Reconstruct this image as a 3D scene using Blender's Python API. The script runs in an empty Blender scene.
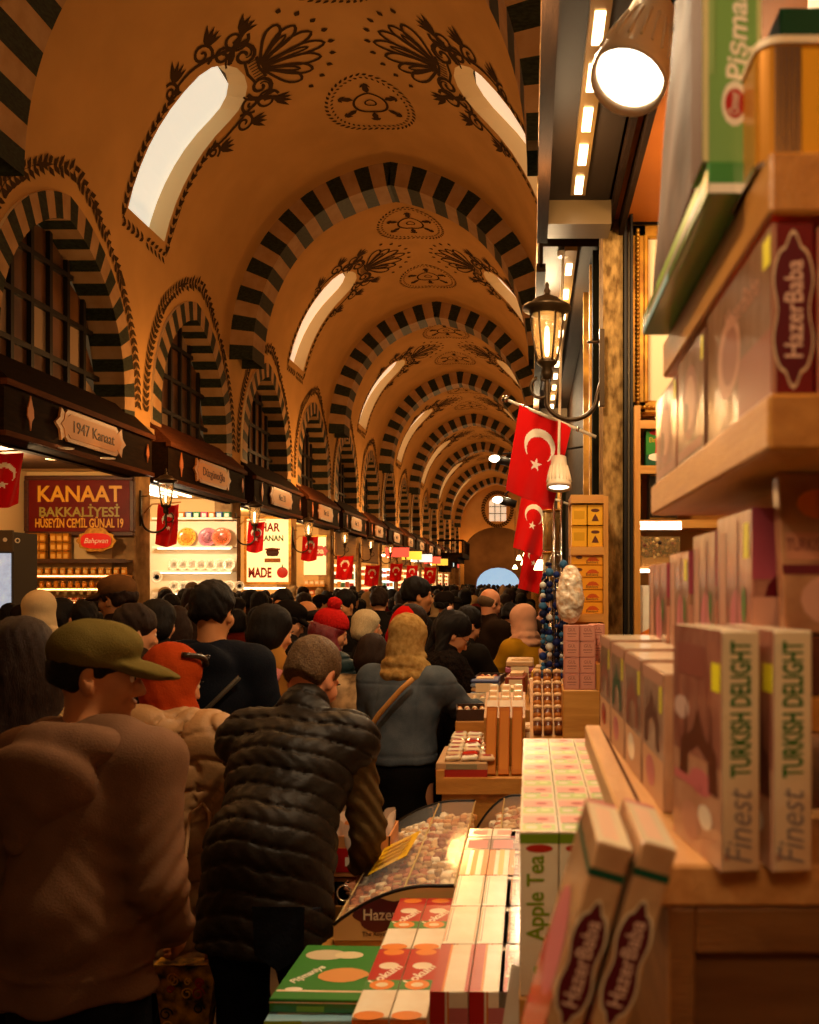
import bpy, math, random
import numpy as np
from mathutils import Vector, Matrix, Euler
from mathutils.geometry import delaunay_2d_cdt, tessellate_polygon
random.seed(7); rng = np.random.default_rng(7)
scene = bpy.context.scene
col = scene.collection
PI = math.pi
F, VX, VY, EYE = 900.0, 530.0, 583.0, 1.75       # focal length in px, vanishing point of the nave, eye height
def at(px, py, Y): return Vector(((px-VX)*Y/F, Y, EYE-(py-VY)*Y/F))
def hx(c):
    c = c.lstrip('#'); v = [int(c[i:i+2], 16)/255 for i in (0, 2, 4)]
    return tuple(x/12.92 if x <= .04045 else ((x+.055)/1.055)**2.4 for x in v)
MATS = {}
def mat(name, c, rough=.6, metal=0, var=0, vs=8, bump=0, bs=40, emit=0, c2=None, trans=0, alpha=1, coat=0, ecol=None, sheen=0, stretch=None, ior=1.45):
    if name in MATS: return MATS[name]
    if isinstance(c, str): c = hx(c)
    if isinstance(c2, str): c2 = hx(c2)
    m = bpy.data.materials.new(name); m.use_nodes = True; nt = m.node_tree; b = nt.nodes['Principled BSDF']
    b.inputs['Base Color'].default_value = (*c, 1); b.inputs['Roughness'].default_value = rough; b.inputs['Metallic'].default_value = metal
    b.inputs['IOR'].default_value = ior
    b.inputs['Specular IOR Level'].default_value = .5 if (rough < .5 or coat or metal) else (.2 if rough < .65 else .04)
    if trans: b.inputs['Transmission Weight'].default_value = trans
    if alpha < 1: b.inputs['Alpha'].default_value = alpha
    if coat: b.inputs['Coat Weight'].default_value = coat; b.inputs['Coat Roughness'].default_value = .12
    if sheen: b.inputs['Sheen Weight'].default_value = sheen
    if emit:
        e = ecol or c
        b.inputs['Emission Color'].default_value = (*e, 1); b.inputs['Emission Strength'].default_value = emit
    src = None
    if var or c2 or bump:
        tc = nt.nodes.new('ShaderNodeTexCoord'); mp = nt.nodes.new('ShaderNodeMapping')
        nt.links.new(tc.outputs['Object'], mp.inputs['Vector'])
        if stretch: mp.inputs['Scale'].default_value = stretch
        src = mp.outputs['Vector']
    if var or c2:
        n = nt.nodes.new('ShaderNodeTexNoise'); n.inputs['Scale'].default_value = vs; n.inputs['Detail'].default_value = 5
        nt.links.new(src, n.inputs['Vector'])
        r = nt.nodes.new('ShaderNodeValToRGB'); r.color_ramp.elements[0].position = .35; r.color_ramp.elements[1].position = .65
        if c2: a_, b_ = c, c2
        else: a_, b_ = tuple(x*(1-var) for x in c), tuple(min(1, x*(1+var)) for x in c)
        r.color_ramp.elements[0].color = (*a_, 1); r.color_ramp.elements[1].color = (*b_, 1)
        nt.links.new(n.outputs['Fac'], r.inputs['Fac']); nt.links.new(r.outputs['Color'], b.inputs['Base Color'])
    if bump:
        n2 = nt.nodes.new('ShaderNodeTexNoise'); n2.inputs['Scale'].default_value = bs; n2.inputs['Detail'].default_value = 4
        nt.links.new(src, n2.inputs['Vector'])
        bp = nt.nodes.new('ShaderNodeBump'); bp.inputs['Strength'].default_value = bump; bp.inputs['Distance'].default_value = .01
        nt.links.new(n2.outputs['Fac'], bp.inputs['Height']); nt.links.new(bp.outputs['Normal'], b.inputs['Normal'])
    MATS[name] = m
    return m
def plain(c, rough=.55, **k):
    """one shared material per colour"""
    key = 'paint_%s_%d' % (c.lstrip('#') if isinstance(c, str) else '_'.join('%02d' % int(x*99) for x in c), int(rough*100))
    return mat(key, c, rough, **k)
def wood(name, c, c2, scale=(1, 12, 12), rough=.45, vs=4):
    if name in MATS: return MATS[name]
    m = mat(name, c, rough, c2=c2, vs=vs, stretch=scale, bump=.15, bs=30)
    return m
def cello(name, c, c2, vs=9, stretch=(1, 1, 1)):
    """printed carton under clear shiny film"""
    return mat(name, c, .28, c2=c2, vs=vs, bump=.35, bs=14, coat=.8, stretch=stretch)

class MB:
    """collects faces with their materials and links them as ONE mesh object"""
    def __init__(s): s.v = []; s.f = []; s.fm = []; s.m = []; s.sm = []
    def mi(s, m):
        if m not in s.m: s.m.append(m)
        return s.m.index(m)
    def add(s, vs, fs, m, M=None, smooth=False):
        o = len(s.v); k = s.mi(m)
        for p in vs:
            p = Vector(p)
            s.v.append(tuple(M @ p) if M is not None else tuple(p))
        for f in fs: s.f.append([i+o for i in f]); s.fm.append(k); s.sm.append(smooth)
        return s
    def box(s, x0, x1, y0, y1, z0, z1, m, M=None, bev=0):
        """box; bev > 0 chamfers all vertical and horizontal edges"""
        if x0 > x1: x0, x1 = x1, x0
        if y0 > y1: y0, y1 = y1, y0
        if z0 > z1: z0, z1 = z1, z0
        if not bev:
            vs = [(x, y, z) for z in (z0, z1) for y in (y0, y1) for x in (x0, x1)]
            fs = [(0, 2, 3, 1), (4, 5, 7, 6), (0, 1, 5, 4), (2, 6, 7, 3), (0, 4, 6, 2), (1, 3, 7, 5)]
            return s.add(vs, fs, m, M)
        b = min(bev, (x1-x0)*.45, (y1-y0)*.45, (z1-z0)*.45)
        vs = []; ix = {}
        for i, x in enumerate((x0, x1)):
            for j, y in enumerate((y0, y1)):
                for k, z in enumerate((z0, z1)):
                    sx, sy, sz = (b if i == 0 else -b), (b if j == 0 else -b), (b if k == 0 else -b)
                    ix[i, j, k, 0] = len(vs); vs.append((x, y+sy, z+sz))
                    ix[i, j, k, 1] = len(vs); vs.append((x+sx, y, z+sz))
                    ix[i, j, k, 2] = len(vs); vs.append((x+sx, y+sy, z))
        fs = []
        for i in (0, 1):
            q = [ix[i, a, c, 0] for a, c in ((0, 0), (1, 0), (1, 1), (0, 1))]; fs.append(q if i else q[::-1])
            q = [ix[a, i, c, 1] for a, c in ((0, 0), (0, 1), (1, 1), (1, 0))]; fs.append(q if i else q[::-1])
            q = [ix[a, c, i, 2] for a, c in ((0, 0), (1, 0), (1, 1), (0, 1))]; fs.append(q if i else q[::-1])
        for a in (0, 1):
            for c in (0, 1):
                def e(q, flip): fs.append(q if flip else q[::-1])
                e([ix[a, c, 0, 0], ix[a, c, 1, 0], ix[a, c, 1, 1], ix[a, c, 0, 1]], (a == c))
                e([ix[a, 0, c, 0], ix[a, 1, c, 0], ix[a, 1, c, 2], ix[a, 0, c, 2]], (a != c))
                e([ix[0, a, c, 1], ix[1, a, c, 1], ix[1, a, c, 2], ix[0, a, c, 2]], (a == c))
                for d in (0, 1):
                    e([ix[a, c, d, 0], ix[a, c, d, 1], ix[a, c, d, 2]], ((a+c+d) % 2 == 1))
        return s.add(vs, fs, m, M)
    def lathe(s, prof, m, M=None, n=20, smooth=True, closed=False):
        """profile [(r,z)] about Z"""
        vs = []; fs = []
        for r, z in prof:
            for i in range(n):
                a = 2*PI*i/n; vs.append((r*math.cos(a), r*math.sin(a), z))
        for k in range(len(prof)-1):
            for i in range(n):
                j = (i+1) % n
                fs.append((k*n+i, k*n+j, (k+1)*n+j, (k+1)*n+i))
        if prof[0][0] > 1e-5: fs.append(tuple(range(n))[::-1])
        if prof[-1][0] > 1e-5: fs.append(tuple((len(prof)-1)*n+i for i in range(n)))
        return s.add(vs, fs, m, M, smooth)
    def tube(s, pts, r, m, M=None, n=8, smooth=True):
        pts = [Vector(p) for p in pts]; rs = r if isinstance(r, (list, tuple)) else [r]*len(pts)
        vs = []; fs = []; up = None
        for i, p in enumerate(pts):
            t = (pts[min(i+1, len(pts)-1)]-pts[max(i-1, 0)]).normalized()
            if up is None:
                up = Vector((0, 0, 1)) if abs(t.z) < .9 else Vector((1, 0, 0))
            a = t.cross(up).normalized(); b = a.cross(t).normalized(); up = b
            for k in range(n):
                w = 2*PI*k/n; vs.append(p+(a*math.cos(w)+b*math.sin(w))*rs[i])
        for i in range(len(pts)-1):
            for k in range(n):
                j = (k+1) % n; fs.append((i*n+k, i*n+j, (i+1)*n+j, (i+1)*n+k))
        fs.append(tuple(range(n))[::-1]); fs.append(tuple((len(pts)-1)*n+k for k in range(n)))
        return s.add(vs, fs, m, M, smooth)
    def prism(s, poly, d, m, M=None, side=None):
        """2-D outline (x,y) extruded from z=0 to z=d"""
        n = len(poly); tris = tessellate_polygon([[Vector((x, y, 0)) for x, y in poly]])
        vs = [(x, y, 0) for x, y in poly]+[(x, y, d) for x, y in poly]
        area = sum(poly[i][0]*poly[(i+1) % n][1]-poly[(i+1) % n][0]*poly[i][1] for i in range(n))
        top = []
        for t in tris:
            a, b, c = [Vector((*poly[i], 0)) for i in t]
            if (b-a).cross(c-a).z < 0: t = t[::-1]
            top.append(tuple(i+n for i in t)); top.append(tuple(t)[::-1])
        sd = [(i, (i+1) % n, (i+1) % n+n, i+n) for i in range(n)]
        if area < 0: sd = [q[::-1] for q in sd]
        s.add(vs, top, m, M); return s.add(vs, sd, side or m, M)
    def text(s, body, size, m, M=None, extrude=.0006, shear=0, bold=0, sx=1, align='CENTER', fit=None, spacing=1):
        v, f = text_geo(body, shear, bold, align, spacing)
        if not v: return s
        k = size
        if fit:
            w = max(p[0] for p in v)-min(p[0] for p in v)
            sx = fit/(w*size)
        return s.add([(p[0]*k*sx, p[1]*k, p[2]*extrude*2) for p in v], f, m, M)
    def sphere(s, c, r, m, M=None, n=12, scale=(1, 1, 1)):
        prof = [(max(1e-6, math.sin(PI*i/n)), -math.cos(PI*i/n)) for i in range(n+1)]
        T = Matrix.Translation(c) @ Matrix.Diagonal((r*scale[0], r*scale[1], r*scale[2], 1))
        return s.lathe(prof, m, (M @ T) if M is not None else T, n=n+4)
    def grid(s, fn, nu, nv, m, M=None, smooth=True, matfn=None, thick=0):
        """fn(u,v)->(x,y,z) over the unit square; matfn(u,v)->material"""
        vs = [fn(i/nu, j/nv) for j in range(nv+1) for i in range(nu+1)]
        o = len(s.v)
        for p in vs: s.v.append(tuple(M @ Vector(p)) if M is not None else tuple(p))
        for j in range(nv):
            for i in range(nu):
                a = j*(nu+1)+i+o
                s.f.append([a, a+1, a+nu+2, a+nu+1]); s.sm.append(smooth)
                s.fm.append(s.mi(matfn((i+.5)/nu, (j+.5)/nv) if matfn else m))
        return s
    def build(s, name, parent=None, **tags):
        me = bpy.data.meshes.new(name); me.from_pydata(s.v, [], s.f)
        for m in s.m: me.materials.append(m)
        me.polygons.foreach_set('material_index', s.fm); me.polygons.foreach_set('use_smooth', s.sm)
        me.update()
        o = bpy.data.objects.new(name, me); col.objects.link(o)
        if parent is not None: o.parent = parent
        tag(o, **tags)
        return o
_TX = {}
def text_geo(body, shear=0, bold=0, align='CENTER', spacing=1):
    key = (body, shear, bold, align, spacing)
    if key in _TX: return _TX[key]
    cu = bpy.data.curves.new('tmp', 'FONT'); cu.body = body; cu.size = 1; cu.extrude = .5; cu.shear = shear; cu.offset = bold
    cu.align_x = align; cu.align_y = 'CENTER'; cu.resolution_u = 3; cu.space_character = spacing
    ob = bpy.data.objects.new('tmp', cu); col.objects.link(ob)
    dg = bpy.context.evaluated_depsgraph_get(); me = bpy.data.meshes.new_from_object(ob.evaluated_get(dg))
    v = [tuple(x.co) for x in me.vertices]; f = [tuple(p.vertices) for p in me.polygons]
    bpy.data.objects.remove(ob); bpy.data.curves.remove(cu); bpy.data.meshes.remove(me)
    _TX[key] = (v, f)
    return v, f
def tag(o, label=None, cat=None, group=None, kind=None):
    if label: o['label'] = label
    if cat: o['category'] = cat
    if group: o['group'] = group
    if kind: o['kind'] = kind
    return o
def empty(name, loc=(0, 0, 0), rz=0, **tags):
    o = bpy.data.objects.new(name, None); o.location = loc; o.rotation_euler = (0, 0, rz); o.empty_display_size = .1
    col.objects.link(o); tag(o, **tags); return o
KIDS = {}
def copy_tree(o, loc=None, rot=None, scale=None, parent=None, **tags):
    """a thing with copies of its parts and their sub-parts"""
    c = o.copy(); col.objects.link(c)
    if parent is not None: c.parent = parent
    if loc is not None: c.location = loc
    if rot is not None: c.rotation_euler = rot
    if scale is not None: c.scale = (scale,)*3 if not isinstance(scale, (tuple, list)) else scale
    for ch in [x for x in bpy.data.objects if x.parent == o and x != c]: copy_tree(ch, parent=c)
    tag(c, **tags); return c
def RX(a): return Matrix.Rotation(math.radians(a), 4, 'X')
def RY(a): return Matrix.Rotation(math.radians(a), 4, 'Y')
def RZ(a): return Matrix.Rotation(math.radians(a), 4, 'Z')
def T(*p): return Matrix.Translation(Vector(p) if len(p) == 3 else p[0])
FACE_CAM = RX(90)      # drawing plane x,y -> X,Z, normal towards -Y (the camera)
FACE_HALL = RZ(-90) @ RX(90)   # on a wall whose front looks along -X (right side goods): x -> -Y
FACE_LEFTWALL = RZ(90) @ RX(90)   # on the left wall, front looks along +X: x -> +Y
ORD = ['first', 'second', 'third', 'fourth', 'fifth', 'sixth', 'seventh', 'eighth', 'ninth', 'tenth', 'eleventh', 'twelfth', 'thirteenth', 'fourteenth', 'fifteenth', 'sixteenth']

# ---------- smooth solids: distance fields polygonised by surface nets ----------
def _cone(P, a, b, ra, rb):
    ba = b-a; l2 = float(ba@ba)+1e-12; t = np.clip(((P-a)@ba)/l2, 0, 1)
    d = P-(a+t[..., None]*ba)
    return np.sqrt((d*d).sum(-1))-(ra+(rb-ra)*t)
def _ell(P, c, r, R):
    q = (P-c)@R; r = np.array(r)
    k0 = np.sqrt(((q/r)**2).sum(-1)); k1 = np.sqrt(((q/(r*r))**2).sum(-1))+1e-9
    return k0*(k0-1)/k1
class Blob:
    def __init__(s, vox): s.vox = vox; s.ops = []; s.post = []
    def cone(s, a, b, ra, rb, k=.02, op='add', flat=None):
        a = np.array(a, float); b = np.array(b, float); R = max(ra, rb)
        if flat is not None:
            n, q = np.array(flat[0], float), flat[1]; n = n/np.linalg.norm(n)
            def f(P):
                W = P+((P-a)@n)[..., None]*n*(q-1); bb = b+((b-a)@n)*n*(q-1)
                return _cone(W, a, bb, ra, rb)/max(1, q*.8)
        else:
            def f(P): return _cone(P, a, b, ra, rb)
        s.ops.append((f, np.minimum(a, b)-R, np.maximum(a, b)+R, k, op)); return s
    def ell(s, c, r, R=None, k=.02, op='add'):
        c = np.array(c, float); R = np.eye(3) if R is None else np.array(R, float); m = max(r)
        s.ops.append((lambda P: _ell(P, c, r, R), c-m, c+m, k, op)); return s
    def chain(s, pts, rs, k=.02, **kw):
        for i in range(len(pts)-1): s.cone(pts[i], pts[i+1], rs[i], rs[i+1], k, **kw)
        return s
    def plane(s, p, n, k=.01):
        """keep the side n points to"""
        p = np.array(p, float); n = np.array(n, float); n = n/np.linalg.norm(n)
        s.ops.append((lambda P: (P-p)@n, None, None, k, 'cut')); return s
    def disp(s, fn): s.post.append(fn); return s
    def mesh(s):
        v = s.vox; pad = 3*v
        adds = [o for o in s.ops if o[4] == 'add']
        lo = np.min([o[1] for o in adds], 0)-pad-.01; hi = np.max([o[2] for o in adds], 0)+pad+.01
        n = np.ceil((hi-lo)/v).astype(int)+1
        ax = [lo[i]+v*np.arange(n[i]) for i in range(3)]
        D = np.full(n, .2, np.float32)
        for f, l, h, k, op in s.ops:
            if l is None: sl = (slice(None),)*3
            else:
                m = k+2*v+.01
                i0 = np.clip(np.floor((l-m-lo)/v).astype(int), 0, n-1); i1 = np.clip(np.ceil((h+m-lo)/v).astype(int)+1, 1, n)
                sl = tuple(slice(i0[j], i1[j]) for j in range(3))
            g = np.stack(np.meshgrid(*[ax[j][sl[j]] for j in range(3)], indexing='ij'), -1)
            if g.size == 0: continue
            d = f(g).astype(np.float32); c = D[sl]
            if op == 'add':
                hh = np.maximum(k-np.abs(c-d), 0)/max(k, 1e-6); D[sl] = np.minimum(c, d)-hh*hh*k*.25
            elif op == 'sub':
                hh = np.maximum(k-np.abs(c+d), 0)/max(k, 1e-6); D[sl] = np.maximum(c, -d)+hh*hh*k*.25
            else:
                hh = np.maximum(k-np.abs(c+d), 0)/max(k, 1e-6); D[sl] = np.maximum(c, -d)+hh*hh*k*.25
        if s.post:
            idx = np.argwhere(np.abs(D) < 3*v+.02)
            P = lo+idx*v; add = np.zeros(len(idx))
            for fn in s.post: add = add+fn(P)
            D[tuple(idx.T)] += add.astype(np.float32)
        return nets(D, lo, v)
def nets(D, lo, v):
    ins = D < 0
    nx, ny, nz = D.shape
    c = [(i, j, k) for i in (0, 1) for j in (0, 1) for k in (0, 1)]
    sub = lambda A, o: A[o[0]:nx-1+o[0], o[1]:ny-1+o[1], o[2]:nz-1+o[2]]
    cnt = sum(sub(ins, o).astype(np.int8) for o in c)
    cell = (cnt > 0) & (cnt < 8)
    ids = np.argwhere(cell)
    if len(ids) == 0: return [], []
    idx = -np.ones(cell.shape, np.int64); idx[tuple(ids.T)] = np.arange(len(ids))
    pos = np.zeros((len(ids), 3)); w = np.zeros(len(ids))
    val = {o: D[ids[:, 0]+o[0], ids[:, 1]+o[1], ids[:, 2]+o[2]] for o in c}
    for a in c:
        for ax in range(3):
            if a[ax]: continue
            b = tuple(1 if q == ax else a[q] for q in range(3))
            va, vb = val[a], val[b]; m = (va < 0) != (vb < 0)
            t = np.where(m, va/np.where(m, va-vb, 1), 0)
            p = np.array(a, float)[None, :].repeat(len(ids), 0); p[:, ax] += t
            pos[m] += p[m]; w[m] += 1
    pos = (ids+pos/w[:, None])*v+lo
    F_ = []
    for ax in range(3):
        o = [0, 0, 0]; o[ax] = 1
        A = ins[:nx-o[0], :ny-o[1], :nz-o[2]]; B = ins[o[0]:, o[1]:, o[2]:]
        u, w2 = [q for q in range(3) if q != ax]
        for flag, (X, Y) in enumerate(((A, B), (B, A))):
            e = np.argwhere(X & ~Y)
            e = e[(e[:, u] > 0) & (e[:, w2] > 0)]
            e = e[(e[:, u] < cell.shape[u]) & (e[:, w2] < cell.shape[w2]) & (e[:, ax] < cell.shape[ax])]
            q = []
            for du, dw in ((0, 0), (-1, 0), (-1, -1), (0, -1)):
                t = e.copy(); t[:, u] += du; t[:, w2] += dw; q.append(idx[tuple(t.T)])
            q = np.stack(q, 1)
            rev = (flag == 0) ^ (ax == 1)
            if not rev: q = q[:, ::-1]
            q = q[:, ::-1]
            F_.append(q[(q >= 0).all(1)])
    F_ = np.concatenate(F_)
    return pos, F_
def blob_obj(name, blob, m, parent=None, matfn=None, mats=None, **tags):
    v, f = blob.mesh() if isinstance(blob, Blob) else blob
    me = bpy.data.meshes.new(name)
    me.vertices.add(len(v)); me.vertices.foreach_set('co', np.asarray(v, np.float32).ravel())
    me.loops.add(len(f)*4); me.loops.foreach_set('vertex_index', np.asarray(f, np.int32).ravel())
    me.polygons.add(len(f)); me.polygons.foreach_set('loop_start', np.arange(0, len(f)*4, 4, dtype=np.int32))
    me.polygons.foreach_set('use_smooth', np.ones(len(f), bool))
    for x in (mats or [m]): me.materials.append(x)
    if matfn is not None:
        c = np.asarray(v)[np.asarray(f)].mean(1); me.polygons.foreach_set('material_index', matfn(c).astype(np.int32))
    me.update(calc_edges=True); me.validate()
    o = bpy.data.objects.new(name, me); col.objects.link(o)
    if parent is not None: o.parent = parent
    tag(o, **tags); return o
def wob(P, s, a, seed=0):
    """soft pseudo-noise in a few rotated sines"""
    r = np.random.default_rng(seed); out = 0
    for i in range(4):
        k = r.normal(size=3); k = k/np.linalg.norm(k)*s*(1+.5*i); out = out+np.sin(P@k+r.uniform(0, 6)+1.2*np.sin(P@k[::-1]*.6))
    return out*a/4
# =============================== THE SETTING: the vaulted nave ===============================
CX, HW, SPR, RISE = -2.81, 3.25, 6.24, 3.93
WALL_L, WALL_R = CX-HW, CX+HW
BAY, A0, THK = 8.97, 9.15, .8
END_Y = 78.0
plaster = mat('ochre_plaster', '#bd8d50', .85, var=.07, vs=1.2, bump=.08, bs=6)
plaster_pale = mat('pale_plaster', '#dcc294', .8, bump=.05, bs=8)
ink = plain('#43301a', .85)
marble_dark = mat('dark_green_marble', '#1b1d12', .5, c2='#2e3322', vs=5, stretch=(3, 3, 9))
marble_tan = mat('tan_stone', '#9c7448', .6, c2='#ab8457', vs=4)
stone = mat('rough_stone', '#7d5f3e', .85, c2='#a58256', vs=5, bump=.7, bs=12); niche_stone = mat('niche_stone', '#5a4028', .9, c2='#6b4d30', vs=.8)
iron = mat('dark_iron', '#171008', .5, metal=.3)
wood_dark = wood('dark_fascia_wood', '#1a0f07', '#26170b', (6, 1, 8), .8)
wood_red = wood('red_brown_wood', '#4a2613', '#5a3119', (6, 1, 8), .75)
glow_day = mat('daylight_pane', '#fff6e6', .5, emit=.62, ecol=(1, .74, .48))
glow_cool = mat('cool_daylight_pane', '#eef6ff', .5, emit=.55, ecol=(.95, .98, .82))

# profile of vault + wall as a function of arc length from the crown
def _prof(n=90):
    P = []
    for i in range(n+1):
        th = (i/n)*PI/2; u = math.sin(th)
        z = SPR+RISE*max(0, 1-u*u)**.47+.10*max(0, 1-u/.35)**1.3-.04
        P.append((u*HW, z))
    P[-1] = (HW, SPR-.04)
    P.append((HW, 3.42)); return P
PR = _prof(); _S = [0]
for a, b in zip(PR, PR[1:]): _S.append(_S[-1]+math.hypot(b[0]-a[0], b[1]-a[1]))
SMAX = _S[-1]; S_SPR = _S[-2]
def V(s, y, off=0):
    """point of the vault / wall skin: s = signed arc length from the crown (negative = left), off = distance inwards"""
    a = min(abs(s), SMAX-1e-6); lo = 0
    import bisect
    k = max(1, bisect.bisect_right(_S, a)); t = (a-_S[k-1])/(_S[k]-_S[k-1])
    x = PR[k-1][0]+(PR[k][0]-PR[k-1][0])*t; z = PR[k-1][1]+(PR[k][1]-PR[k-1][1])*t
    dx, dz = PR[k][0]-PR[k-1][0], PR[k][1]-PR[k-1][1]; l = math.hypot(dx, dz)
    nx, nz = dz/l, -dx/l      # inwards
    g = 1 if s >= 0 else -1
    return Vector((CX+g*(x+nx*off), y, z+nz*off))
def s_of_z(z): return S_SPR+(SPR-.04-z) if z < SPR-.04 else next(_S[i-1] for i in range(1, len(PR)) if PR[i][1] <= z)
# openings
WIN_HALF, WIN_Z0, WIN_ZS, WIN_RISE = 1.58, 4.15, 4.55, 1.95
def lunette(half=WIN_HALF, rise=WIN_RISE, zs=WIN_ZS, z0=WIN_Z0, n=14):
    """pointed arch outline (y, z), from bottom left over the point to bottom right"""
    R = (half*half+rise*rise)/(2*half)*1.0; c = R-half; top = math.atan2(rise, c)
    L = [(-half, z0)]+[(c-R*math.cos(top*i/n), zs+R*math.sin(top*i/n)) for i in range(n+1)]
    return L+[(-y, z) for y, z in L[::-1][1:]]
SKY_W, SKY_S0, SKY_S1 = .66, s_of_z(7.25), s_of_z(9.62)
def skylight_poly(cy, g, inset=0, n=8):
    w = SKY_W-inset; top = SKY_S1+inset+w*.9
    up = [SKY_S0-inset+(top-SKY_S0+inset)*i/7 for i in range(8)]
    L = [(cy-w, q) for q in up]+[(cy-w*math.cos(PI*i/n), top-w*.9*math.sin(PI*i/n)) for i in range(1, n)]+[(cy+w, q) for q in up[::-1]]
    return [(g*s, y) for y, s in L]
def bay_mesh(name, y0, y1, wins, skies, m=plaster):
    pts = []; edges = []
    def loop(P):
        o = len(pts); pts.extend(Vector(p) for p in P); n = len(P)
        edges.extend((o+i, o+(i+1) % n) for i in range(n))
    L = SMAX
    nS, nY = 56, max(2, int((y1-y0)/.75))
    bd = [(-L+2*L*i/nS, y0) for i in range(nS)]+[(L, y0+(y1-y0)*i/nY) for i in range(nY)]+[(L-2*L*i/nS, y1) for i in range(nS)]+[(-L, y1-(y1-y0)*i/nY) for i in range(nY)]
    loop(bd)
    holes = []
    for g, cy in wins:
        h = [(g*(s_of_z(z) if z > SPR-.04 else S_SPR+(SPR-.04-z)), cy+y) for y, z in lunette()]; holes.append(h)
    for g, cy in skies: holes.append(skylight_poly(cy, g))
    for h in holes: loop(h)
    def inside(p, h):
        r = False
        for i in range(len(h)):
            a, b = h[i], h[i-1]
            if (a[1] > p[1]) != (b[1] > p[1]) and p[0] < (b[0]-a[0])*(p[1]-a[1])/(b[1]-a[1])+a[0]: r = not r
        return r
    for i in range(1, nS):
        for j in range(1, nY):
            p = (-L+2*L*i/nS, y0+(y1-y0)*j/nY)
            if not any(inside(p, h) for h in holes): pts.append(Vector(p))
    v, e, f, *_ = delaunay_2d_cdt(pts, edges, [], 0, 1e-4)
    b = MB(); ff = []
    for t in f:
        c = (sum(v[i][0] for i in t)/len(t), sum(v[i][1] for i in t)/len(t))
        if any(inside(c, h) for h in holes): continue
        ff.append(tuple(t))
    b.add([V(p[0], p[1]) for p in v], ff, m, smooth=True)
    for g, cy in skies:      # plastered shafts of the skylights, running outwards to the pane
        h = skylight_poly(cy, g); n = len(h); vs = [V(*p) for p in h]
        out = [p+Vector((g*.30, 0, .04)) for p in vs]
        b.add(vs+out, [(i, (i+1) % n, (i+1) % n+n, i+n) for i in range(n)], plaster_pale)
    return b.build(name, kind='structure')
bays = [(y_, y_+BAY-THK) for y_ in [A0+THK-BAY+BAY*k for k in range(0, 9)]]
n_arch = 8
for k in range(0, n_arch+1):
    ya, yb = A0+THK+BAY*(k-1), A0+BAY*k
    if k == 0: ya = -3.0
    if k == n_arch: yb = END_Y
    if yb <= ya: continue
    mid = A0+THK/2+BAY*(k-.5)
    wins = [(g, mid+d) for g in (-1, 1) for d in (-BAY/4, BAY/4) if ya+1.6 < mid+d < yb-1.6]
    skies = [(g, mid-.05) for g in (-1, 1)] if ya+1 < mid < yb-1 else []
    bay_mesh('ceiling' if k == 0 else 'ceiling.%03d' % k, ya, yb+(THK if k < n_arch else 0), wins, skies)
    for g, cy in skies:
        h = skylight_poly(cy, g); vs = [V(*p)+Vector((g*.30, 0, .04)) for p in h]
        cen = sum(vs, Vector())/len(vs); b = MB()
        n = len(vs); gm = glow_cool if (k == 1 and g < 0) else glow_day
        b.add(vs, [(i, i+1, n-2-i, n-1-i) for i in range(n//2-1)], gm)
        b.build('window_%d' % (k*10+(1 if g < 0 else 2)), kind='structure')

# striped cross arches: front ring, soffit, back ring
def arch(k):
    y0 = A0+BAY*k; D = .47; b = MB(); n = 37; st = 4
    S0 = S_SPR-.05
    for i in range(n):
        m = marble_dark if i % 2 == 0 else marble_tan
        for j in range(st):
            s0, s1 = -S0+2*S0*(i+j/st)/n, -S0+2*S0*(i+(j+1)/st)/n
            o0, o1 = V(s0, y0, -.01), V(s1, y0, -.01); i0, i1 = V(s0, y0, D), V(s1, y0, D); mm = m
            tp = lambda s: 1.0
            B = Vector((0, THK, 0))
            b.add([o0, o1, i1, i0], [(0, 1, 2, 3)], mm); b.add([i0, i1, i1+B, i0+B], [(0, 1, 2, 3)], mm)
            b.add([o0+B, o1+B, i1+B, i0+B], [(0, 3, 2, 1)], mm)
    b.build('trim_%d' % (k+1), kind='structure')
for k in range(0, n_arch): arch(k)

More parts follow.
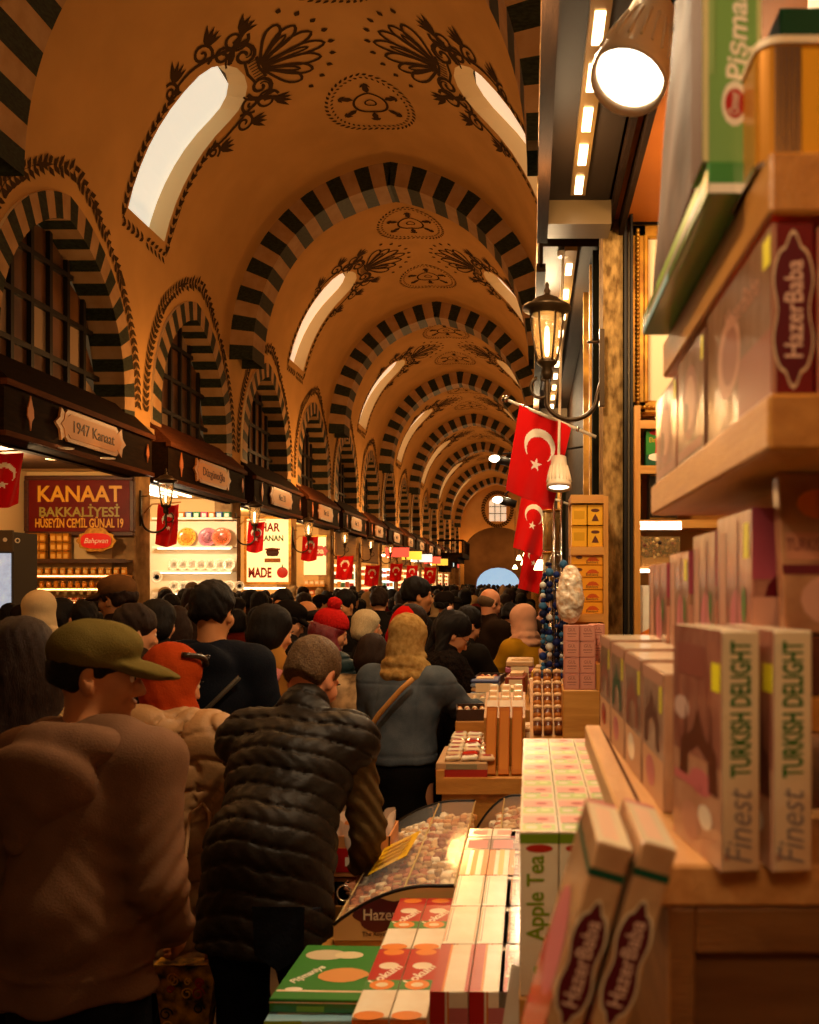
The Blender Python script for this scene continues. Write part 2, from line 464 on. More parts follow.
# striped lunette rings with iron window grids
pane_a = mat('brown_window_glass', '#58381c', .3, var=.5, vs=1.5); pane_b = mat('pale_curtain_glass', '#94795a', .4)
def lunette_window(cy, idx, g=-1, far=False):
    b = MB(); x = CX+g*HW; RW = .34; DEP = .42
    inner = lunette(n=12); outer = lunette(WIN_HALF+RW, WIN_RISE+RW*.95, WIN_ZS, WIN_Z0, n=12)
    def resample(L, n):
        d = [0]
        for p, q in zip(L, L[1:]): d.append(d[-1]+math.hypot(q[0]-p[0], q[1]-p[1]))
        R = []
        for i in range(n+1):
            t = d[-1]*i/n; k = next(k for k in range(1, len(d)) if d[k] >= t-1e-9)
            u = (t-d[k-1])/(d[k]-d[k-1]+1e-9); R.append((L[k-1][0]+(L[k][0]-L[k-1][0])*u, L[k-1][1]+(L[k][1]-L[k-1][1])*u))
        return R
    n = 34 if not far else 26; sub = 2; I = resample(inner, n*sub); O = resample(outer, n*sub)
    for i in range(n*sub):
        m = marble_dark if (i//sub) % 2 else marble_tan
        P = lambda p, d: (x-g*d, cy+p[0], p[1])
        b.add([P(I[i], .04), P(I[i+1], .04), P(O[i+1], .04), P(O[i], .04)], [(0, 1, 2, 3)], m)
        b.add([P(I[i], .04), P(I[i+1], .04), P(I[i+1], -DEP), P(I[i], -DEP)], [(0, 3, 2, 1)], m)
        b.add([P(O[i], .04), P(O[i+1], .04), P(O[i+1], -.02), P(O[i], -.02)], [(0, 1, 2, 3)], plaster_pale)
    b.build('trim_%d' % (20+idx), kind='structure')
    w = MB(); xx = x+g*(DEP-.06)
    nc, zs = 7, [WIN_Z0+.62*i for i in range(5)]
    def ztop(y):
        for p, q in zip(inner, inner[1:]):
            if min(p[0], q[0])-1e-6 <= y <= max(p[0], q[0])+1e-6 and abs(q[0]-p[0]) > 1e-6: return p[1]+(q[1]-p[1])*(y-p[0])/(q[0]-p[0])
        return WIN_ZS
    ys = [-WIN_HALF+2*WIN_HALF*i/nc for i in range(nc+1)]
    for y in ys[1:-1]: w.box(xx-.03, xx+.03, cy+y-.035, cy+y+.035, WIN_Z0, ztop(y), iron)
    for z in zs[1:]:
        yy = max([y for y, q in inner if q >= z] or [0])
        if yy > .1: w.box(xx-.028, xx+.028, cy-yy, cy+yy, z-.035, z+.035, iron)
    rr = random.Random(idx)
    for i in range(nc):
        for j, z in enumerate(zs):
            zt = min(ztop(ys[i]+.01), ztop(ys[i+1]-.01)); z1 = min(z+.62, max(ztop(ys[i]), ztop(ys[i+1])))
            if z < z1:
                m = pane_b if (j == 0 and rr.random() < .4) or rr.random() < .08 else pane_a
                w.add([(xx+g*.03, cy+ys[i], z), (xx+g*.03, cy+ys[i+1], z), (xx+g*.03, cy+ys[i+1], min(z1, z+.62, max(z, ztop(ys[i+1])))), (xx+g*.03, cy+ys[i], min(z1, z+.62, max(z, ztop(ys[i]))))], [(0, 1, 2, 3)], m)
    w.build('window_%d' % (200+idx), kind='structure')
idx = 0
for k in range(0, n_arch+1):
    mid = A0+THK/2+BAY*(k-.5); yb = A0+BAY*k
    for d in (-BAY/4, BAY/4):
        if mid+d > END_Y-2 or mid+d < 0: continue
        for g in (-1, 1):
            idx += 1; lunette_window(mid+d, idx, g, far=k > 4)

# painted ornaments: ribbons in (s, y) mapped on to the vault skin
class Paint:
    def __init__(s, fn): s.fn = fn; s.b = MB()
    def ribbon(s, pts, w0, w1=None):
        n = len(pts); vs = []
        for i, (a, c) in enumerate(pts):
            p, q = pts[max(i-1, 0)], pts[min(i+1, n-1)]; dx, dy = q[0]-p[0], q[1]-p[1]; l = math.hypot(dx, dy)+1e-9
            w = (w0+((w1 if w1 is not None else w0)-w0)*i/(n-1))/2
            vs += [s.fn(a-dy/l*w, c+dx/l*w), s.fn(a+dy/l*w, c-dx/l*w)]
        s.b.add(vs, [(2*i, 2*i+1, 2*i+3, 2*i+2) for i in range(n-1)], ink)
    def leaf(s, a, c, ang, L, W):
        ca, sa = math.cos(ang), math.sin(ang); P = []
        for t, w in ((0, 0), (.3, .5), (.6, .42), (1, 0), (.6, -.42), (.3, -.5)): P.append(s.fn(a+ca*t*L-sa*w*W, c+sa*t*L+ca*w*W))
        s.b.add(P, [(0, 1, 2, 3, 4, 5)], ink)
    def spiral(s, a, c, r, a0, turns, w, sg=1, r1=.12):
        n = 22; s.ribbon([(a+(r*1.15+(r*r1-r*1.15)*i/n)*math.cos(a0+sg*turns*2*PI*i/n), c+(r+(r*r1-r)*i/n)*math.sin(a0+sg*turns*2*PI*i/n)) for i in range(n+1)], w, w*.8)
    def petal(s, a, c, ang, L, W, w):
        ca, sa = math.cos(ang), math.sin(ang); P = []
        for i in range(17):
            t = i/16; u = math.sin(PI*t)**.9; x = L*(1-abs(2*t-1)**1.6); y = W*.5*math.sin(2*PI*t)*(.6+.4*math.sin(PI*t))
            P.append((a+ca*x-sa*y, c+sa*x+ca*y))
        s.ribbon(P, w)
def ornaments(k, detail=True):
    mid = A0+THK/2+BAY*(k-.5)
    for g in (-1, 1):
        # local frame: a = along the nave from the skylight's axis, c = metres upwards from its sill
        fn = lambda a, c, g=g: V(g*(SKY_S0-c), mid-.05+a, .012)
        H = SKY_S0-SKY_S1; p = Paint(fn)
        top = H
        for e in (-1, 1):
            for i in range(13):                                    # leaf border round the sill and the lower jambs
                c = -.15+i*.16; p.leaf(e*.74, c, PI/2-e*.7, .2, .085); p.leaf(e*.82, c, PI/2+e*.7, .17, .085)
            p.ribbon([(e*.78, -.2), (e*.78, 1.0), (e*.79, 1.7)], .018)
            for i in range(5): p.leaf(e*(.05+i*.15), -.22, (0 if e > 0 else PI)+.6, .16, .06); p.leaf(e*(.05+i*.15), -.24, (0 if e > 0 else PI)-.6, .16, .06)
            # scrolls climbing the sides
            p.ribbon([(e*(.78+.1*math.sin(t*5)), 1.6+t*1.55) for t in [q/14 for q in range(15)]], .045, .075)
            for (a, c, r, a0, sg) in ((.93, 1.75, .13, 0, 1), (1.0, 2.45, .17, PI, -1), (.84, 2.98, .19, PI/2, 1)):
                p.spiral(e*(a-.04), c, r*1.15, a0 if e > 0 else PI-a0, 1.5, .055, sg*e)
                for q in range(4): p.leaf(e*(a+.05), c+.1, (PI/2-e*(.0+.35*q)), .30+.03*q, .085)
            p.spiral(e*.42, top+.14, .25, -PI/2, 1.6, .07, e); p.spiral(e*.40, top+.14, .33, -PI/2, .7, .035, e)
            p.spiral(e*.66, top-.14, .19, 0, 1.5, .06, -e); [p.leaf(e*(.72+.05*q), top+.05+.1*q, PI/2-e*(.5+.1*q), .3, .09) for q in range(3)]
        # palmette above the crown of the opening
        p.ribbon([(-.28, top+.1), (0, top+.05), (.28, top+.1)], .05); p.ribbon([(-.26, top+.3), (0, top+.26), (.26, top+.3)], .05)
        for i in range(7): p.ribbon([(-.21+.07*i, top+.12), (-.21+.07*i, top+.27)], .022)
        for i in range(7):
            an = PI/2+(i-3)*.3; L = 1.05-.09*abs(i-3)
            p.petal(.036*(3-i), top+.3, an, L, .27, .052)
            if i % 2: p.petal(.036*(3-i), top+.3, an, L*.75, .10, .04)
        for i in range(9):
            an = PI/2+(i-4)*.26; p.leaf(1.2*math.cos(an)*.9, top+.3+1.1*math.sin(an), an, .12, .09)
        p.b.build('trim_%d' % (60+k*4+(0 if g < 0 else 1)), kind='structure')
    p = Paint(lambda a, c: V(a, c, .012))
    for cy in (mid-1.83, mid+1.83):
        if cy < 3: continue
        for R in (.86,):
            for i in range(44):
                t = 2*PI*i/44; p.leaf(.75*math.cos(t), cy+.86*math.sin(t), t+1.0, .12, .05)
            for i in range(44):
                t = 2*PI*i/44; p.leaf(.66*math.cos(t), cy+.77*math.sin(t), t-.9, .08, .04)
        p.ribbon([(.3*math.cos(2*PI*i/28), cy+.3*math.sin(2*PI*i/28)) for i in range(29)], .045)
        p.ribbon([(.1*math.cos(2*PI*i/16), cy+.09*math.sin(2*PI*i/16)) for i in range(17)], .03)
        for i in range(6):
            t = 2*PI*i/6+.5; p.leaf(.32*math.cos(t), cy+.32*math.sin(t), t, .3, .12); p.leaf(.6*math.cos(t), cy+.6*math.sin(t), t+2.4, .14, .06); p.leaf(.6*math.cos(t), cy+.6*math.sin(t), t-2.4, .14, .06)
    p.b.build('trim_%d' % (60+k*4+2), kind='structure')
    p = Paint(lambda a, c: V(-(S_SPR+(SPR-.04-c)) if c < SPR-.04 else -s_of_z(c), a, .012))
    for d in (-BAY/4, BAY/4):
        L = lunette(WIN_HALF+.52, WIN_RISE+.62, WIN_ZS, WIN_Z0+.3, n=15)
        for a, c in zip(L, L[1:]):
            p.ribbon([(mid+d+a[0], a[1]), (mid+d+c[0], c[1])], .02)
            l = math.hypot(c[0]-a[0], c[1]-a[1]); m_ = max(1, round(l/.15)); an = math.atan2(c[1]-a[1], c[0]-a[0])
            for i in range(m_):
                y, z = a[0]+(c[0]-a[0])*i/m_, a[1]+(c[1]-a[1])*i/m_
                p.leaf(mid+d+y, z, an+.8, .17, .075); p.leaf(mid+d+y, z, an-.8, .17, .075)
    p.b.build('trim_%d' % (60+k*4+3), kind='structure')
for k in range(0, 7): ornaments(k)

# end wall with niche, doorway and window; floor
def holed_wall():
    niche_w, nz, zt = 2.9, 4.4, 2.1
    b = MB(); Y = END_Y
    arc = lambda w, z0, r, n=16: [(CX+w*math.cos(PI-PI*i/n), z0+r*math.sin(PI*i/n)) for i in range(n+1)]
    outer = [(CX-HW, 0), (CX+HW, 0), (CX+HW, 10.4), (CX-HW, 10.4)]
    win = [(CX-.75, 7.1), (CX+.75, 7.1)]+[(CX+.75*math.cos(PI*i/8), 8.7+.5*math.sin(PI*i/8)) for i in range(0, 9)]
    nic = [(CX-niche_w, 0.02)]+arc(niche_w, nz, 2.2)+[(CX+niche_w, .02)]
    pts = []; ed = []
    for L in (outer, win, nic):
        o = len(pts); pts += [Vector(p) for p in L]; ed += [(o+i, o+(i+1) % len(L)) for i in range(len(L))]
    v, e, f, *_ = delaunay_2d_cdt(pts, ed, [], 0, 1e-5)
    def ins(p, h):
        r = False
        for i in range(len(h)):
            a, c = h[i], h[i-1]
            if (a[1] > p[1]) != (c[1] > p[1]) and p[0] < (c[0]-a[0])*(p[1]-a[1])/(c[1]-a[1])+a[0]: r = not r
        return r
    ff = [tuple(t) for t in f if not any(ins(((sum(v[i][0] for i in t)/3), sum(v[i][1] for i in t)/3), h) for h in (win, nic))]
    b.add([(p[0], Y, p[1]) for p in v], ff, plaster)
    for h, d in ((win, .5), (nic, 1.2)):
        n = len(h); b.add([(x, Y, z) for x, z in h]+[(x, Y+d, z) for x, z in h], [(i, (i+1) % n, (i+1) % n+n, i+n) for i in range(n)], plaster_pale if d < 1 else niche_stone)
    # back of the niche with the doorway
    door = [(CX-1.9, .02), (CX-1.9, 1.6)]+[(CX+1.9*math.cos(PI-PI*i/10), 1.6+1.5*math.sin(PI*i/10)) for i in range(11)]+[(CX+1.9, .02)]
    pts = []; ed = []
    for L in (nic, door):
        o = len(pts); pts += [Vector(p) for p in L]; ed += [(o+i, o+(i+1) % len(L)) for i in range(len(L))]
    v, e, f, *_ = delaunay_2d_cdt(pts, ed, [], 0, 1e-5)
    ff = [tuple(t) for t in f if not ins(((sum(v[i][0] for i in t)/3), sum(v[i][1] for i in t)/3), door) and ins(((sum(v[i][0] for i in t)/3), sum(v[i][1] for i in t)/3), nic)]
    b.add([(p[0], Y+1.2, p[1]) for p in v], ff, niche_stone)
    b.build('wall_far', kind='structure')
    w = MB(); w.add([(x, Y+.5, z) for x, z in win], [tuple(range(len(win)))], glow_day); 
    for x in (CX-.25, CX+.25): w.box(x-.03, x+.03, Y+.44, Y+.49, 7.1, 9.1, iron)
    for z in (7.8, 8.4): w.box(CX-.75, CX+.75, Y+.44, Y+.49, z-.03, z+.03, iron)
    w.build('window_1', kind='structure')
    p = Paint(lambda a, c: Vector((CX+a, Y-.02, 8.1+c)))
    for i in range(40):
        t = 2*PI*i/40; p.leaf(1.25*math.cos(t), 1.45*math.sin(t)+.05, t+1, .3, .16); p.leaf(1.1*math.cos(t), 1.3*math.sin(t)+.05, t-1, .3, .14)
    p.b.build('trim_15', kind='structure')
    s = MB(); s.box(CX-2.4, CX+2.4, Y+9, Y+9.1, -.5, 6, mat('daylight_street', '#b9d3e6', .9, c2='#6f8fa8', vs=.9, emit=.7, ecol=(.55, .78, 1.0)))
    s.build('wall_street', kind='structure')
holed_wall()
b = MB(); b.box(-7.9, 2.4, -3, END_Y+10, -.12, 0, mat('stone_floor', '#5b4632', .6, var=.25, vs=2)); b.build('floor', kind='structure')
# hanging gallery near the far end, on the left
b = MB()
for q, (w, z) in enumerate(((.5, 2.5), (.9, 2.8), (1.35, 3.1), (1.7, 3.4))): b.box(WALL_L, WALL_L+w, 60-w, 63+w, z, z+.32, wood_dark)
for i in range(15): b.box(WALL_L+1.62, WALL_L+1.7, 58.4+i*.46, 58.46+i*.46, 3.7, 4.5, wood_dark)
b.box(WALL_L+1.58, WALL_L+1.74, 58.3, 64.7, 4.45, 4.57, wood_dark); b.box(WALL_L, WALL_L+1.7, 58.3, 58.4, 4.45, 4.57, wood_dark)
for i in range(4): b.box(WALL_L+.1+i*.42, WALL_L+.16+i*.42, 58.3, 58.36, 3.7, 4.5, wood_dark)
b.build('wall_gallery', kind='structure')
# =============================== LEFT SIDE: piers, fascias, shops ===============================
cream = mat('cream_wall_paint', '#cfae78', .7, bump=.04, bs=6)
gold = mat('gilded_wood', '#c08a2c', .4, metal=.55, c2='#8c5a18', vs=14)
ply = wood('honey_wood', '#b97b32', '#cc9143', (1.2, 14, 14))
ply_end = wood('honey_wood_upright', '#b97b32', '#cc9143', (14, 14, 1.2))
chrome = mat('chrome', '#bbb2a4', .2, metal=1)
glass = mat('clear_glass', '#ffffff', .04, alpha=.16, coat=1)
tube_glow = mat('warm_lamp_glow', '#ffe0a8', .5, emit=9, ecol=(1, .70, .36))
spot_glow = mat('white_lamp_glow', '#fff2d8', .5, emit=7, ecol=(1, .84, .60))
red_paint = plain('#b01512', .45); white_paint = plain('#efe3cc', .5); flag_red = mat('red_flag_cloth', '#c8100e', .7, sheen=.2)
X_W, X_F = WALL_L, -5.75        # wall plane and fascia front plane
SH_C = [11.8+4.485*k for k in range(0, 15)]; SH_H = 1.93
shop_id = {0: 'nearest left-hand shop', 1: 'shop with the plates', 2: 'shop with the pictured menu board', 3: 'fourth left-hand shop'}
sidx = 0
for k, yc in enumerate([7.3]+SH_C):        # stone piers between the shops
    y = yc+4.485/2
    b = MB(); b.box(X_W-.35, X_W+.02, y-.28, y+.28, 0, 4.15, stone, bev=.02); b.box(X_W-.37, X_W+.06, y-.3, y+.3, 0, .3, stone); b.box(X_W-.35, X_W+.07, y-.33, y+.33, 4.02, 4.2, stone)
    b.build('wall_pier' if k == 0 else 'wall_pier.%03d' % k, kind='structure')
b = MB(); b.box(X_W-.1, X_W+.0, -3, END_Y, 4.12, 4.2, stone); b.box(X_W-.12, X_W-.02, -3, END_Y, 3.35, 4.2, wood_dark); b.build('wall_left', kind='structure')
b = MB()
for i, yc in enumerate([7.3]+SH_C): 
    y0, y1 = yc-2.05, yc+2.05
    b.box(-7.8, -7.7, y0, y1, 0, 3.5, cream); b.box(-7.8, X_W-.1, y1-.08, y1, 0, 3.5, cream); b.box(-7.8, X_W-.1, y0, y0+.08, 0, 3.5, cream)
    b.box(-7.8, X_W-.1, y0, y1, 3.45, 3.55, cream)
b.build('wall_shops', kind='structure')

def tulip(b, M, s, m):
    pts = [(0, -1), (.12, -.45), (.34, -.2), (.3, .25), (.16, .55), (0, 1), (-.16, .55), (-.3, .25), (-.34, -.2), (-.12, -.45)]
    b.prism([(x*s, y*s) for x, y in pts], .012, m, M)
def plaque_outline(w, h):
    """lozenge ended panel with scalloped ends"""
    P = []
    for sx in (1, -1):
        pts = [(w, -h*.35), (w+h*.22, -h*.5), (w+h*.3, -h*.18), (w+h*.55, 0), (w+h*.3, h*.18), (w+h*.22, h*.5), (w, h*.35)]
        pts = [(x*sx, y*sx) for x, y in pts]; P += pts
        P += [(w*.9*sx, h*.5*sx), (-w*.9*sx, h*.5*sx)]
    return P
def fascia(k, yc):
    y0, y1 = yc-SH_H, yc+SH_H
    far = k > 5
    root = empty('shop_fascia', (X_F, yc, 3.37))
    M0 = T(-X_F, -yc, -3.37)
    b = MB(); b.box(X_W-.1, X_F-.02, y0, y1, 3.37, 4.0, wood_dark, M0); b.box(X_F-.05, X_F+.015, y0-.02, y1+.02, 3.37, 3.43, wood_red, M0); b.box(X_F-.05, X_F+.03, y0-.02, y1+.02, 3.93, 4.0, wood_red, M0)
    b.build('panel', root)
    b = MB(); vs = [(X_F+.03, y0, 4.0), (X_F+.03, y1, 4.0), (X_W-.1, y1, 4.42), (X_W-.1, y0, 4.42), (X_W-.1, y0, 4.0), (X_W-.1, y1, 4.0)]
    b.add(vs, [(0, 1, 2, 3), (0, 3, 4), (1, 5, 2), (0, 4, 5, 1), (3, 2, 5, 4)], wood_red if k % 2 else wood_dark, M0); b.build('sloping_roof', root)
    b = MB(); M = M0 @ T(X_F, yc+.0, 3.70) @ FACE_LEFTWALL
    b.prism(plaque_outline(.72, .4), .03, wood('plaque_wood', '#8a4f1e', '#9c5f28', (1, 10, 10)), M)
    b.prism(plaque_outline(.66, .30), .036, mat('plaque_face', '#b06a28', .5), M)
    txt = {0: '1947 Kanaat', 1: 'Düzgünoğlu', 2: 'No: 21'}.get(k, 'No: %d' % (21+2*(k-2)))
    b.text(txt, .21, plain('#3a1c0a'), M @ T(0, 0, .037), .004, fit=1.1 if k < 2 else None)
    b.build('name_plaque', root)
    if not far:
        for d in (-1.45, 1.72):
            b = MB(); tulip(b, M0 @ T(X_F, yc+d, 3.70) @ FACE_LEFTWALL, .2 if d < 0 else .14, mat('emblem_orange', '#b05c20', .5)); b.build('tulip_emblem', root)
    names = ['dark wooden shop fascia with the plaque reading 1947 Kanaat', 'dark wooden shop fascia over the shop of painted plates', 'dark wooden shop fascia over the lit board with the picture of a pot']
    tag(root, names[k] if k < 3 else 'dark wooden shop fascia with a small plaque, %s in the row along the left arcade' % ORD[k], 'shop sign', 'wooden fascias over the left-hand shops')
for k, yc in enumerate(SH_C[:14]): fascia(k, yc)

def flag_obj(name, w, h, M, sag=.0, nu=70, nv=50, wave=.03, seed=0, drop=0, **tags):
    """hanging crescent flag, drawn with its hoist along +x of M and hanging down -y"""
    r = random.Random(seed); ph = r.random()*6
    def fn(u, v):
        x = u*w; y = -v*h; z = wave*math.sin(u*7+ph+v*1.2)*(.3+v)+wave*.6*math.sin(u*13+v*5+ph)
        return (x-drop*v*w*.25, y-sag*math.sin(PI*u)*h*(.4+.6*v), z)
    def mf(u, v):
        # field runs down the hanging cloth: the fly is at the bottom, so the crescent sits near the hoist and the star below it
        X, Y = v*h, u*w; k = min(w, h*.66)
        cx, cy = h*.36, w*.5
        R = k*.30
        if (X-cx)**2+(Y-cy)**2 < R*R and (X-cx-R*.27)**2+(Y-cy)**2 > (R*.80)**2: return white_paint
        sx, sy = cx+R*1.12, cy; dx, dy = X-sx, Y-sy; a = math.atan2(dy, -dx); rr = math.hypot(dx, dy)
        t = (a % (2*PI/5)); t = abs(t-PI/5) ; lim = R*.42*math.cos(2*PI/5)/math.cos(2*PI/5-abs(PI/5-t)) if False else None
        # five-pointed star test
        ro = R*.42; ri = ro*.382; q = (a+PI/5) % (2*PI/5)-PI/5; q = abs(q)
        # edge from tip (ro,0) to notch (ri, 36deg)
        x1, y1 = ro, 0; x2, y2 = ri*math.cos(PI/5), ri*math.sin(PI/5); px, py = rr*math.cos(q), rr*math.sin(q)
        if (x2-x1)*(py-y1)-(y2-y1)*(px-x1) > 0: return white_paint
        return flag_red
    b = MB(); b.grid(fn, nu, nv, flag_red, M, matfn=mf); o = b.build(name, **tags)
    s = o.modifiers.new('cloth', 'SOLIDIFY'); s.thickness = .002
    return o
def wall_lantern(M, name='wall_lantern', glow=True, s=1.0, **tags):
    """six-sided street lantern: local frame, lantern stands on the arm, wall bracket at +x"""
    root = empty(name); root.matrix_world = M
    lm = mat('bronze_iron', '#3a2a16', .4, metal=.7)
    b = MB(); b.lathe([(.001, .40), (.012, .385), (.008, .37), (.018, .355), (.012, .34), (.03, .325), (.06, .315), (.085, .29), (.12, .275), (.122, .26), (.09, .255), (.086, .235)], lm, n=18); b.build('cap', root)
    b = MB(); b.lathe([(.078, .235), (.072, .16), (.058, .06), (.045, .0)], mat('amber_lantern_glass', '#ffcf84', .1, alpha=.35, coat=1), n=12); b.build('glass', root)
    b = MB()
    for i in range(6):
        a = i*PI/3; c, s_ = math.cos(a), math.sin(a); b.tube([(c*.082, s_*.082, .24), (c*.075, s_*.075, .16), (c*.06, s_*.06, .06), (c*.047, s_*.047, 0)], .005, lm, n=5)
    b.lathe([(.001, -.09), (.02, -.085), (.03, -.06), (.024, -.03), (.05, -.01), (.052, .0), (.04, .012), (.001, .012)], lm, n=14); b.build('cage', root)
    if glow:
        b = MB(); b.lathe([(.008, .03), (.012, .05), (.014, .12), (.01, .17), (.001, .18)], tube_glow, n=8); b.build('bulb', root)
    b = MB(); P = []
    for i in range(19):
        t = i/18; a = PI+PI*t; P.append((.12+.13*math.cos(a)-.0, 0, -.17+.13*math.sin(a)*.9))
    b.tube([(0, 0, -.08), (0, 0, -.12)]+P[2:]+[(.27, 0, -.1)], .012, lm, n=7)
    sp = [(.0+.045*math.cos(t)*(1-.05*t), 0, -.13+.045*math.sin(t)*(1-.05*t)) for t in [PI*.5-i*.35 for i in range(18)]]
    b.tube([(x-.03, y, z) for x, y, z in sp], .008, lm, n=6)
    b.tube([(.27, 0, -.1), (.27, 0, .12)], .01, lm, n=6); b.tube([(.27, 0, .1), (.2, 0, .1)], .008, lm, n=6)
    b.box(.26, .285, -.02, .02, -.22, .16, lm); b.build('bracket', root)
    tag(root, **tags); return root

# things that repeat on shelves
def disc_plate(r, c1, c2, c3, name='decorative_plate'):
    b = MB(); m1, m2, m3 = plain(c1, .2), plain(c2, .2), plain(c3, .2)
    b.lathe([(.001, .008), (r*.35, .008)], m1, n=22); b.lathe([(r*.35, .008), (r*.62, .012)], m2, n=22)
    for i in range(12):
        a = 2*PI*i/12; b.lathe([(.001, .004), (r*.1, .004), (r*.1, 0)], m3, T(r*.48*math.cos(a), r*.48*math.sin(a), .012), n=8)
        b.lathe([(.001, .004), (r*.08, .004), (r*.08, 0)], m1, T(r*.83*math.cos(a+.2), r*.83*math.sin(a+.2), .022), n=8)
    b.lathe([(r*.62, .012), (r*.7, .02), (r*.96, .03), (r, .028), (r*.97, .02), (r*.5, 0), (.001, 0)], m3, n=24)
    for v_ in b.v: pass
    return b
CAMWALL = FACE_CAM         # drawn to face the camera
yS = [yc+2.05-.08 for yc in SH_C]            # the far partition of each shop faces the camera
# ---- shop 0: grocer ----
Y0 = yS[0]
root = empty('painted_shop_sign', at(80, 506, Y0-.05), 0, label='large red painted sign reading KANAAT hung on the cream wall of the nearest shop', cat='shop sign')
sw, sh = .79, .39; b = MB(); fr = wood('old_sign_frame', '#3b1a0c', '#52280f', (8, 1, 8))
sk = Matrix.Shear('XZ', 4, (0, 0)); 
b.box(-sw, sw, -.02, .02, -sh, sh, mat('sign_red', '#5c0f0a', .5, c2='#6d140c', vs=3)); 
for (x0, x1, z0, z1) in ((-sw-.04, sw+.04, sh, sh+.07), (-sw-.04, sw+.04, -sh-.07, -sh), (-sw-.05, -sw+.02, -sh, sh), (sw-.02, sw+.05, -sh, sh)): b.box(x0, x1, -.04, .03, z0, z1, fr, bev=.01)
b.build('board', root)
def lettering(parent, items, name='lettering'):
    b = MB()
    for body, size, x, z, m, fit in items: b.text(body, size, m, T(x, -.024, z) @ FACE_CAM, .003, bold=.02, fit=fit)
    return b.build(name, parent)
yl = mat('sign_yellow', '#e0a028', .4)
lettering(root, [('KANAAT', .34, 0, .17, yl, 1.28), ('BAKKALİYESİ', .2, 0, -.1, mat('sign_olive', '#9a8a38', .4), 1.22), ('HÜSEYİN CEMİL GÜN.AL 19', .19, 0, -.27, yl, 1.34)])
root.rotation_euler = (0, 0, 0)
r2 = empty('oval_brand_sign', at(97, 541, Y0-.2), 0, label='red oval sign with white script in a scalloped gold frame below the KANAAT sign', cat='shop sign')
b = MB(); P = []
for i in range(64):
    a = 2*PI*i/64; w_ = 1+.05*math.cos(10*a); P.append((.29*math.cos(a)*w_, (.16 + (.04 if math.sin(a) > .8 else 0))*math.sin(a)*w_))
b.prism(P, .03, gold, FACE_CAM); b.build('frame', r2)
b = MB(); P = [(.23*math.copysign(abs(math.cos(2*PI*i/40))**.7, math.cos(2*PI*i/40)), .115*math.copysign(abs(math.sin(2*PI*i/40))**.7, math.sin(2*PI*i/40))) for i in range(40)]
b.prism(P, .04, mat('sign_bright_red', '#c8140c', .3, emit=.25), FACE_CAM); b.text('Bahçıvan', .11, white_paint, T(0, -.041, 0) @ FACE_CAM, .002, shear=.35, fit=.36); b.build('face', r2)
# jars in two blocks on the wall shelf
def proto_box(w, d, h, m, m2, name, band=True):
    b = MB(); b.box(-w/2, w/2, -d/2, d/2, 0, h, m, bev=min(w, h)*.04)
    if band: b.box(-w/2+.15*w, w/2-.15*w, -d/2-.002, -d/2, h*.25, h*.75, m2)
    return b
shelf_m = wood('shop_shelf_wood', '#3c2110', '#4c2b15', (6, 1, 6))
def shelf_run(name, p0, p1, Y, depth, z, label, th=.04, m=None, **k):
    b = MB(); b.box(p0, p1, Y-depth, Y, z-th, z, m or shelf_m); b.box(p0, p1, Y-depth-.01, Y-depth, z-th-.01, z+.01, m or shelf_m); b.build(name, label=label, cat='shelf', **k)
zj = at(0, 560, Y0)[2]
shelf_run('wall_shelf', at(30, 0, Y0)[0], at(133, 0, Y0)[0], Y0, .25, zj, 'dark wall shelf under the KANAAT sign in the nearest shop')
pj = None; n = 0
jar_m, jar_l = mat('amber_tin', '#c8801e', .3, metal=.4), plain('#e8b050')
for (x0, x1, cols) in ((33, 52, 3), (56, 75, 3)):
    for r_ in range(3):
        for c in range(cols):
            w_ = .1; px = x0+(c+.5)*(x1-x0)/cols; loc = (at(px, 0, Y0)[0], Y0-.14, zj+r_*.135)
            tags = dict(label='small amber tin under the KANAAT sign, %s row, in the %s block' % (('bottom', 'middle', 'top')[r_], 'left' if x0 == 33 else 'right'), cat='tin', group='amber tins under the KANAAT sign')
            if pj is None:
                b = MB(); b.box(-.046, .046, -.045, .045, 0, .115, jar_m, bev=.008); b.box(-.03, .03, -.047, -.045, .025, .085, jar_l); b.box(-.047, .047, -.046, .046, .112, .13, gold, bev=.006); pj = b.build('tea_tin', **tags); pj.location = loc
            else: copy_tree(pj, loc, **tags)
def cctv(loc, label):
    r = empty('security_camera', loc, label=label, cat='camera'); b = MB(); b.sphere((0, 0, 0), .07, plain('#2a2018'), n=10); b.build('dome', r); b = MB(); b.box(-.02, .02, -.02, .2, .02, .06, plain('#6a5a44')); b.build('mount', r)
cctv(at(125, 468, Y0-.3), 'small dark round security camera at the top of the nearest shop')
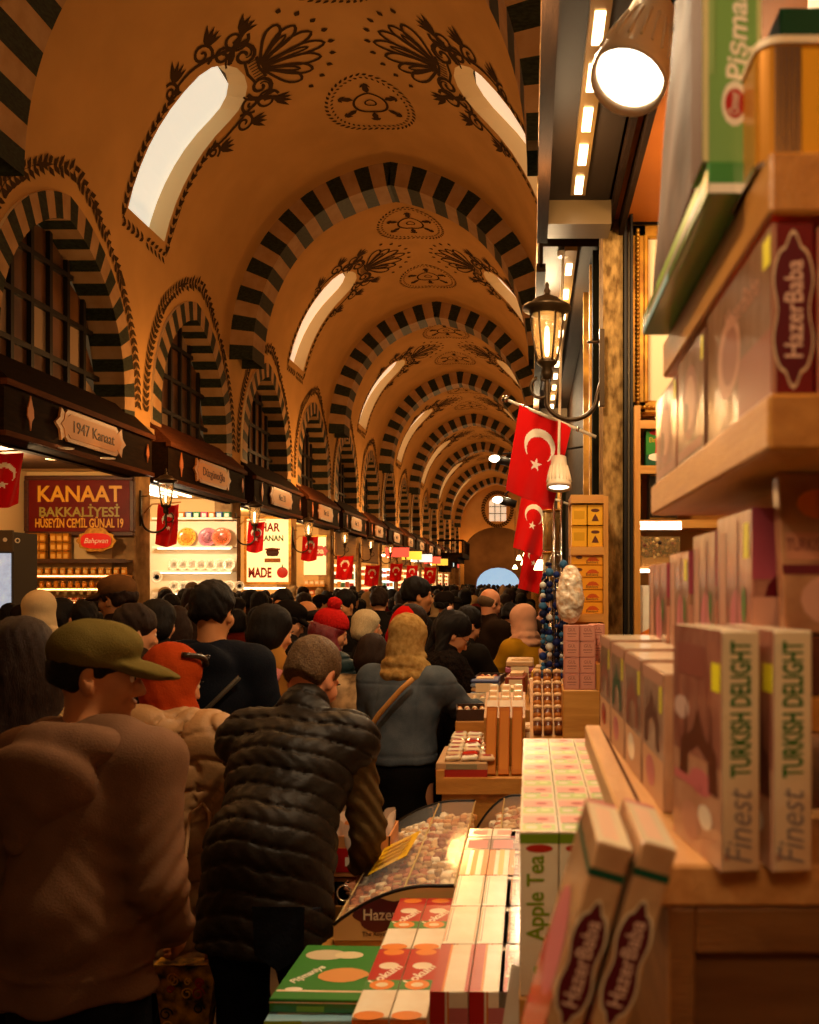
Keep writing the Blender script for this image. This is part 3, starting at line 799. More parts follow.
# goods rows: packets, jars, trays, by shop
def goods_row(name, cat, proto, xs, Y, z, labelfn, group, lean=0):
    out = []
    for i, x in enumerate(xs):
        tags = dict(label=labelfn(i), cat=cat, group=group)
        if not out: proto.location = (x, Y, z); proto.rotation_euler = (math.radians(lean), 0, 0); tag(proto, **tags); out.append(proto)
        else: out.append(copy_tree(proto, (x, Y, z), **tags))
    return out
cols_orange = ['#d88a28', '#e0a040', '#c86a1c', '#e8c070', '#b04a18', '#d8b060']
X0s, X1s = at(24, 0, Y0)[0], at(133, 0, Y0)[0]
rows = [(566, 'cellophane packet of dried fruit', 'dried_fruit_packet', .09, 14), (579, 'honey jar with a gold lid', 'honey_jar', .085, 15), (592, 'tray of loose turkish delight', 'sweet_tray', .17, 8), (606, 'bag of orange spices', 'spice_bag', .12, 11)]
for ri, (py, what, nm, w_, n_) in enumerate(rows):
    z = at(0, py+9, Y0)[2]; Yr = Y0-.12-.12*ri
    shelf_run('display_shelf' if ri == 0 else 'display_shelf.%03d' % ri, X0s, X1s, Yr+.1, .22, z, 'lit display shelf carrying %ss in the nearest shop' % what, m=ply, group='display shelves of the nearest shop')
    b = MB(); c1, c2_ = cols_orange[ri], cols_orange[(ri+3) % 6]
    if nm == 'honey_jar': b.lathe([(.034, 0), (.038, .02), (.038, .07), (.03, .085)], mat('honey', '#c87810', .1, coat=1), n=12); b.lathe([(.033, .085), (.033, .105), (.001, .106)], gold, n=12)
    elif nm == 'sweet_tray':
        b.box(-w_/2, w_/2, -.08, .08, 0, .025, white_paint)
        for a in range(4):
            for c in range(3): b.box(-.065+a*.035, -.038+a*.035, -.06+c*.045, -.03+c*.045, .025, .055, plain(['#d8702c', '#e8c89a', '#a83a20'][(a+c) % 3]), bev=.004)
    else:
        b.box(-w_*.42, w_*.42, -.03, .03, 0, .1, plain(c1, .25, coat=1), bev=.012); b.box(-w_*.3, w_*.3, -.033, -.03, .03, .075, plain(c2_)); b.box(-w_*.42, w_*.42, -.004, .004, .1, .12, plain(c2_, .3))
    pr = b.build(nm); xs = [X0s+.08+(X1s-X0s-.16)*i/(n_-1) for i in range(n_)]
    goods_row(nm, what.split()[-1] if 'jar' not in what else 'jar', pr, xs, Yr, z, lambda i, what=what: '%s on the %s lit shelf of the KANAAT shop' % (what, ORD[ri]), what+'s in the nearest shop')
    b = MB(); b.box(X0s, X1s, Yr-.13, Yr-.11, z-.03, z-.01, tube_glow); b.build('shelf_light', label='warm strip light under the %s lit shelf from the top of the nearest shop' % ORD[ri], cat='strip light', group='shelf lights of the nearest shop')
# counter case on the far left with bluish reflections painted as glow on its glass, and its header
b = MB(); r3 = empty('display_fridge', at(0, 583, 10.6), label='glass-fronted display fridge with painted bluish white reflections at the left edge beside the KANAAT shop', cat='fridge')
L = MB(); p0, p1 = at(-60, 640, 10.6), at(14, 532, 10.6)
L.box(p0.x-r3.location.x, p1.x-r3.location.x, -.0, .5, p0.z-r3.location.z-.9, p1.z-r3.location.z, plain('#4a4238')); L.build('cabinet', r3)
L = MB(); L.box(p0.x-r3.location.x+.03, p1.x-r3.location.x-.03, -.012, -.004, -.5, .35, mat('fridge_reflection_glow', '#bcd0ea', .2, c2='#6a5a8a', vs=6, emit=.45, ecol=(.75, .85, 1))); L.build('door', r3)
L = MB(); L.box(p0.x-r3.location.x, p1.x-r3.location.x, -.03, 0, .37, .62, plain('#5a4c3c')); L.text('• • ◦', .2, white_paint, T(.1, -.035, .5) @ FACE_CAM, .003); L.build('header', r3)
for i, px in enumerate((8, 20)):
    for j, py in enumerate((598, 611)):
        pass
# dark panel and downlights in the grocer's ceiling
b = MB(); b.box(-7.6, -6.15, 10.2, 13.0, 3.40, 3.45, plain('#2c1c10')); b.build('ceiling_panel', kind='structure')
n = 0
for (px, py) in ((28, 449), (66, 448), (85, 458), (108, 458), (8, 462), (53, 459)):
    Yd = (3.39-EYE)*F/(VY-py); p = at(px, py, Yd)
    tags = dict(label='round recessed downlight in the ceiling of the nearest shop', cat='downlight', group='downlights of the nearest shop')
    if n == 0:
        dl = empty('downlight', p, **tags); bb = MB(); bb.lathe([(.001, -.002), (.075, -.002), (.075, 0)], spot_glow, n=16); bb.build('lens', dl); bb = MB(); bb.lathe([(.075, -.004), (.092, -.008), (.092, .0)], white_paint, n=16); bb.build('rim', dl)
    else: copy_tree(dl, p, **tags)
    n += 1
# ---- shop 1: plates ----
Y1 = yS[1]; xa, xb = at(158, 0, Y1)[0], at(237, 0, Y1)[0]
b = MB(); b.box(xa-.3, xb, Y1-.02, Y1, .9, 3.0, mat('lit_backboard', '#e6d6b8', .5)); b.build('shop_backboard', label='pale lit backboard behind the plates in the plate shop', cat='board')
for i, (zy, lab) in enumerate(((547, 'top'), (571, 'middle'), (592, 'lower'), (607, 'lowest'))):
    shelf_run('glass_shelf' if i == 0 else 'glass_shelf.%03d' % i, xa, xb, Y1, .28, at(0, zy, Y1)[2], '%s white shelf in the plate shop' % lab, th=.025, m=white_paint, group='shelves in the plate shop')
    b = MB(); b.box(xa+.1, xb-.05, Y1-.27, Y1-.25, at(0, zy, Y1)[2]-.05, at(0, zy, Y1)[2]-.028, spot_glow); b.build('shelf_light', label='white strip light under the %s shelf of the plate shop' % lab, cat='strip light')
for i, (px, c1, c2_, c3, nm) in enumerate(((187, '#c83a10', '#e8761c', '#f0a23c', 'orange'), (208, '#d05a78', '#f0d8c0', '#b86a7a', 'pink and white'), (222, '#6a1a10', '#3c6a3a', '#d8683a', 'red and green'))):
    b = disc_plate(.195, c1, c2_, c3); o = b.build('painted_plate', label='large %s painted plate standing on the top shelf of the plate shop' % nm, cat='plate', group='large plates')
    p = at(px, 533, Y1-.1-.03*i); o.location = (p.x, p.y, at(0, 547, Y1)[2]+.19); o.rotation_euler = (math.radians(78), 0, 0)
for rr_, (zy, r_) in enumerate(((571, .125), (592, .115))):
    pr = None
    for i in range(7):
        px = 176+i*9.2; z = at(0, zy, Y1)[2]+r_*.98
        tags = dict(label='small pale painted plate, %s from the left on the %s plate shelf' % (ORD[i], 'middle' if rr_ == 0 else 'lower'), cat='plate', group='small plates')
        loc = (at(px, 0, Y1)[0], Y1-.1, z)
        if pr is None: b = disc_plate(r_, '#c89058', '#f0e6d0', '#e6d6bc'); pr = b.build('small_plate', **tags); pr.location = loc; pr.rotation_euler = (math.radians(76), 0, 0)
        else: copy_tree(pr, loc, **tags)
pr = None
for i in range(9):      # row of boxes above
    loc = (at(170+i*7.5, 0, Y1)[0], Y1-.15, at(0, 519, Y1)[2])
    b = MB(); c = ['#3a7a4a', '#b04a6a', '#c8702c', '#4a6a9a'][i % 4]; b.box(-.065, .065, -.06, .06, 0, .13, plain(c), bev=.006); b.box(-.04, .04, -.062, -.06, .03, .1, white_paint)
    b.build('gift_box', label='%s gift box on the highest shelf above the plates, %s from the left' % ({0: 'green', 1: 'pink', 2: 'orange', 3: 'blue'}[i % 4], ORD[i]), cat='box', group='gift boxes above the plates').location = loc
shelf_run('upper_shelf', xa, xb, Y1, .3, at(0, 519, Y1)[2], 'highest shelf above the painted plates carrying gift boxes', th=.02, m=white_paint)
for i in range(5):      # diagonal light bars in the ceiling of the plate shop
    b = MB(); x = -7.3+i*.27; b.tube([(x, 15.2, 3.40), (x, 17.2, 3.40)], .022, spot_glow, n=6); b.build('ceiling_light_bar', label='white light bar in the ceiling of the plate shop, %s from the left' % ORD[i], cat='strip light', group='light bars of the plate shop')
# round wall plate and small wares beside the pier
for i, (px, py, r_, c) in enumerate(((157, 577, .12, '#b8c0c8'), (158, 600, .14, '#c8a890'), (176, 600, .11, '#d8b8a0'), (240, 586, .1, '#d8c8b0'))):
    b = disc_plate(r_, c, '#3c2c1c', '#d8cab0'); o = b.build('hanging_plate', label='round decorative plate hung %s in the plate shop' % ('beside the pier, high', 'beside the pier, low', 'low beneath the shelves', 'by the right jamb')[i], cat='plate'); o.location = at(px, py, Y1-.5); o.rotation_euler = (PI/2, 0, 0)
for i, (px, py, c) in enumerate(((190, 602, '#d05a8a'), (202, 601, '#d8a03a'), (214, 602, '#4a9a6a'), (224, 602, '#c8502c'), (232, 602, '#e0c8a0'))):
    b = MB(); b.lathe([(.02, 0), (.06, .03), (.075, .07), (.07, .07), (.05, .03), (.001, .012)], plain(c, .2), n=14); o = b.build('ceramic_bowl', label='small %s ceramic bowl on the lowest shelf of the plate shop' % ('pink', 'yellow', 'green', 'red', 'cream')[i], cat='bowl'); o.location = (at(px, 0, Y1)[0], Y1-.15, at(0, 607, Y1)[2])
# ---- shop 2: lit board ----
Y2 = yS[2]; p0, p1 = at(247, 582, Y2-.05), at(289, 519, Y2-.05); cx_, cz_ = (p0.x+p1.x)/2, (p0.z+p1.z)/2; W_, H_ = (p1.x-p0.x)/2, (p1.z-p0.z)/2
r4 = empty('lit_menu_board', (cx_, Y2-.05, cz_), label='large glowing cream board with a picture of a pot and red and green lettering', cat='sign')
b = MB(); b.box(-W_, W_, -.02, .02, -H_, H_, mat('lightbox_face', '#f2d9a2', .5, emit=1.0, ecol=(1, .66, .30))); b.build('face', r4)
b = MB()
for (x0, x1, z0, z1) in ((-W_-.05, W_+.05, H_, H_+.06), (-W_-.05, W_+.05, -H_-.06, -H_), (-W_-.06, -W_, -H_, H_), (W_, W_+.06, -H_, H_)): b.box(x0, x1, -.05, .03, z0, z1, gold)
b.build('frame', r4)
dr = plain('#7a1a0c'); dgreen = plain('#2c5a1c')
b = MB(); f = lambda *a: T(*a) @ FACE_CAM
b.text('BAHAR', .3, dr, f(-.1, -.023, H_*.72), .003, bold=.03, fit=W_*1.5); b.text('RANAN', .2, dgreen, f(.1, -.023, H_*.38), .003, bold=.03, fit=W_*1.1)
b.text('MADE', .34, dr, f(-.2, -.023, -H_*.72), .003, bold=.04, fit=W_*1.1)
b.lathe([(.001, -.1), (.13, -.09), (.17, 0), (.15, .06), (.001, .06)], plain('#3a1a0c'), T(.12, -.022, -.05) @ Matrix.Diagonal((1, .02, 1, 1)), n=16)
b.lathe([(.19, .06), (.19, .1), (.001, .12)], plain('#5a2a12'), T(.12, -.022, -.05) @ Matrix.Diagonal((1, .02, 1, 1)), n=16)
b.box(-.08, .32, -.026, -.02, -.3, -.2, mat('cake', '#8a5020', .6)); b.sphere((W_*.7, -.03, -H_*.7), .14, red_paint, scale=(1, .1, 1)); b.box(W_*.7-.01, W_*.7+.01, -.05, -.02, -H_*.7+.12, -H_*.7+.2, dgreen)
b.build('picture', r4)
for i, py in enumerate((592, 600)):
    shelf_run('sweets_shelf' if i == 0 else 'sweets_shelf.001', p0.x, p1.x, Y2-.1-.2*i, .25, at(0, py+4, Y2)[2], '%s counter shelf under the glowing board' % ('upper', 'lower')[i], m=mat('lit_orange_shelf', '#d88020', .4))
    b = MB(); b.box(p0.x, p1.x, Y2-.4-.2*i, Y2-.38-.2*i, at(0, py-3, Y2)[2], at(0, py-3, Y2)[2]+.04, tube_glow); b.build('shelf_light', label='warm strip light over the %s counter shelf under the glowing board' % ('upper', 'lower')[i], cat='strip light')
    b = MB(); b.lathe([(.001, 0), (.09, .0), (.1, .02), (.05, .07), (.001, .09)], plain('#d88a30'), n=12); pr = b.build('heap_tray')
    goods_row('heap_tray', 'tray', pr, [p0.x+.12+.22*q for q in range(5)], Y2-.22-.2*i, at(0, py+4, Y2)[2], lambda q, i=i: 'little heap of orange sweets, %s on the %s counter shelf under the glowing board' % (ORD[q], ('upper', 'lower')[i]), 'heaps of orange sweets')
# ---- shop 3: Baba board ----
Y3 = yS[3]; p0, p1 = at(304, 565, Y3-.05), at(326, 537, Y3-.05); r5 = empty('lit_brand_board', ((p0.x+p1.x)/2, Y3-.05, (p0.z+p1.z)/2), label='glowing cream board with a red lozenge reading Baba', cat='sign'); W_, H_ = (p1.x-p0.x)/2, (p1.z-p0.z)/2
b = MB(); b.box(-W_, W_, -.02, .02, -H_-.3, H_, mat('lightbox_face', '#f2d9a2')); b.box(-W_-.03, W_+.03, -.03, .03, H_, H_+.05, gold); b.build('face', r5)
b = MB(); b.prism(plaque_outline(.24, .32), .02, red_paint, T(.02, -.02, 0) @ FACE_CAM); b.text('Baba', .24, white_paint, T(.02, -.042, 0) @ FACE_CAM, .003, bold=.03, fit=.5); b.build('lozenge', r5)
for i, py in enumerate((580, 590, 600)):
    shelf_run('packet_shelf' if i == 0 else 'packet_shelf.%03d' % i, at(303, 0, Y3)[0], at(327, 0, Y3)[0], Y3-.05, .3, at(0, py+5, Y3)[2], '%s shelf below the Baba board' % ('top', 'middle', 'bottom')[i], m=ply)
    b = MB(); b.box(-.07, .07, -.03, .03, 0, .15, plain(['#d8b078', '#c86a3a', '#e0c060'][i], .3), bev=.008); b.box(-.045, .045, -.033, -.03, .04, .11, white_paint); pr = b.build('sweet_packet')
    goods_row('sweet_packet', 'packet', pr, [at(305, 0, Y3)[0]+.1+.155*q for q in range(4)], Y3-.2, at(0, py+5, Y3)[2], lambda q, i=i: '%s packet on the %s shelf below the Baba board' % (('cream', 'red-brown', 'yellow')[i], ('top', 'middle', 'bottom')[i]), 'packets below the Baba board')
# ---- farther shops: blinds, glowing fronts ----
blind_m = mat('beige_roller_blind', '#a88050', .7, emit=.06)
for k in range(4, 13):
    yc = SH_C[k]; y1 = yS[k]; xl, xr = -7.4, -6.12
    tint = [('#f2e0b0', (1, .82, .5)), ('#f0d090', (1, .7, .35)), ('#d8f0dc', (.75, 1, .85)), ('#f2d9a2', (1, .66, .3)), ('#fff0d0', (1, .85, .6)), ('#f0c070', (1, .6, .25)), ('#f2d9a2', (1, .7, .35)), ('#e8c080', (1, .6, .28)), ('#f2d9a2', (1, .66, .3))][k-4]
    r6 = empty('shop_display', (-6.7, y1, 0), label='glowing glass display case full of goods in the %s shop along the left arcade' % ORD[k], cat='display case', group='display cases of the far left shops')
    b = MB(); b.box(-.7, .58, -.4, -.0, 0, 1.1, shelf_m); b.build('base', r6)
    b = MB(); b.box(-.66, .54, -.03, 0, 1.1, 2.4, mat('case_glow_%d' % k, tint[0], .4, emit=1.6, ecol=tint[1])); b.build('lit_back', r6)
    for q in range(4):
        b = MB(); b.box(-.66, .54, -.3, -.03, 1.3+.28*q, 1.32+.28*q, white_paint)
        rr = random.Random(k*9+q)
        for w_ in range(8): c = rr.choice(cols_orange+['#b02a1a', '#3a6a3a', '#e8dcc0', '#5a2a12']); hh = rr.uniform(.1, .2); b.box(-.64+.148*w_, -.52+.148*w_, -.26, -.1, 1.32+.28*q, 1.32+.28*q+hh, plain(c, .4))
        b.build('shelf', r6)
    if k in (4, 5, 7, 9):
        b = MB(); b.box(X_W-.04, X_W+.0, yc-1.6, yc+1.6, 2.55, 3.36, blind_m)
        for q in range(8): b.box(X_W-.045, X_W+.006, yc-1.6, yc+1.6, 2.6+.1*q, 2.61+.1*q, plain('#8a6538'))
        b.box(X_W-.06, X_W+.02, yc-1.62, yc+1.62, 2.5, 2.56, plain('#6a4c2a')); b.build('roller_blind', label='half-lowered beige blind over the %s shop along the left arcade' % ORD[k], cat='blind', group='blinds')
    if k >= 6:
        b = MB(); b.box(-.5, .5, -.03, .03, -.2, .2, mat('sign_glow_%d' % (k % 3), ('#e8503a', '#f0c040', '#e8f0e0')[k % 3], .4, emit=1.2)); b.box(-.53, .53, -.035, .035, .2, .24, iron); o = b.build('hanging_sign', label='small glowing %s sign hanging at the %s shop along the left arcade' % (('red', 'yellow', 'white')[k % 3], ORD[k]), cat='sign'); o.location = (-5.62, yc-.6, 3.05)
    for q in range(3):
        b = MB(); b.sphere((0, 0, 0), .07, tube_glow, n=8); b.lathe([(.1, .04), (.06, .12), (.02, .14)], iron, n=10); o = b.build('shop_lamp', label='small warm pendant lamp in the %s shop along the left arcade' % ORD[k], cat='lamp', group='lamps of the far left shops'); o.location = (-6.3, yc-1.2+1.2*q, 2.95)
# lanterns and flags on the left piers
pierY = [yc-4.485/2 for yc in SH_C[1:11]]
lab_l = ['wall lantern on the pier beside the KANAAT shop', 'wall lantern on the pier between the plates and the glowing pot board', 'wall lantern on the pier beside the Baba board']
proto_l = None
for i, y in enumerate(pierY):
    M = T(X_W+.42, y-.1, 2.95) @ RZ(180) @ Matrix.Scale(1.45, 4); lab = lab_l[i] if i < 3 else 'iron wall lantern on a pier, %s along the left arcade' % ORD[i]
    tags = dict(label=lab, cat='lantern', group='lanterns on the left piers')
    if proto_l is None: proto_l = wall_lantern(M, **tags)
    else: c = copy_tree(proto_l, **tags); c.matrix_world = M
fl = [((4, 478), 10.9, .42, .62), ((168, 524), 14.05, .33, .62), ((256, 536), 18.5, .34, .6), ((310, 548), 23.0, .4, .6), ((345, 567), 27.4, .5, .7), ((372, 575), 31.9, .5, .7), ((396, 572), 36.4, .5, .7), ((412, 573), 40.9, .5, .7), ((430, 575), 45.4, .6, .8)]
lf = ['red flag with white crescent hanging at the left edge by the glass fridge', 'small crescent flag on the pier beside the plate shop', 'small crescent flag hanging in front of the pot board', 'small crescent flag in front of the Baba board', 'small crescent flag on the pier by the beige blind']
for i, ((px, py), y, w_, h_) in enumerate(fl):
    p = at(px, py, y); r7 = empty('crescent_flag', (p.x-w_*.45, y, p.z+h_/2), label=lf[i] if i < 5 else 'small crescent flag, %s along the left arcade' % ORD[i], cat='flag', group='small flags on the left')
    o = flag_obj('cloth', w_, h_, T(0, 0, 0) @ FACE_CAM @ RZ(0), nu=36 if i < 4 else 20, nv=44 if i < 4 else 24, wave=.03, seed=i, sag=.08, drop=.5); o.parent = r7
    b = MB(); b.tube([(-6.02-r7.location.x if i else -.15, 0, -.14), (-.1, 0, 0), (w_+.02, 0, .03)], .012, ply, n=6); b.build('pole', r7)
# =============================== RIGHT SIDE: canopy, pillar, shelving ===============================
soffit = mat('dark_soffit', '#20160c', .6, c2='#281c10', vs=3)
SOF = 3.35
def canopy(y0, y1, lab, nled=9, near=False):
    root = empty('shop_canopy', (.2, (y0+y1)/2, SOF), label=lab, cat='canopy', group='canopies over the right-hand stalls')
    M = T(-.2, -(y0+y1)/2, -SOF)
    b = MB(); b.box(.06, .34, y0, y1, SOF, SOF+.06, soffit, M); b.box(.06, .34, y1-.16, y1, SOF-.10, SOF+.5, mat('canopy_end', '#5a4526', .4), M); b.build('soffit', root)
    b = MB(); b.box(.045, .062, y0, y1, SOF-.1, SOF+.9, wood_dark, M); b.box(.03, .075, y0, y1, SOF-.12, SOF-.08, wood_dark, M); b.box(.036, .05, y0, y1, SOF+.3, SOF+.34, gold, M); b.build('front_board', root)
    b = MB(); b.box(.165, .225, y0, y1-.25, SOF-.02, SOF+.0, mat('led_channel', '#8a6a3a', .3, metal=.6), M); ch = b.build('light_channel', root)
    n = nled
    for i in range(n):
        y = y0+.25+(y1-y0-.6)*i/(n-1); b = MB(); b.box(.18, .21, y-.075, y+.075, SOF-.026, SOF-.014, tube_glow, M); b.build('lamp', ch)
    return root
canopy(1.3, 3.92, 'dark canopy overhead with a strip of glowing lamps, nearest on the right', 9)
canopy(4.28, 8.4, 'dark lamp-lit canopy just beyond the stone pillar on the right', 10)
for i, y in enumerate((8.8, 13.3, 17.8, 22.3)): canopy(y, y+4.1, 'dark lamp-lit canopy, %s beyond the stone pillar on the right' % ORD[i+1], 8)
# wall on the right
b = MB(); b.box(.345, .55, 4.25, END_Y, 0, 4.15, wood_dark)
for i in range(17):
    y = 4.3+4.485*i; b.box(.30, .35, y, y+.28, 0, 3.34, mat('green_pilaster', '#16150b', .85)); b.box(.29, .345, y+.08, y+.12, .2, 3.3, gold); b.box(.285, .345, y+.5, y+.53, .4, 3.3, gold)
b.build('wall_right', kind='structure')
b = MB(); b.box(.33, 2.4, -1, 4.2, SOF, SOF+.08, mat('orange_ceiling', '#a85c1c', .6, c2='#94501a', vs=2)); b.box(.44, 2.4, 4.14, 4.2, 0, SOF, ply); b.box(.5, .56, .3, 1.62, 0, SOF, ply_end)
for i in range(2): b.box(.34+.05*i, .36+.05*i, .5, 4.1, SOF-.05-.02*i, SOF, wood_dark)
b.build('wall_right_shop', kind='structure')
b = MB(); b.box(.322, .408, 3.96, 4.2, 0, SOF, mat('pitted_stone', '#a5824c', .9, c2='#5f4626', vs=7, bump=1.0, bs=10, stretch=(5, 5, 2.2))); b.box(.412, .424, 3.93, 4.2, 0, SOF, iron); b.box(.426, .437, 3.95, 4.2, 0, SOF, mat('grey_rail', '#6a5a40', .4, metal=.5)); b.box(.437, .446, 3.9, 4.2, 0, SOF, iron); b.build('wall_pillar', kind='structure')
# tall back shelf with framed panel
YB = 4.08
def zz(py, Y): return EYE-(py-VY)*Y/F
root = empty('tall_shelf_unit', (.86, YB, 0), label='tall honey-coloured wooden shelf unit standing behind the stone pillar on the right', cat='shelf unit')
M = T(-.86, -YB, 0)
b = MB(); b.box(.448, .474, YB-.22, YB+.02, 0, zz(415, YB), ply_end, M); b.box(1.1, 1.13, YB-.22, YB+.02, 0, zz(415, YB), ply_end, M); b.build('upright', root)
for py in (421, 466, 520, 641, 700):
    b = MB(); z = zz(py, YB-.2); b.box(.474, 1.1, YB-.22, YB+.02, z-.035, z, ply, M); b.build('shelf_board', root)
b = MB(); b.box(.474, 1.1, YB-.0, YB+.02, 0, zz(421, YB), mat('shelf_back', '#b0722c', .6), M); b.build('back_panel', root)
root = empty('framed_panel', (.74, YB-.05, (zz(231, YB)+zz(417, YB))/2), label='tall white panel with an orange lozenge in a beaded gold frame above the tea boxes', cat='picture')
H_ = (zz(231, YB)-zz(417, YB))/2; W_ = .29
b = MB(); b.box(-W_, W_, 0, .03, -H_, H_, mat('panel_white', '#e6cfa6', .5)); b.prism([(0, .09), (.035, .035), (.13, 0), (.035, -.035), (0, -.09), (-.035, -.035), (-.13, 0), (-.035, .035)], .004, mat('lozenge_pale', '#c89a60', .5), T(-.03, -.001, .02) @ FACE_CAM); b.prism([(0, .06), (.02, .022), (.085, 0), (.02, -.022), (0, -.06), (-.02, -.022), (-.085, 0), (-.02, .022)], .008, mat('lozenge_orange', '#c8641a', .5), T(-.03, -.001, .02) @ FACE_CAM); b.build('panel', root)
b = MB()
for (x0, x1, z0, z1) in ((-W_, -W_+.07, -H_, H_), (W_-.07, W_, -H_, H_), (-W_, W_, H_-.06, H_), (-W_, W_, -H_, -H_+.06)): b.box(x0, x1, -.03, .0, z0, z1, gold, bev=.008)
for (x0, x1, z0, z1) in ((-W_+.055, -W_+.075, -H_+.05, H_-.05), (W_-.075, W_-.055, -H_+.05, H_-.05)): b.box(x0, x1, -.042, -.0, z0, z1, gold, bev=.005)
for i in range(44):
    z = -H_+.03+i*(2*H_-.06)/43
    for x in (-W_+.028, W_-.028): b.sphere((x, -.033, z), .011, gold, n=6)
for i in range(26): b.sphere((-W_+.04+i*(2*W_-.08)/25, -.033, -H_+.028), .011, gold, n=6)
b.box(-W_-.01, W_+.01, -.05, .02, H_, H_+.12, wood_dark, bev=.01); b.box(-W_-.02, W_+.02, -.06, .02, H_+.04, H_+.06, gold)
b.build('gilded_frame', root)

# ---------- cartons ----------
def carton(name, w, d, h, m, front=(), left=(), top=(), bev=.0015, tilt=None):
    """w along x, d along y, h along z; decor items: ('r',x0,x1,y0,y1,mat) fractions of the face, ('t',text,size,cx,cy,mat,rot,fit), ('p',poly,cx,cy,scale,mat,rot)"""
    b = MB(); b.box(-w/2, w/2, -d/2, d/2, 0, h, m, bev=bev); e = .0006
    for items, M, fw, fh in ((front, T(0, -d/2-e*.3, h/2) @ FACE_CAM, w, h), (left, T(-w/2-e*.3, 0, h/2) @ FACE_HALL, d, h), (top, T(0, 0, h+e*.3), w, d)):
        for i, it in enumerate(items):
            Z = T(0, 0, e*(.25+.12*i))
            if it[0] == 'r': b.add([(fw*(it[1]-.5), fh*(it[3]-.5), 0), (fw*(it[2]-.5), fh*(it[3]-.5), 0), (fw*(it[2]-.5), fh*(it[4]-.5), 0), (fw*(it[1]-.5), fh*(it[4]-.5), 0)], [(0, 1, 2, 3)], it[5], M @ Z)
            elif it[0] == 't': b.text(it[1], it[2], it[5], M @ Z @ T(fw*(it[3]-.5), fh*(it[4]-.5), 0) @ RZ(it[6]), .0002, fit=it[7] if len(it) > 7 else None, shear=it[8] if len(it) > 8 else 0, bold=it[9] if len(it) > 9 else 0)
            elif it[0] == 'p':
                c, s_ = math.cos(math.radians(it[6])), math.sin(math.radians(it[6]))
                P = [((x*c-y*s_)*it[4], (x*s_+y*c)*it[4], 0) for x, y in it[1]]
                b.add(P+[(0, 0, 0)] if False else P, [tuple(range(len(P)))], it[5], M @ Z @ T(fw*(it[2]-.5), fh*(it[3]-.5), 0))
    return b
def put(b, name, loc, rz=0, rx=0, ry=0, **tags):
    o = b.build(name, **tags); o.location = loc; o.rotation_euler = (math.radians(rx), math.radians(ry), math.radians(rz)); return o
BLOB = [(math.cos(2*PI*i/14), math.sin(2*PI*i/14)) for i in range(14)]
def oval(k): return [(x, y*k) for x, y in BLOB]
LOZ = []
for i in range(48):
    a = 2*PI*i/48; LOZ.append(((1+.07*math.cos(8*a))*math.cos(a)*1.0, (.40+.05*math.cos(6*a))*math.sin(a)*(1+.25*abs(math.cos(a)))))
c_cream = mat('cream_carton_print', '#ecdcb8', .35, c2='#d8b690', vs=7, coat=.7, bump=.25, bs=16); c_white = mat('white_carton_print', '#f4ecd6', .3, c2='#e6d2b4', vs=9, coat=.7, bump=.2, bs=16); c_green = plain('#2f7a2a', .35, coat=.5); c_dkgreen = plain('#0f4a30', .4)
c_red = plain('#b3201a', .3, coat=.6); c_maroon = plain('#5c101a', .3, coat=.4); c_pink = plain('#c06a6a', .4); c_yel = plain('#e8e020', .4, emit=.02); c_orange = plain('#dd7a20', .35, coat=.5); c_lime = plain('#7fae2c', .4)
c_brown = plain('#5a2c18', .4); c_pic1 = plain('#b8846a', .4); c_pic2 = plain('#8a4a3a', .4); c_navy = plain('#1c2a4a', .4)
pink_film = cello('pink_brown_film', '#a8705a', '#8a5040', 14, (1, 3, 1)); dark_film = cello('brown_film', '#6a4630', '#8a624a', 10, (1, 2, 1))
yellow_box = plain('#e0a01a', .4); 
# tea boxes on the tall shelf
def tea_glass(s, m=None): return [('p', [(-.28, 0), (.28, 0), (.22, .4), (.26, .9), (-.26, .9), (-.22, .4)], .5, .3, s, c_red, 0), ('p', oval(.25), .5, .27, s*.6, c_white, 0)]
z = zz(466, YB-.2)
put(carton('x', .118, .07, .165, c_green, front=[('r', 0, 1, 0, .3, c_dkgreen), ('p', oval(.3), .5, .88, .045, c_red, 0), ('t', 'Elma Çayı', .03, .5, .68, yellow_box, 0, .09)]+tea_glass(.08)+[('p', oval(.3), .5, .22, .05, c_white, 0)]), 'tea_box', (.56, YB-.16, z), label='green tea box with a red glass of tea on it, top shelf behind the pillar', cat='tea box')
put(carton('x', .118, .07, .165, c_green, front=[('r', 0, 1, 0, .3, c_dkgreen), ('p', oval(.3), .5, .88, .045, c_red, 0)]+tea_glass(.08)), 'tea_box', (.70, YB-.16, z), label='green tea box beside the one with the glass, mostly hidden by cartons', cat='tea box')
z = zz(520, YB-.2)
put(carton('x', .125, .07, .2, plain('#1c1408', .3), front=[('r', .04, .96, .03, .05, gold), ('r', .04, .96, .95, .97, gold), ('p', oval(.35), .5, .8, .03, c_red, 0), ('t', 'ÇAY', .03, .5, .6, gold, 0, .06), ('p', [(-.28, 0), (.28, 0), (.2, .4), (.26, .9), (-.26, .9), (-.2, .4)], .5, .12, .05, c_red, 0), ('p', oval(.25), .5, .12, .025, gold, 0)]), 'tea_box', (.575, YB-.16, z), label='black and gold tea box on the shelf below the green tea box', cat='tea box')
root = empty('spice_tray', (.56, YB-.12, zz(641, YB-.2)), label='glass-fronted bin of dark spiced tea under a warm strip light behind the pillar', cat='bin')
b = MB(); b.box(-.085, .085, -.09, .08, .31, .45, mat('clear_bin', '#d8b070', .1, alpha=.25)); b.build('glass_bin', root)
b = MB()
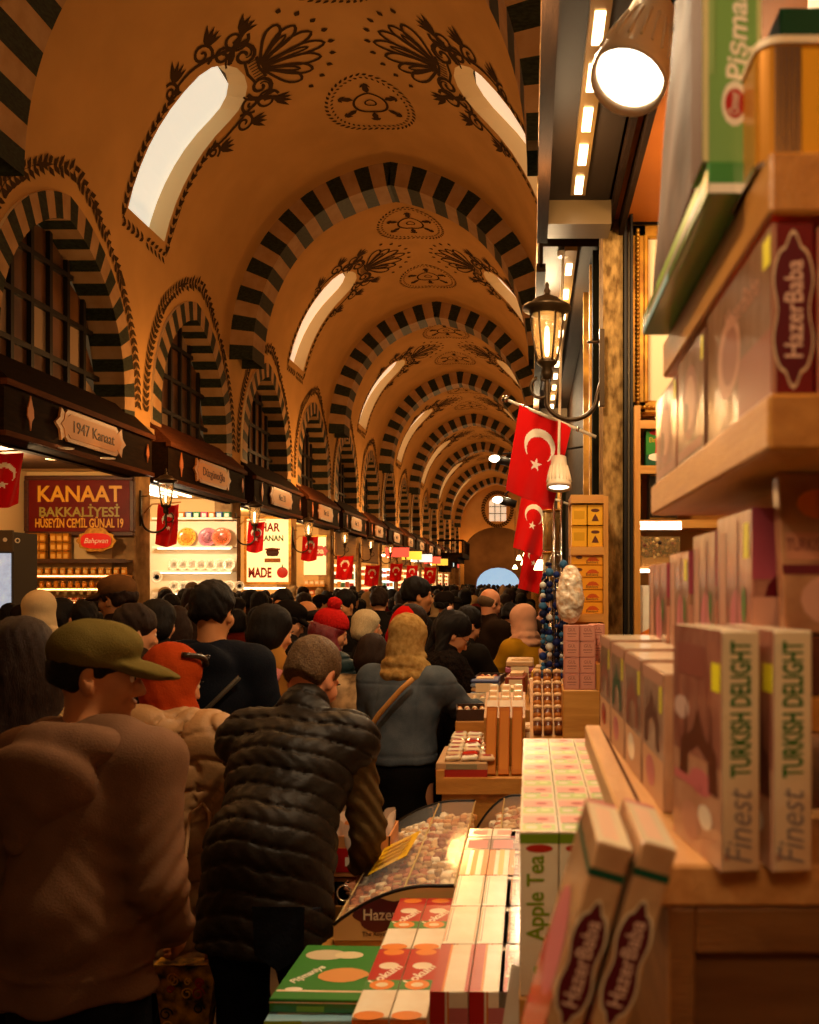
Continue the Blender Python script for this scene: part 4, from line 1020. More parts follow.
for i in range(130):
    b.sphere((random.uniform(-.08, .08), random.uniform(-.085, -.02), random.uniform(.36, .44)), random.uniform(.006, .011), random.choice([plain('#2a140a', .6), plain('#7a4a20', .6), plain('#c8a060', .6), plain('#5a2010', .6)]), n=4)
b.box(-.082, .082, -.08, .07, .312, .36, plain('#8a5a28', .7)); t = b.build('loose_tea', root, kind='stuff')
b = MB(); b.box(-.09, .09, -.1, -.085, .48, .515, spot_glow); b.box(-.09, .09, -.1, -.085, .295, .31, spot_glow); b.build('strip_light', root)
b = MB(); b.box(-.085, .085, -.06, .06, .0, .24, c_white); b.prism([(-.085, .03), (-.03, .06), (.03, .045), (.085, .07), (.085, 0), (-.085, 0)], .002, c_orange, T(0, -.061, .0) @ FACE_CAM); b.build('lower_drawer', root)

# honey wood shelf left of the pillar
YC = 3.7; X0c, X1c = .168, .322
root = empty('display_rack', ((X0c+X1c)/2, YC+.12, 0), label='narrow honey-coloured rack of yellow and orange boxes against the stone pillar', cat='rack'); M = T(-(X0c+X1c)/2, -YC-.12, 0)
b = MB(); b.box(X1c-.02, X1c, YC, YC+.24, 1.05, zz(496, YC), ply_end, M); b.build('side_panel', root)
for py in (503, 555, 622, 700):
    b = MB(); zt = zz(py, YC)+(.034 if py < 700 else 0); b.box(X0c, X1c-.02, YC, YC+.24, zt-.034, zt, ply, M); b.build('shelf_board', root)
b = MB(); b.box(X0c, X1c-.02, YC+.22, YC+.24, 1.05, zz(496, YC), mat('shelf_back', '#b0722c', .6), M); b.build('back_panel', root)
b = MB(); b.box(X0c+.0, X0c+.02, YC+.2, YC+.22, 1.05, zz(496, YC), ply_end, M); b.build('back_post', root)
zb = zz(555, YC)+.034; n = 0
yb1 = carton('x', .062, .08, .085, yellow_box, front=[('r', .0, 1, .9, 1, plain('#b87a10')), ('p', oval(.4), .5, .72, .018, c_brown, 0), ('p', [(-.5, 0), (.5, 0), (.3, .5), (0, 1), (-.3, .5)], .5, .2, .03, c_brown, 0)])
yb0 = carton('x', .062, .08, .085, yellow_box, front=[('r', .0, 1, .9, 1, plain('#b87a10')), ('r', .15, .85, .3, .7, plain('#c8901a'))])
for i, bx in enumerate((yb0, yb1)):
    for j in range(2):
        x = X0c+.035+.066*i; o = put(bx, 'coffee_box', (x, YC+.05, zb+.089*j), label='%s yellow box, %s of the pair on the top shelf of the honey-coloured rack' % (('plain', 'brown-crested')[i], ('lower', 'upper')[j]), cat='box', group='yellow boxes on the rack')
zb = zz(622, YC)+.034
b2 = carton('x', .13, .1, .05, plain('#e29418', .4), front=[('r', 0, 1, .92, 1, plain('#a86408')), ('p', [(-1, 0), (-.5, .5), (0, .62), (.5, .5), (1, 0)], .68, .3, .028, plain('#c0501a'), 0), ('p', oval(.5), .25, .6, .014, c_brown, 0), ('t', 'Baklava', .016, .66, .2, c_brown, 0, .05)])
for j in range(5): put(b2, 'baklava_box', (X0c+.067, YC+.06, zb+.0505*j), label='flat orange box, %s from the bottom of the stack on the honey-coloured rack' % ORD[j], cat='box', group='orange boxes stacked on the rack')
# pink boxes on their wooden riser
YP = 3.45; X0p = (563-VX)*YP/F; X1p = (600-VX)*YP/F; zp = zz(690, YP)
root = empty('wooden_riser', ((X0p+X1p)/2, YP+.1, 1.0), label='honey-coloured wooden riser box carrying the stack of pink cubes', cat='box'); M = T(-(X0p+X1p)/2, -YP-.1, -1.0)
b = MB(); b.box(X0p, X1p, YP-.0, YP+.22, 1.0, zp-.0, ply, M, bev=.004); b.build('body', root); b = MB(); b.box(X1p-.014, X1p, YP-.0, YP+.22, zp, zp+.1, ply_end, M); b.build('side_lip', root)
pk = carton('x', .06, .075, .061, plain('#c8806a', .45), front=[('r', .1, .9, .1, .9, plain('#d29078')), ('t', 'GÜL', .018, .5, .72, c_pic2, 0, .03), ('r', .2, .8, .45, .5, c_pic2), ('r', .25, .75, .3, .33, c_pic2)], top=[('r', .1, .9, .1, .9, plain('#d8a088'))])
for j in range(4):
    for i in range(2): put(pk, 'pink_soap_box', (X0p+.034+.0615*i, YP+.045, zp+.062*j), label='pink cube box in the %s row of the stack, %s column' % (('bottom', 'second', 'third', 'top')[j], ('near-aisle', 'pillar-side')[i]), cat='box', group='pink cubes on the riser')
for j in range(4): put(pk, 'pink_soap_box', (X0p+.034+.105, YP+.14, zp+.062*j), label='pink cube box set back behind the front stack by the pillar, %s from the bottom' % ORD[j], cat='box', group='pink cubes set back behind the stack')
# clear bag of pale sweets on the pink boxes
bl = Blob(.006); bl.ell((0, 0, .10), (.055, .05, .1), k=.01); bl.ell((0, 0, .19), (.03, .03, .04), k=.04); bl.disp(lambda P: wob(P, 60, .006, 3)+wob(P, 150, .003, 4)); bl.plane((0, 0, .004), (0, 0, 1))
blob_obj('bag_of_nuts', bl, mat('film_over_nuts', '#d8b084', .15, c2='#f6ead2', vs=55, coat=1, bump=.6, bs=60), label='clear bag of pale nougat pieces standing on the pink cube boxes', cat='bag').location = ((571-VX)*YP/F, YP+.05, zp+.062*4)
# chrome stand with blue bead charms, ornate cylinders
root = empty('charm_stand', (.115, 4.3, 1.0), label='tall chrome stand hung with strings of blue bead charms behind the pink cubes', cat='stand')
b = MB(); b.lathe([(.07, 0), (.07, .015), (.01, .025), (.001, .03)], chrome, n=16)
for x in (0, .035): b.tube([(x, 0, .01), (x, 0, 1.35)], .006, chrome, n=8)
b.build('pole', root)
for i in range(9):
    a = 2*PI*i/9; r_ = .045+.012*(i % 2)
    b = MB(); z0 = .86-.05*(i % 3); b.tube([(r_*math.cos(a)*.3, r_*math.sin(a)*.3, z0+.03), (r_*math.cos(a), r_*math.sin(a), z0)], .003, chrome, n=5)
    b.tube([(r_*math.cos(a), r_*math.sin(a), z0), (r_*math.cos(a), r_*math.sin(a), .12)], .0015, plain('#d8c8a8'), n=4); rr = random.Random(i)
    zc = z0-.02
    while zc > .14:
        s_ = rr.choice([.010, .013, .016, .02]); b.sphere((r_*math.cos(a), r_*math.sin(a), zc), s_, plain(rr.choice(['#101c50', '#182c6a', '#101c50', '#0a1438', '#0a1438', '#c8c8c0', '#3a6a90'])), n=6); zc -= s_*1.9+rr.choice([0, .0, .02])
    b.build('bead_string', root)
fl_glass = mat('frosted_floral_glass', '#d8c088', .2, c2='#a08850', vs=30, alpha=.85, coat=1)
for i, (y0_, y1_) in enumerate(((510, 551), (552, 590))):
    Yt = 5.0; z1, z0 = zz(y0_, Yt), zz(y1_, Yt); x = (552.5-VX)*Yt/F
    r_ = empty('glass_canister', (x, Yt, z0), label='%s patterned glass cylinder with a pointed-arch design beside the crescent flag' % ('upper', 'lower')[i], cat='canister')
    b = MB(); b.lathe([(.052, 0), (.055, .01), (.055, z1-z0-.015), (.05, z1-z0-.005)], fl_glass, n=20)
    b.build('body', r_); b = MB(); b.lathe([(.057, z1-z0-.012), (.057, z1-z0), (.001, z1-z0)], gold, n=20); b.build('lid', r_)
    b = MB(); A = lunette(.03, .05, .13, .03, n=6)
    for p, q in zip(A, A[1:]): b.tube([(p[0], -.0555, p[1]), (q[0], -.0555, q[1])], .002, gold, n=4)
    b.build('arch_motif', r_)
b = MB(); b.box(.07, .19, 4.93, 5.07, zz(590, 5)-.02, zz(590, 5), glass); b.tube([(.12, 5.0, 1.0), (.12, 5.0, zz(590, 5)-.02)], .008, chrome, n=8); b.lathe([(.06, 0), (.06, .012), (.001, .012)], chrome, T(.12, 5.0, 1.0), n=14); b.build('pedestal_stand', label='slim chrome pedestal with a glass top carrying the patterned cylinders', cat='stand')

# lantern on the right pillar, flags on slanting poles, spot lamps
wall_lantern(T((547-VX)*3.9/F, 3.9, zz(362, 3.9)) @ RZ(0) @ Matrix.Scale(.87, 4), label='large bronze street lantern with a lit bulb on a curled bracket from the stone pillar', cat='lantern')
def big_flag(pA, pB, t0, t1, h, lab, seed, Yv):
    """pole from pB (wall) to pA (ball end); cloth hangs between fractions t0,t1 of the pole"""
    r_ = empty('crescent_flag', pB, label=lab, cat='flag'); d = pA-pB
    b = MB(); b.tube([(0, 0, 0), d*.25, d*.5, d], [.008, .008, .008, .007], plain('#d8cbb0', .3), n=8); b.sphere(d, .018, chrome, n=8)
    for t in (.2, .8): b.sphere(d*t, .011, chrome, n=6)
    b.build('pole', r_)
    a, c = d*t1, d*t0; w_ = (c-a).length; ex = (c-a).normalized(); ey = Vector((-.18, 0, -.98)).normalized() 
    r = random.Random(seed); ph = r.random()*5
    mx = Vector((0, -1, 0))
    def fn(u, v): return a+ex*(u*w_)+ey*(v*h)+mx*(.022*math.sin(u*8+ph+v*1.5)*(.35+v))+ex*(-.10*v*w_*(u-.3))
    fo = flag_obj.__defaults__
    o = flag_obj('cloth', w_, h, Matrix.Identity(4), nu=90, nv=110, seed=seed); m_ = o.data; nu, nv = 90, 110
    for j in range(nv+1):
        for i in range(nu+1): m_.vertices[j*(nu+1)+i].co = fn(i/nu, j/nv)
    o.parent = r_; return r_
big_flag(at(505, 399, 4.2), at(596, 437, 4.2), .27, .84, .40, 'large red crescent and star flag hanging from a slanting pole by the bronze lantern', 3, 4.2)
big_flag(at(517, 486, 6.3), at(574, 506, 6.3), .35, .9, .42, 'second crescent flag hanging behind and below the large one', 5, 6.3)
big_flag(at(524, 531, 9.5), at(559, 541, 9.5), .25, .9, .6, 'farther crescent flag under the second one, half hidden by hanging lamps', 6, 9.5)
def spot_lamp(loc, rot, s, lab, up, strength=None):
    r_ = empty('spot_lamp', loc, label=lab, cat='lamp'); r_.rotation_euler = rot; r_.scale = (s, s, s)
    wl = mat('ivory_lamp_shell', '#ecd8b8', .4, coat=.3)
    b = MB(); b.lathe([(.052, .018), (.058, .0), (.060, .02), (.052, .07), (.040, .12), (.036, .16), (.001, .165)], wl, n=28)
    for i in range(20):
        a = 2*PI*i/20; b.tube([(.0595*math.cos(a), .0595*math.sin(a), .035), (.053*math.cos(a), .053*math.sin(a), .07), (.042*math.cos(a), .042*math.sin(a), .115)], .0028, wl, n=5)
    b.build('shell', r_); b = MB(); b.lathe([(.001, .014), (.05, .014), (.052, .018)], spot_glow, n=24); b.build('lens', r_)
    b = MB(); 
    iv = (T(loc) @ Euler(rot).to_matrix().to_4x4() @ Matrix.Scale(s, 4)).inverted(); top = iv @ Vector(up); b.tube([(0, 0, .15), (0, 0, .19), top], .007, wl, n=8); b.lathe([(.03, -.02), (.03, .02), (.001, .02)], wl, T(top), n=12); b.build('stem', r_); return r_
def l3(px, py, Y): return tuple(at(px, py, Y))
spot_lamp(l3(627, 84, 1.75), (math.radians(-20), math.radians(18), 0), 1.28, 'large ivory bell-shaped spot lamp glowing at the top beside the cartons', (.2, 1.75, SOF))
spot_lamp(l3(559, 489, 4.1), (math.radians(-12), 0, 0), .95, 'small ribbed ivory spot lamp hanging beside the large crescent flag', (.16, 4.35, SOF))
for i, (px, py, Y) in enumerate(((531, 543, 9.0), (527, 556, 12.0), (534, 552, 10.5), (524, 565, 15.0), (519, 560, 17), (515, 569, 20), (540, 570, 8.0))):
    p = at(px, py, Y); r_ = empty('pendant_lamp', p, label='small glowing pendant lamp over the right-hand stalls, %s going down the hall' % ORD[i], cat='lamp', group='pendant lamps on the right'); b = MB(); b.lathe([(.001, 0), (.055, .0), (.05, .03), (.02, .09), (.001, .09)], tube_glow, n=12); b.build('shade', r_); b = MB(); b.tube([(0, 0, .09), (0, 0, SOF-p.z)], .006, iron, n=5); b.build('cord', r_)
for i, ((px, py), Y, tx) in enumerate((((497, 459), 5.2, 545), ((500, 500), 5.4, 548))):
    p = at(px, py, Y); r_ = empty('track_spotlight', p, label='%s small black spotlight on a bar reaching out past the large crescent flag' % ('upper', 'lower')[i], cat='spotlight'); q = at(tx, 455, Y)-p
    b = MB(); b.lathe([(.001, 0), (.022, .0), (.026, .06), (.026, .1), (.001, .1)], plain('#1a1612', .4), T(0, 0, 0) @ RY(-75) @ T(0, 0, -.1), n=12); b.build('head', r_)
    b = MB(); b.sphere((-.012, -.012, 0), .026, spot_glow, n=10, scale=(1.3, 1, .8)); b.build('lens', r_)
    b = MB(); b.tube([(.03, 0, .03), (q.x, 0, q.z+.02), (.33-p.x, 0, q.z+.05)], .006, iron, n=6); b.build('arm', r_)

# =============================== FOREGROUND SHELVES ON THE RIGHT ===============================
nearwood = wood('near_shelf_wood', '#b0742e', '#c4883c', (10, 1.4, 14), .4)
def board(name, x0, x1, y0, y1, z0, z1, label, bev=.003):
    b = MB(); b.box(x0, x1, y0, y1, z0, z1, nearwood, bev=bev); b.build(name, label=label, cat='shelf')
board('shelf_board', .188, .5, .71, 1.40, 1.855, 1.90, 'thick wooden shelf board carrying the upright maroon carton')
board('shelf_board', .192, .5, .72, 1.30, 2.046, 2.096, 'uppermost wooden shelf board, below the gold tin')
board('shelf_board', .235, .5, .80, 1.60, 1.615, 1.65, 'wooden shelf board hidden behind the film-wrapped pink cartons')
root = empty('counter_cabinet', (.32, 1.1, 0), label='brown wooden counter cabinet under the TURKISH DELIGHT cartons', cat='cabinet'); M = T(-.32, -1.1, 0)
b = MB(); b.box(.121, .5, .80, 1.42, 0, 1.465, mat('cabinet_wood', '#6a4524', .5, c2='#7d5530', vs=3, stretch=(2, 2, 14), bump=.1, bs=30), M); b.build('body', root)
b = MB(); fr = wood('cabinet_frame_wood', '#7a5028', '#8a5e32', (2, 2, 14))
for (x0, x1, z0, z1) in ((.121, .145, .3, 1.465), (.145, .5, 1.425, 1.465), (.27, .29, .3, 1.43)): b.box(x0, x1, .788, .80, z0, z1, fr, M, bev=.002)
b.build('door_frame', root)
b = MB(); b.box(.095, .5, .785, 1.56, 1.467, 1.504, wood('counter_top_wood', '#bb8448', '#cf9a5c', (14, 1.5, 14), .35), M, bev=.003); b.box(.120, .1235, .79, 1.56, 1.504, 1.5055, wood_red, M); b.build('top', root)

mosque = [(-1, -.6), (-.9, .1), (-.7, .2), (-.62, .9), (-.55, .2), (-.3, .35), (0, .75), (.3, .35), (.55, .2), (.62, .9), (.7, .2), (.9, .1), (1, -.6), (.55, -.6), (.5, -.1), (0, .1), (-.5, -.1), (-.55, -.6)]
# TURKISH DELIGHT cartons
td_spine = [('t', 'TURKISH DELIGHT', .025, .52, .675, plain('#1d6a22', .5), 90, .116, 0, .02), ('t', 'Finest', .033, .48, .18, plain('#8a7a76'), 90, .064, .3), ('r', .05, .2, .05, .08, c_pic1)]
td_left = [('r', 0, 1, 0, 1, pink_film), ('r', 0, 1, .0, .42, mat('peach_print', '#c89a78', .35, c2='#b07a5c', vs=20, coat=.6)), ('p', oval(.5), .2, .62, .022, plain('#c8a898', .4), 0), ('p', oval(.4), .6, .32, .03, c_pink, 0), ('p', oval(.5), .35, .85, .03, c_pink, 0), ('r', .82, .98, .74, .86, c_yel), ('r', .1, .7, .78, .92, c_pic2), ('p', mosque, .55, .45, .052, c_brown, 0), ('p', oval(.7), .4, .12, .026, c_pic1, 0), ('p', oval(.6), .7, .18, .018, c_white, 0), ('r', .05, .6, .28, .32, c_pink)]
tdb = carton('x', .034, .13, .205, c_cream, front=td_spine, left=td_left)
put(tdb, 'turkish_delight_carton', (.1805-.0115, .7635+.065, 1.5045), rz=9, label='front cream carton with green TURKISH DELIGHT lettering, nearest the aisle', cat='carton')
put(tdb, 'turkish_delight_carton', (.2270-.0115, .7635+.065, 1.5045), rz=7, label='second cream TURKISH DELIGHT carton, at the right edge beside the front one', cat='carton')
for i in range(4):
    lf_ = [('r', 0, 1, 0, .36, plain('#cfa078')), ('r', .82, .92, .7, .93, c_yel), ('p', mosque, .45, .6, .05, [c_brown, c_pic2, c_dkgreen, c_pic2][i], 0), ('p', oval(.6), .4, .2, .03, [c_pink, c_white, c_pink, c_red][i], 0), ('r', .0, 1, .9, 1, c_pic1)]
    y0_ = 1.0+.145*i; h_ = .148+.003*i
    put(carton('x', .13, .135, h_, cello('film_carton_%d' % (i % 2), ['#b08468', '#946850'][i % 2], '#c8a284', 16), left=lf_, top=[('r', .03, .97, .03, .97, c_cream)]), 'wrapped_carton', (.128+.012+.065-.006*i, y0_+.03, 1.5045), rz=2, label='film-wrapped carton with a yellow tag on the counter top, %s behind the TURKISH DELIGHT cartons' % ORD[i], cat='carton', group='wrapped cartons on the counter')
# HazerBaba carton etc. on the middle board
hz = lambda s=1: [('r', .0, .1, 0, 1, c_pic1), ('p', [(y*.62, x) for x, y in LOZ], .52, .5, .060*s, c_cream, 0), ('p', [(y*.60, x) for x, y in LOZ], .52, .5, .057*s, c_maroon, 0), ('t', 'HazerBaba', .021*s, .55, .5, plain('#e8c0a8'), 90, .078*s, 0, .01)]
put(carton('x', .033, .26, .138, c_red, front=[('r', .0, 1, .0, 1, plain('#6e1612'))]+hz(), left=[('r', 0, 1, 0, 1, dark_film), ('r', .55, 1, .0, .4, c_pic2), ('p', oval(.8), .4, .5, .05, c_pic1, 0), ('p', oval(.8), .42, .5, .035, c_pic2, 0), ('r', .9, .99, .78, .95, c_yel), ('t', 'HazerBaba', .03, .6, .75, c_pic1, 0)]), 'hazerbaba_carton', (.2105, .852, 1.9005), label='upright maroon HazerBaba carton with its spine to the camera on the middle shelf', cat='carton').name = 'maroon_carton'
put(carton('x', .033, .26, .138, c_red, front=hz()), 'maroon_carton', (.2495, .86, 1.9005), label='second maroon carton standing at the right edge of the middle shelf', cat='carton')
for i, (y0_, y1_, h_, m_) in enumerate(((.992, 1.17, .132, dark_film), (1.18, 1.37, .125, pink_film))):
    put(carton('x', .15, y1_-y0_, h_, m_, left=[('p', oval(.9), .5, .5, .05, c_pic2, 0), ('p', oval(.9), .5, .5, .036, c_pic1, 0), ('p', oval(.9), .35, .4, .02, c_brown, 0), ('r', .05, .95, .03, .12, c_pic2), ('r', .9, .98, .75, .95, c_yel)]), 'wrapped_sweet_box', (.192+.075, (y0_+y1_)/2, 1.9005), label='%s film-wrapped brown box behind the maroon carton on the middle shelf' % ('nearer', 'farther')[i], cat='carton')
# top board: gold tin, green cartons, foil bag
root = empty('gold_tin', (.255, .80, 2.0965), label='square gold tin with rounded corners and a yellow label on the uppermost shelf', cat='tin')
def rrect(w, d, r, n=6):
    P = []
    for cx_, cy_, a0 in ((w-r, d-r, 0), (-w+r, d-r, 90), (-w+r, -d+r, 180), (w-r, -d+r, 270)):
        for i in range(n+1): a = math.radians(a0+90*i/n); P.append((cx_+r*math.cos(a), cy_+r*math.sin(a)))
    return P
tin = mat('gold_tin_metal', '#b87a12', .3, metal=.4); b = MB(); b.prism(rrect(.065, .055, .018), .10, tin); b.build('body', root)
b = MB(); b.prism(rrect(.067, .057, .02), .006, c_cream, T(0, 0, .10)); b.build('lid', root); b = MB(); b.prism(rrect(.067, .057, .02), .004, chrome); b.build('bottom_rim', root)
b = MB(); b.box(-.03, .06, -.0565, -.055, .008, .095, plain('#d89a14', .4)); b.box(.0, .05, -.0572, -.0565, .014, .028, plain('#5a4a4a'))
for i in range(10): b.box(-.052+.0022*i, -.051+.0022*i, -.0565, -.0548, .004, .098, chrome if i % 2 else c_navy)
b.build('label_panel', root)
gstripe = [('r', 0, 1, 0, 1, plain('#7aa85a', .3, coat=.6)), ('p', oval(1.7), .55, .2, .012, c_white, 0), ('t', 'Pişmaniye', .026, .6, .50, c_white, 90, .12, .2, .02), ('p', oval(1.5), .55, .2, .009, c_red, 0), ('r', .0, .1, 0, 1, plain('#cfc890')), ('r', .1, .2, .3, 1, plain('#8fb06a')), ('r', .92, 1, 0, 1, plain('#b8c080')), ('t', 'Ömer', .012, .55, .2, c_white, 90, .02)]
put(carton('x', .052, .055, .26, plain('#7aa85a', .3, coat=.6), front=gstripe, left=[('r', 0, 1, 0, 1, plain('#5a3a22', .8))]), 'pismaniye_carton', (.180, .83, 2.1255), label='upright green and white Pişmaniye carton in shiny film on the uppermost shelf', cat='carton')
put(carton('x', .05, .2, .2, c_dkgreen, front=[('t', 'Pişmaniye', .03, .5, .5, c_cream, 90, .13, .2, .02)]), 'pismaniye_carton', (.275, 1.0, 2.126), label='dark green Pişmaniye carton behind the gold tin', cat='carton')
put(carton('x', .17, .46, .028, plain('#3f8a3a', .3, coat=.8), front=[('r', .0, 1, .0, .3, c_white), ('r', .2, .6, .3, .9, c_lime), ('p', oval(.7), .3, .55, .008, c_red, 0)], left=[('r', 0, .5, 0, .35, plain('#7fb0b8')), ('r', 0, 1, .35, .5, c_white), ('r', .3, .9, .55, .95, c_lime)]), 'flat_green_carton', (.158+.085, 1.03, 2.0968), label='flat green and white carton lying under the upright green carton, uppermost shelf', cat='carton')
def foil(u, v):
    y = .875+.375*u; z = 2.126+.45*v; x = .157+.012*u+.035*v-.010*math.sin(PI*u)*math.sin(PI*v)+.004*math.sin(11*u+5*v)*v+.003*math.sin(17*v+4*u)*v
    return (x+.02*v*0, y+.01*math.sin(9*v), z)
b = MB(); b.grid(foil, 40, 40, mat('brown_foil_film', '#5a3820', .72, c2='#2f1b0c', vs=6, bump=.5, bs=9)); o = b.build('foil_wrapped_pack', label='large crinkled brown foil pack leaning outwards beside the green Pişmaniye carton', cat='bag'); md = o.modifiers.new('t', 'SOLIDIFY'); md.thickness = .004; md.offset = 1
# film-wrapped row behind the TURKISH DELIGHT cartons
for i, (y0_, y1_, x_, h_, m_) in enumerate(((.86, 1.02, .212, .172, pink_film), (1.03, 1.17, .212, .160, cello('pale_film', '#b08c70', '#8a5a4a', 18, (1, 4, 1))), (1.18, 1.34, .208, .142, cello('mid_film', '#9a6a50', '#b88c6c', 18, (1, 4, 1))), (1.35, 1.55, .205, .13, pink_film))):
    lf_ = [('r', .80, .93, .72, .92, c_yel)] if i in (0, 2) else []
    put(carton('x', .14, y1_-y0_, h_, m_, left=[('r', .1, .3, .05, .9, c_pic1), ('p', oval(1.4), .6, .3, .03, plain('#b8606a', .4), 0), ('r', .6, .66, .1, .95, c_pic2), ('p', oval(2), .8, .45, .009, c_green, 0)]+lf_, front=[('r', 0, 1, .6, 1, plain('#a84a5a')), ('p', oval(.9), .3, .5, .03, c_maroon, 0), ('r', 0, 1, .1, .5, plain('#c89078'))]), 'film_box', (x_+.07, (y0_+y1_)/2, 1.6505), label='film-wrapped pink-brown box, %s in the row under the thick middle shelf' % ORD[i], cat='carton', group='film-wrapped boxes under the middle shelf')
put(carton('x', .09, .02, .15, cello('bag_film', '#8a5a3a', '#b8845a', 20), front=[('r', .05, .95, .45, .62, plain('#b87a5a')), ('t', 'TURKISH DELIGHT', .016, .5, .54, c_maroon, 0, .08), ('r', 0, 1, .36, .42, c_maroon), ('p', oval(.7), .4, .8, .02, c_orange, 0), ('p', oval(.8), .5, .2, .03, c_pic1, 0)]), 'sweets_bag', (.275, .82, 1.703), rx=-10, label='film bag of assorted sweets at the right edge above the second TURKISH DELIGHT carton', cat='bag')
b = MB(); b.box(.235, .33, .80, .86, 1.6505, 1.7025, c_brown); b.build('display_block', label='small brown box under the film bag of sweets', cat='box')

# =============================== THE STALL TABLES ===============================
tab = wood('stall_wood', '#a8702c', '#bd8238', (2, 8, 8))
root = empty('stall_table', (-.2, 2.4, 0), label='near wooden stall table carrying cartons and clear sweet cases', cat='table'); M = T(.2, -2.4, 0)
b = MB(); b.box(-.57, .16, 1.45, 3.42, .70, .76, tab, M); b.build('table_top', root)
b = MB(); b.box(-.54, .14, 1.5, 3.4, .0, .70, wood_dark, M); b.build('body', root)
root = empty('stall_table', (0, 6.4, 0), label='long farther wooden stall table where the shoppers in denim and black lean in', cat='table'); M = T(0, -6.4, 0)
b = MB(); b.box(-.36, .28, 3.45, 5.95, .94, 1.0, tab, M); b.box(-.36, -.33, 3.45, 5.95, 1.0, 1.03, tab, M); b.build('table_top', root)
b = MB(); b.box(-.34, .28, 3.47, 5.95, 0, .94, tab, M); b.build('body', root)
b = MB(); b.box(-.016, .162, 1.31, 2.12, .76, 1.146, tab, bev=.003); b.build('wooden_riser', label='wooden riser under the rows of apple tea boxes', cat='box')
b = MB(); b.box(-.06, .115, .60, .775, .76, 1.365, tab); b.box(-.06, .115, .60, .775, 0, .76, wood_dark); b.build('wooden_riser', label='wooden stand under the two leaning HazerBaba cartons', cat='box')
# apple tea boxes: 3 columns by 8 rows
apl = ['#d88c7c', '#c8d08c']
ta = []
for v in range(2):
    tp = [('r', 0, 1, 0, 1, c_cream), ('r', .06, .94, .5, .94, plain('#d08a78', .4)), ('r', .06, .94, .06, .42, plain('#a8b868', .4)), ('p', oval(.9), .3, .25, .009, c_white, 0), ('p', oval(.9), .7, .28, .008, plain(apl[v], .4), 0), ('p', oval(.9), .6, .72, .01, c_red, 0), ('r', .1, .6, .45, .5, c_green)]
    ta.append(carton('x', .0565, .096, .24, c_cream, top=tp, front=[('r', 0, 1, .93, .99, plain('#6f8f18', .4)), ('p', oval(.3), .5, .90, .02, c_red, 0), ('t', 'Apple Tea', .035, .42, .60, plain('#7a9010', .4), 90, .125, 0, .02), ('t', 'Elma', .012, .75, .4, c_lime, 90), ('p', oval(1.6), .42, .16, .004, c_lime, 0)], left=[('r', .0, .1, 0, 1, c_lime), ('r', .1, 1, .93, .99, plain('#6f8f18', .4)), ('p', oval(1.4), .5, .5, .03, c_lime, 0)]))
pr = [None, None]
for r_ in range(8):
    for c in range(3):
        v = (r_+c) % 2; tags = dict(label='apple tea box, %s row from the camera, %s column' % (ORD[r_], ('aisle', 'middle', 'counter-side')[c]), cat='tea box', group='apple tea boxes on the riser')
        loc = (.0135+.058*c, 1.362+.0985*r_, 1.1465)
        if pr[v] is None: pr[v] = put(ta[v], 'apple_tea_box', loc, **tags)
        else: copy_tree(pr[v], loc, rot=(0, 0, random.uniform(-.01, .01)), **tags)
# two leaning HazerBaba cartons
hzs = [('r', 0, 1, .875, .905, c_dkgreen), ('p', [(y*.66, x) for x, y in LOZ], .5, .56, .044, c_cream, 0), ('p', [(y*.60, x) for x, y in LOZ], .5, .56, .042, c_maroon, 0), ('t', 'HazerBaba', .016, .52, .56, plain('#e8c0a8'), 90, .062, 0, .01), ('p', [(-.5, 0), (.1, 0), (-.12, 1), (-.2, 1.6), (-.5, 2.6)], .5, 0, .0255, c_red, 0)]
hzc = carton('x', .0255, .13, .195, mat('beige_film_carton', '#d2a878', .3, c2='#b88458', vs=18, coat=.8, bump=.35, bs=22), front=hzs, left=[('r', 0, 1, 0, .42, c_red), ('r', 0, 1, .875, .905, c_dkgreen), ('p', oval(.8), .5, .5, .05, c_pink, 0)], top=[('r', 0, 1, 0, .96, c_cream), ('r', .2, .7, .1, .8, plain('#e0b89a', .4)), ('r', 0, 1, .88, .96, c_pink)])
for i, (px, lab) in enumerate(((615, 'nearer the aisle'), (660, 'nearer the counter'))):
    tp = at(px, 846, .63); ry = 16; c, s_ = math.cos(math.radians(ry)), math.sin(math.radians(ry)); h_ = .195
    put(hzc, 'leaning_carton', (tp.x-s_*h_, tp.y+.065, tp.z-c*h_), ry=ry, rz=0, label='leaning cream and red HazerBaba carton, the one %s' % lab, cat='carton')
# long red and white cartons, 2 columns x 2 rows, 3 layers
lk = carton('x', .071, .325, .05, c_white, top=[('r', 0, 1, .5, 1, c_red), ('p', oval(.8), .5, .72, .022, c_white, 0), ('t', 'Lokum', .034, .5, .58, c_white, 62, .1, .2, .03), ('p', oval(.7), .5, .94, .024, c_orange, 0), ('r', 0, 1, .36, .5, c_green), ('p', oval(.9), .5, .43, .026, c_orange, 0), ('p', oval(.8), .5, .43, .013, c_cream, 0), ('p', oval(.6), .45, .02, .03, c_orange, 0)], front=[('r', 0, 1, 0, .9, c_orange), ('r', 0, .5, 0, .5, c_red)], left=[('r', .0, 1, 0, 1, c_white), ('r', 0, .4, .2, .9, c_red)])
pr = None
for l in range(3):
    for r_ in range(2):
        for c in range(2):
            if r_ == 1 and False: continue
            tags = dict(label='long red and white sweets carton, %s column, %s row, %s layer' % (('aisle-side', 'inner')[c], ('near', 'far')[r_], ('bottom', 'middle', 'top')[l]), cat='carton', group='long red and white cartons')
            loc = (-.309+.0735*c-.0, 1.90+.33*r_, .7605+.0505*l)
            if pr is None: pr = put(lk, 'long_carton', loc, **tags)
            else: copy_tree(pr, loc, **tags)
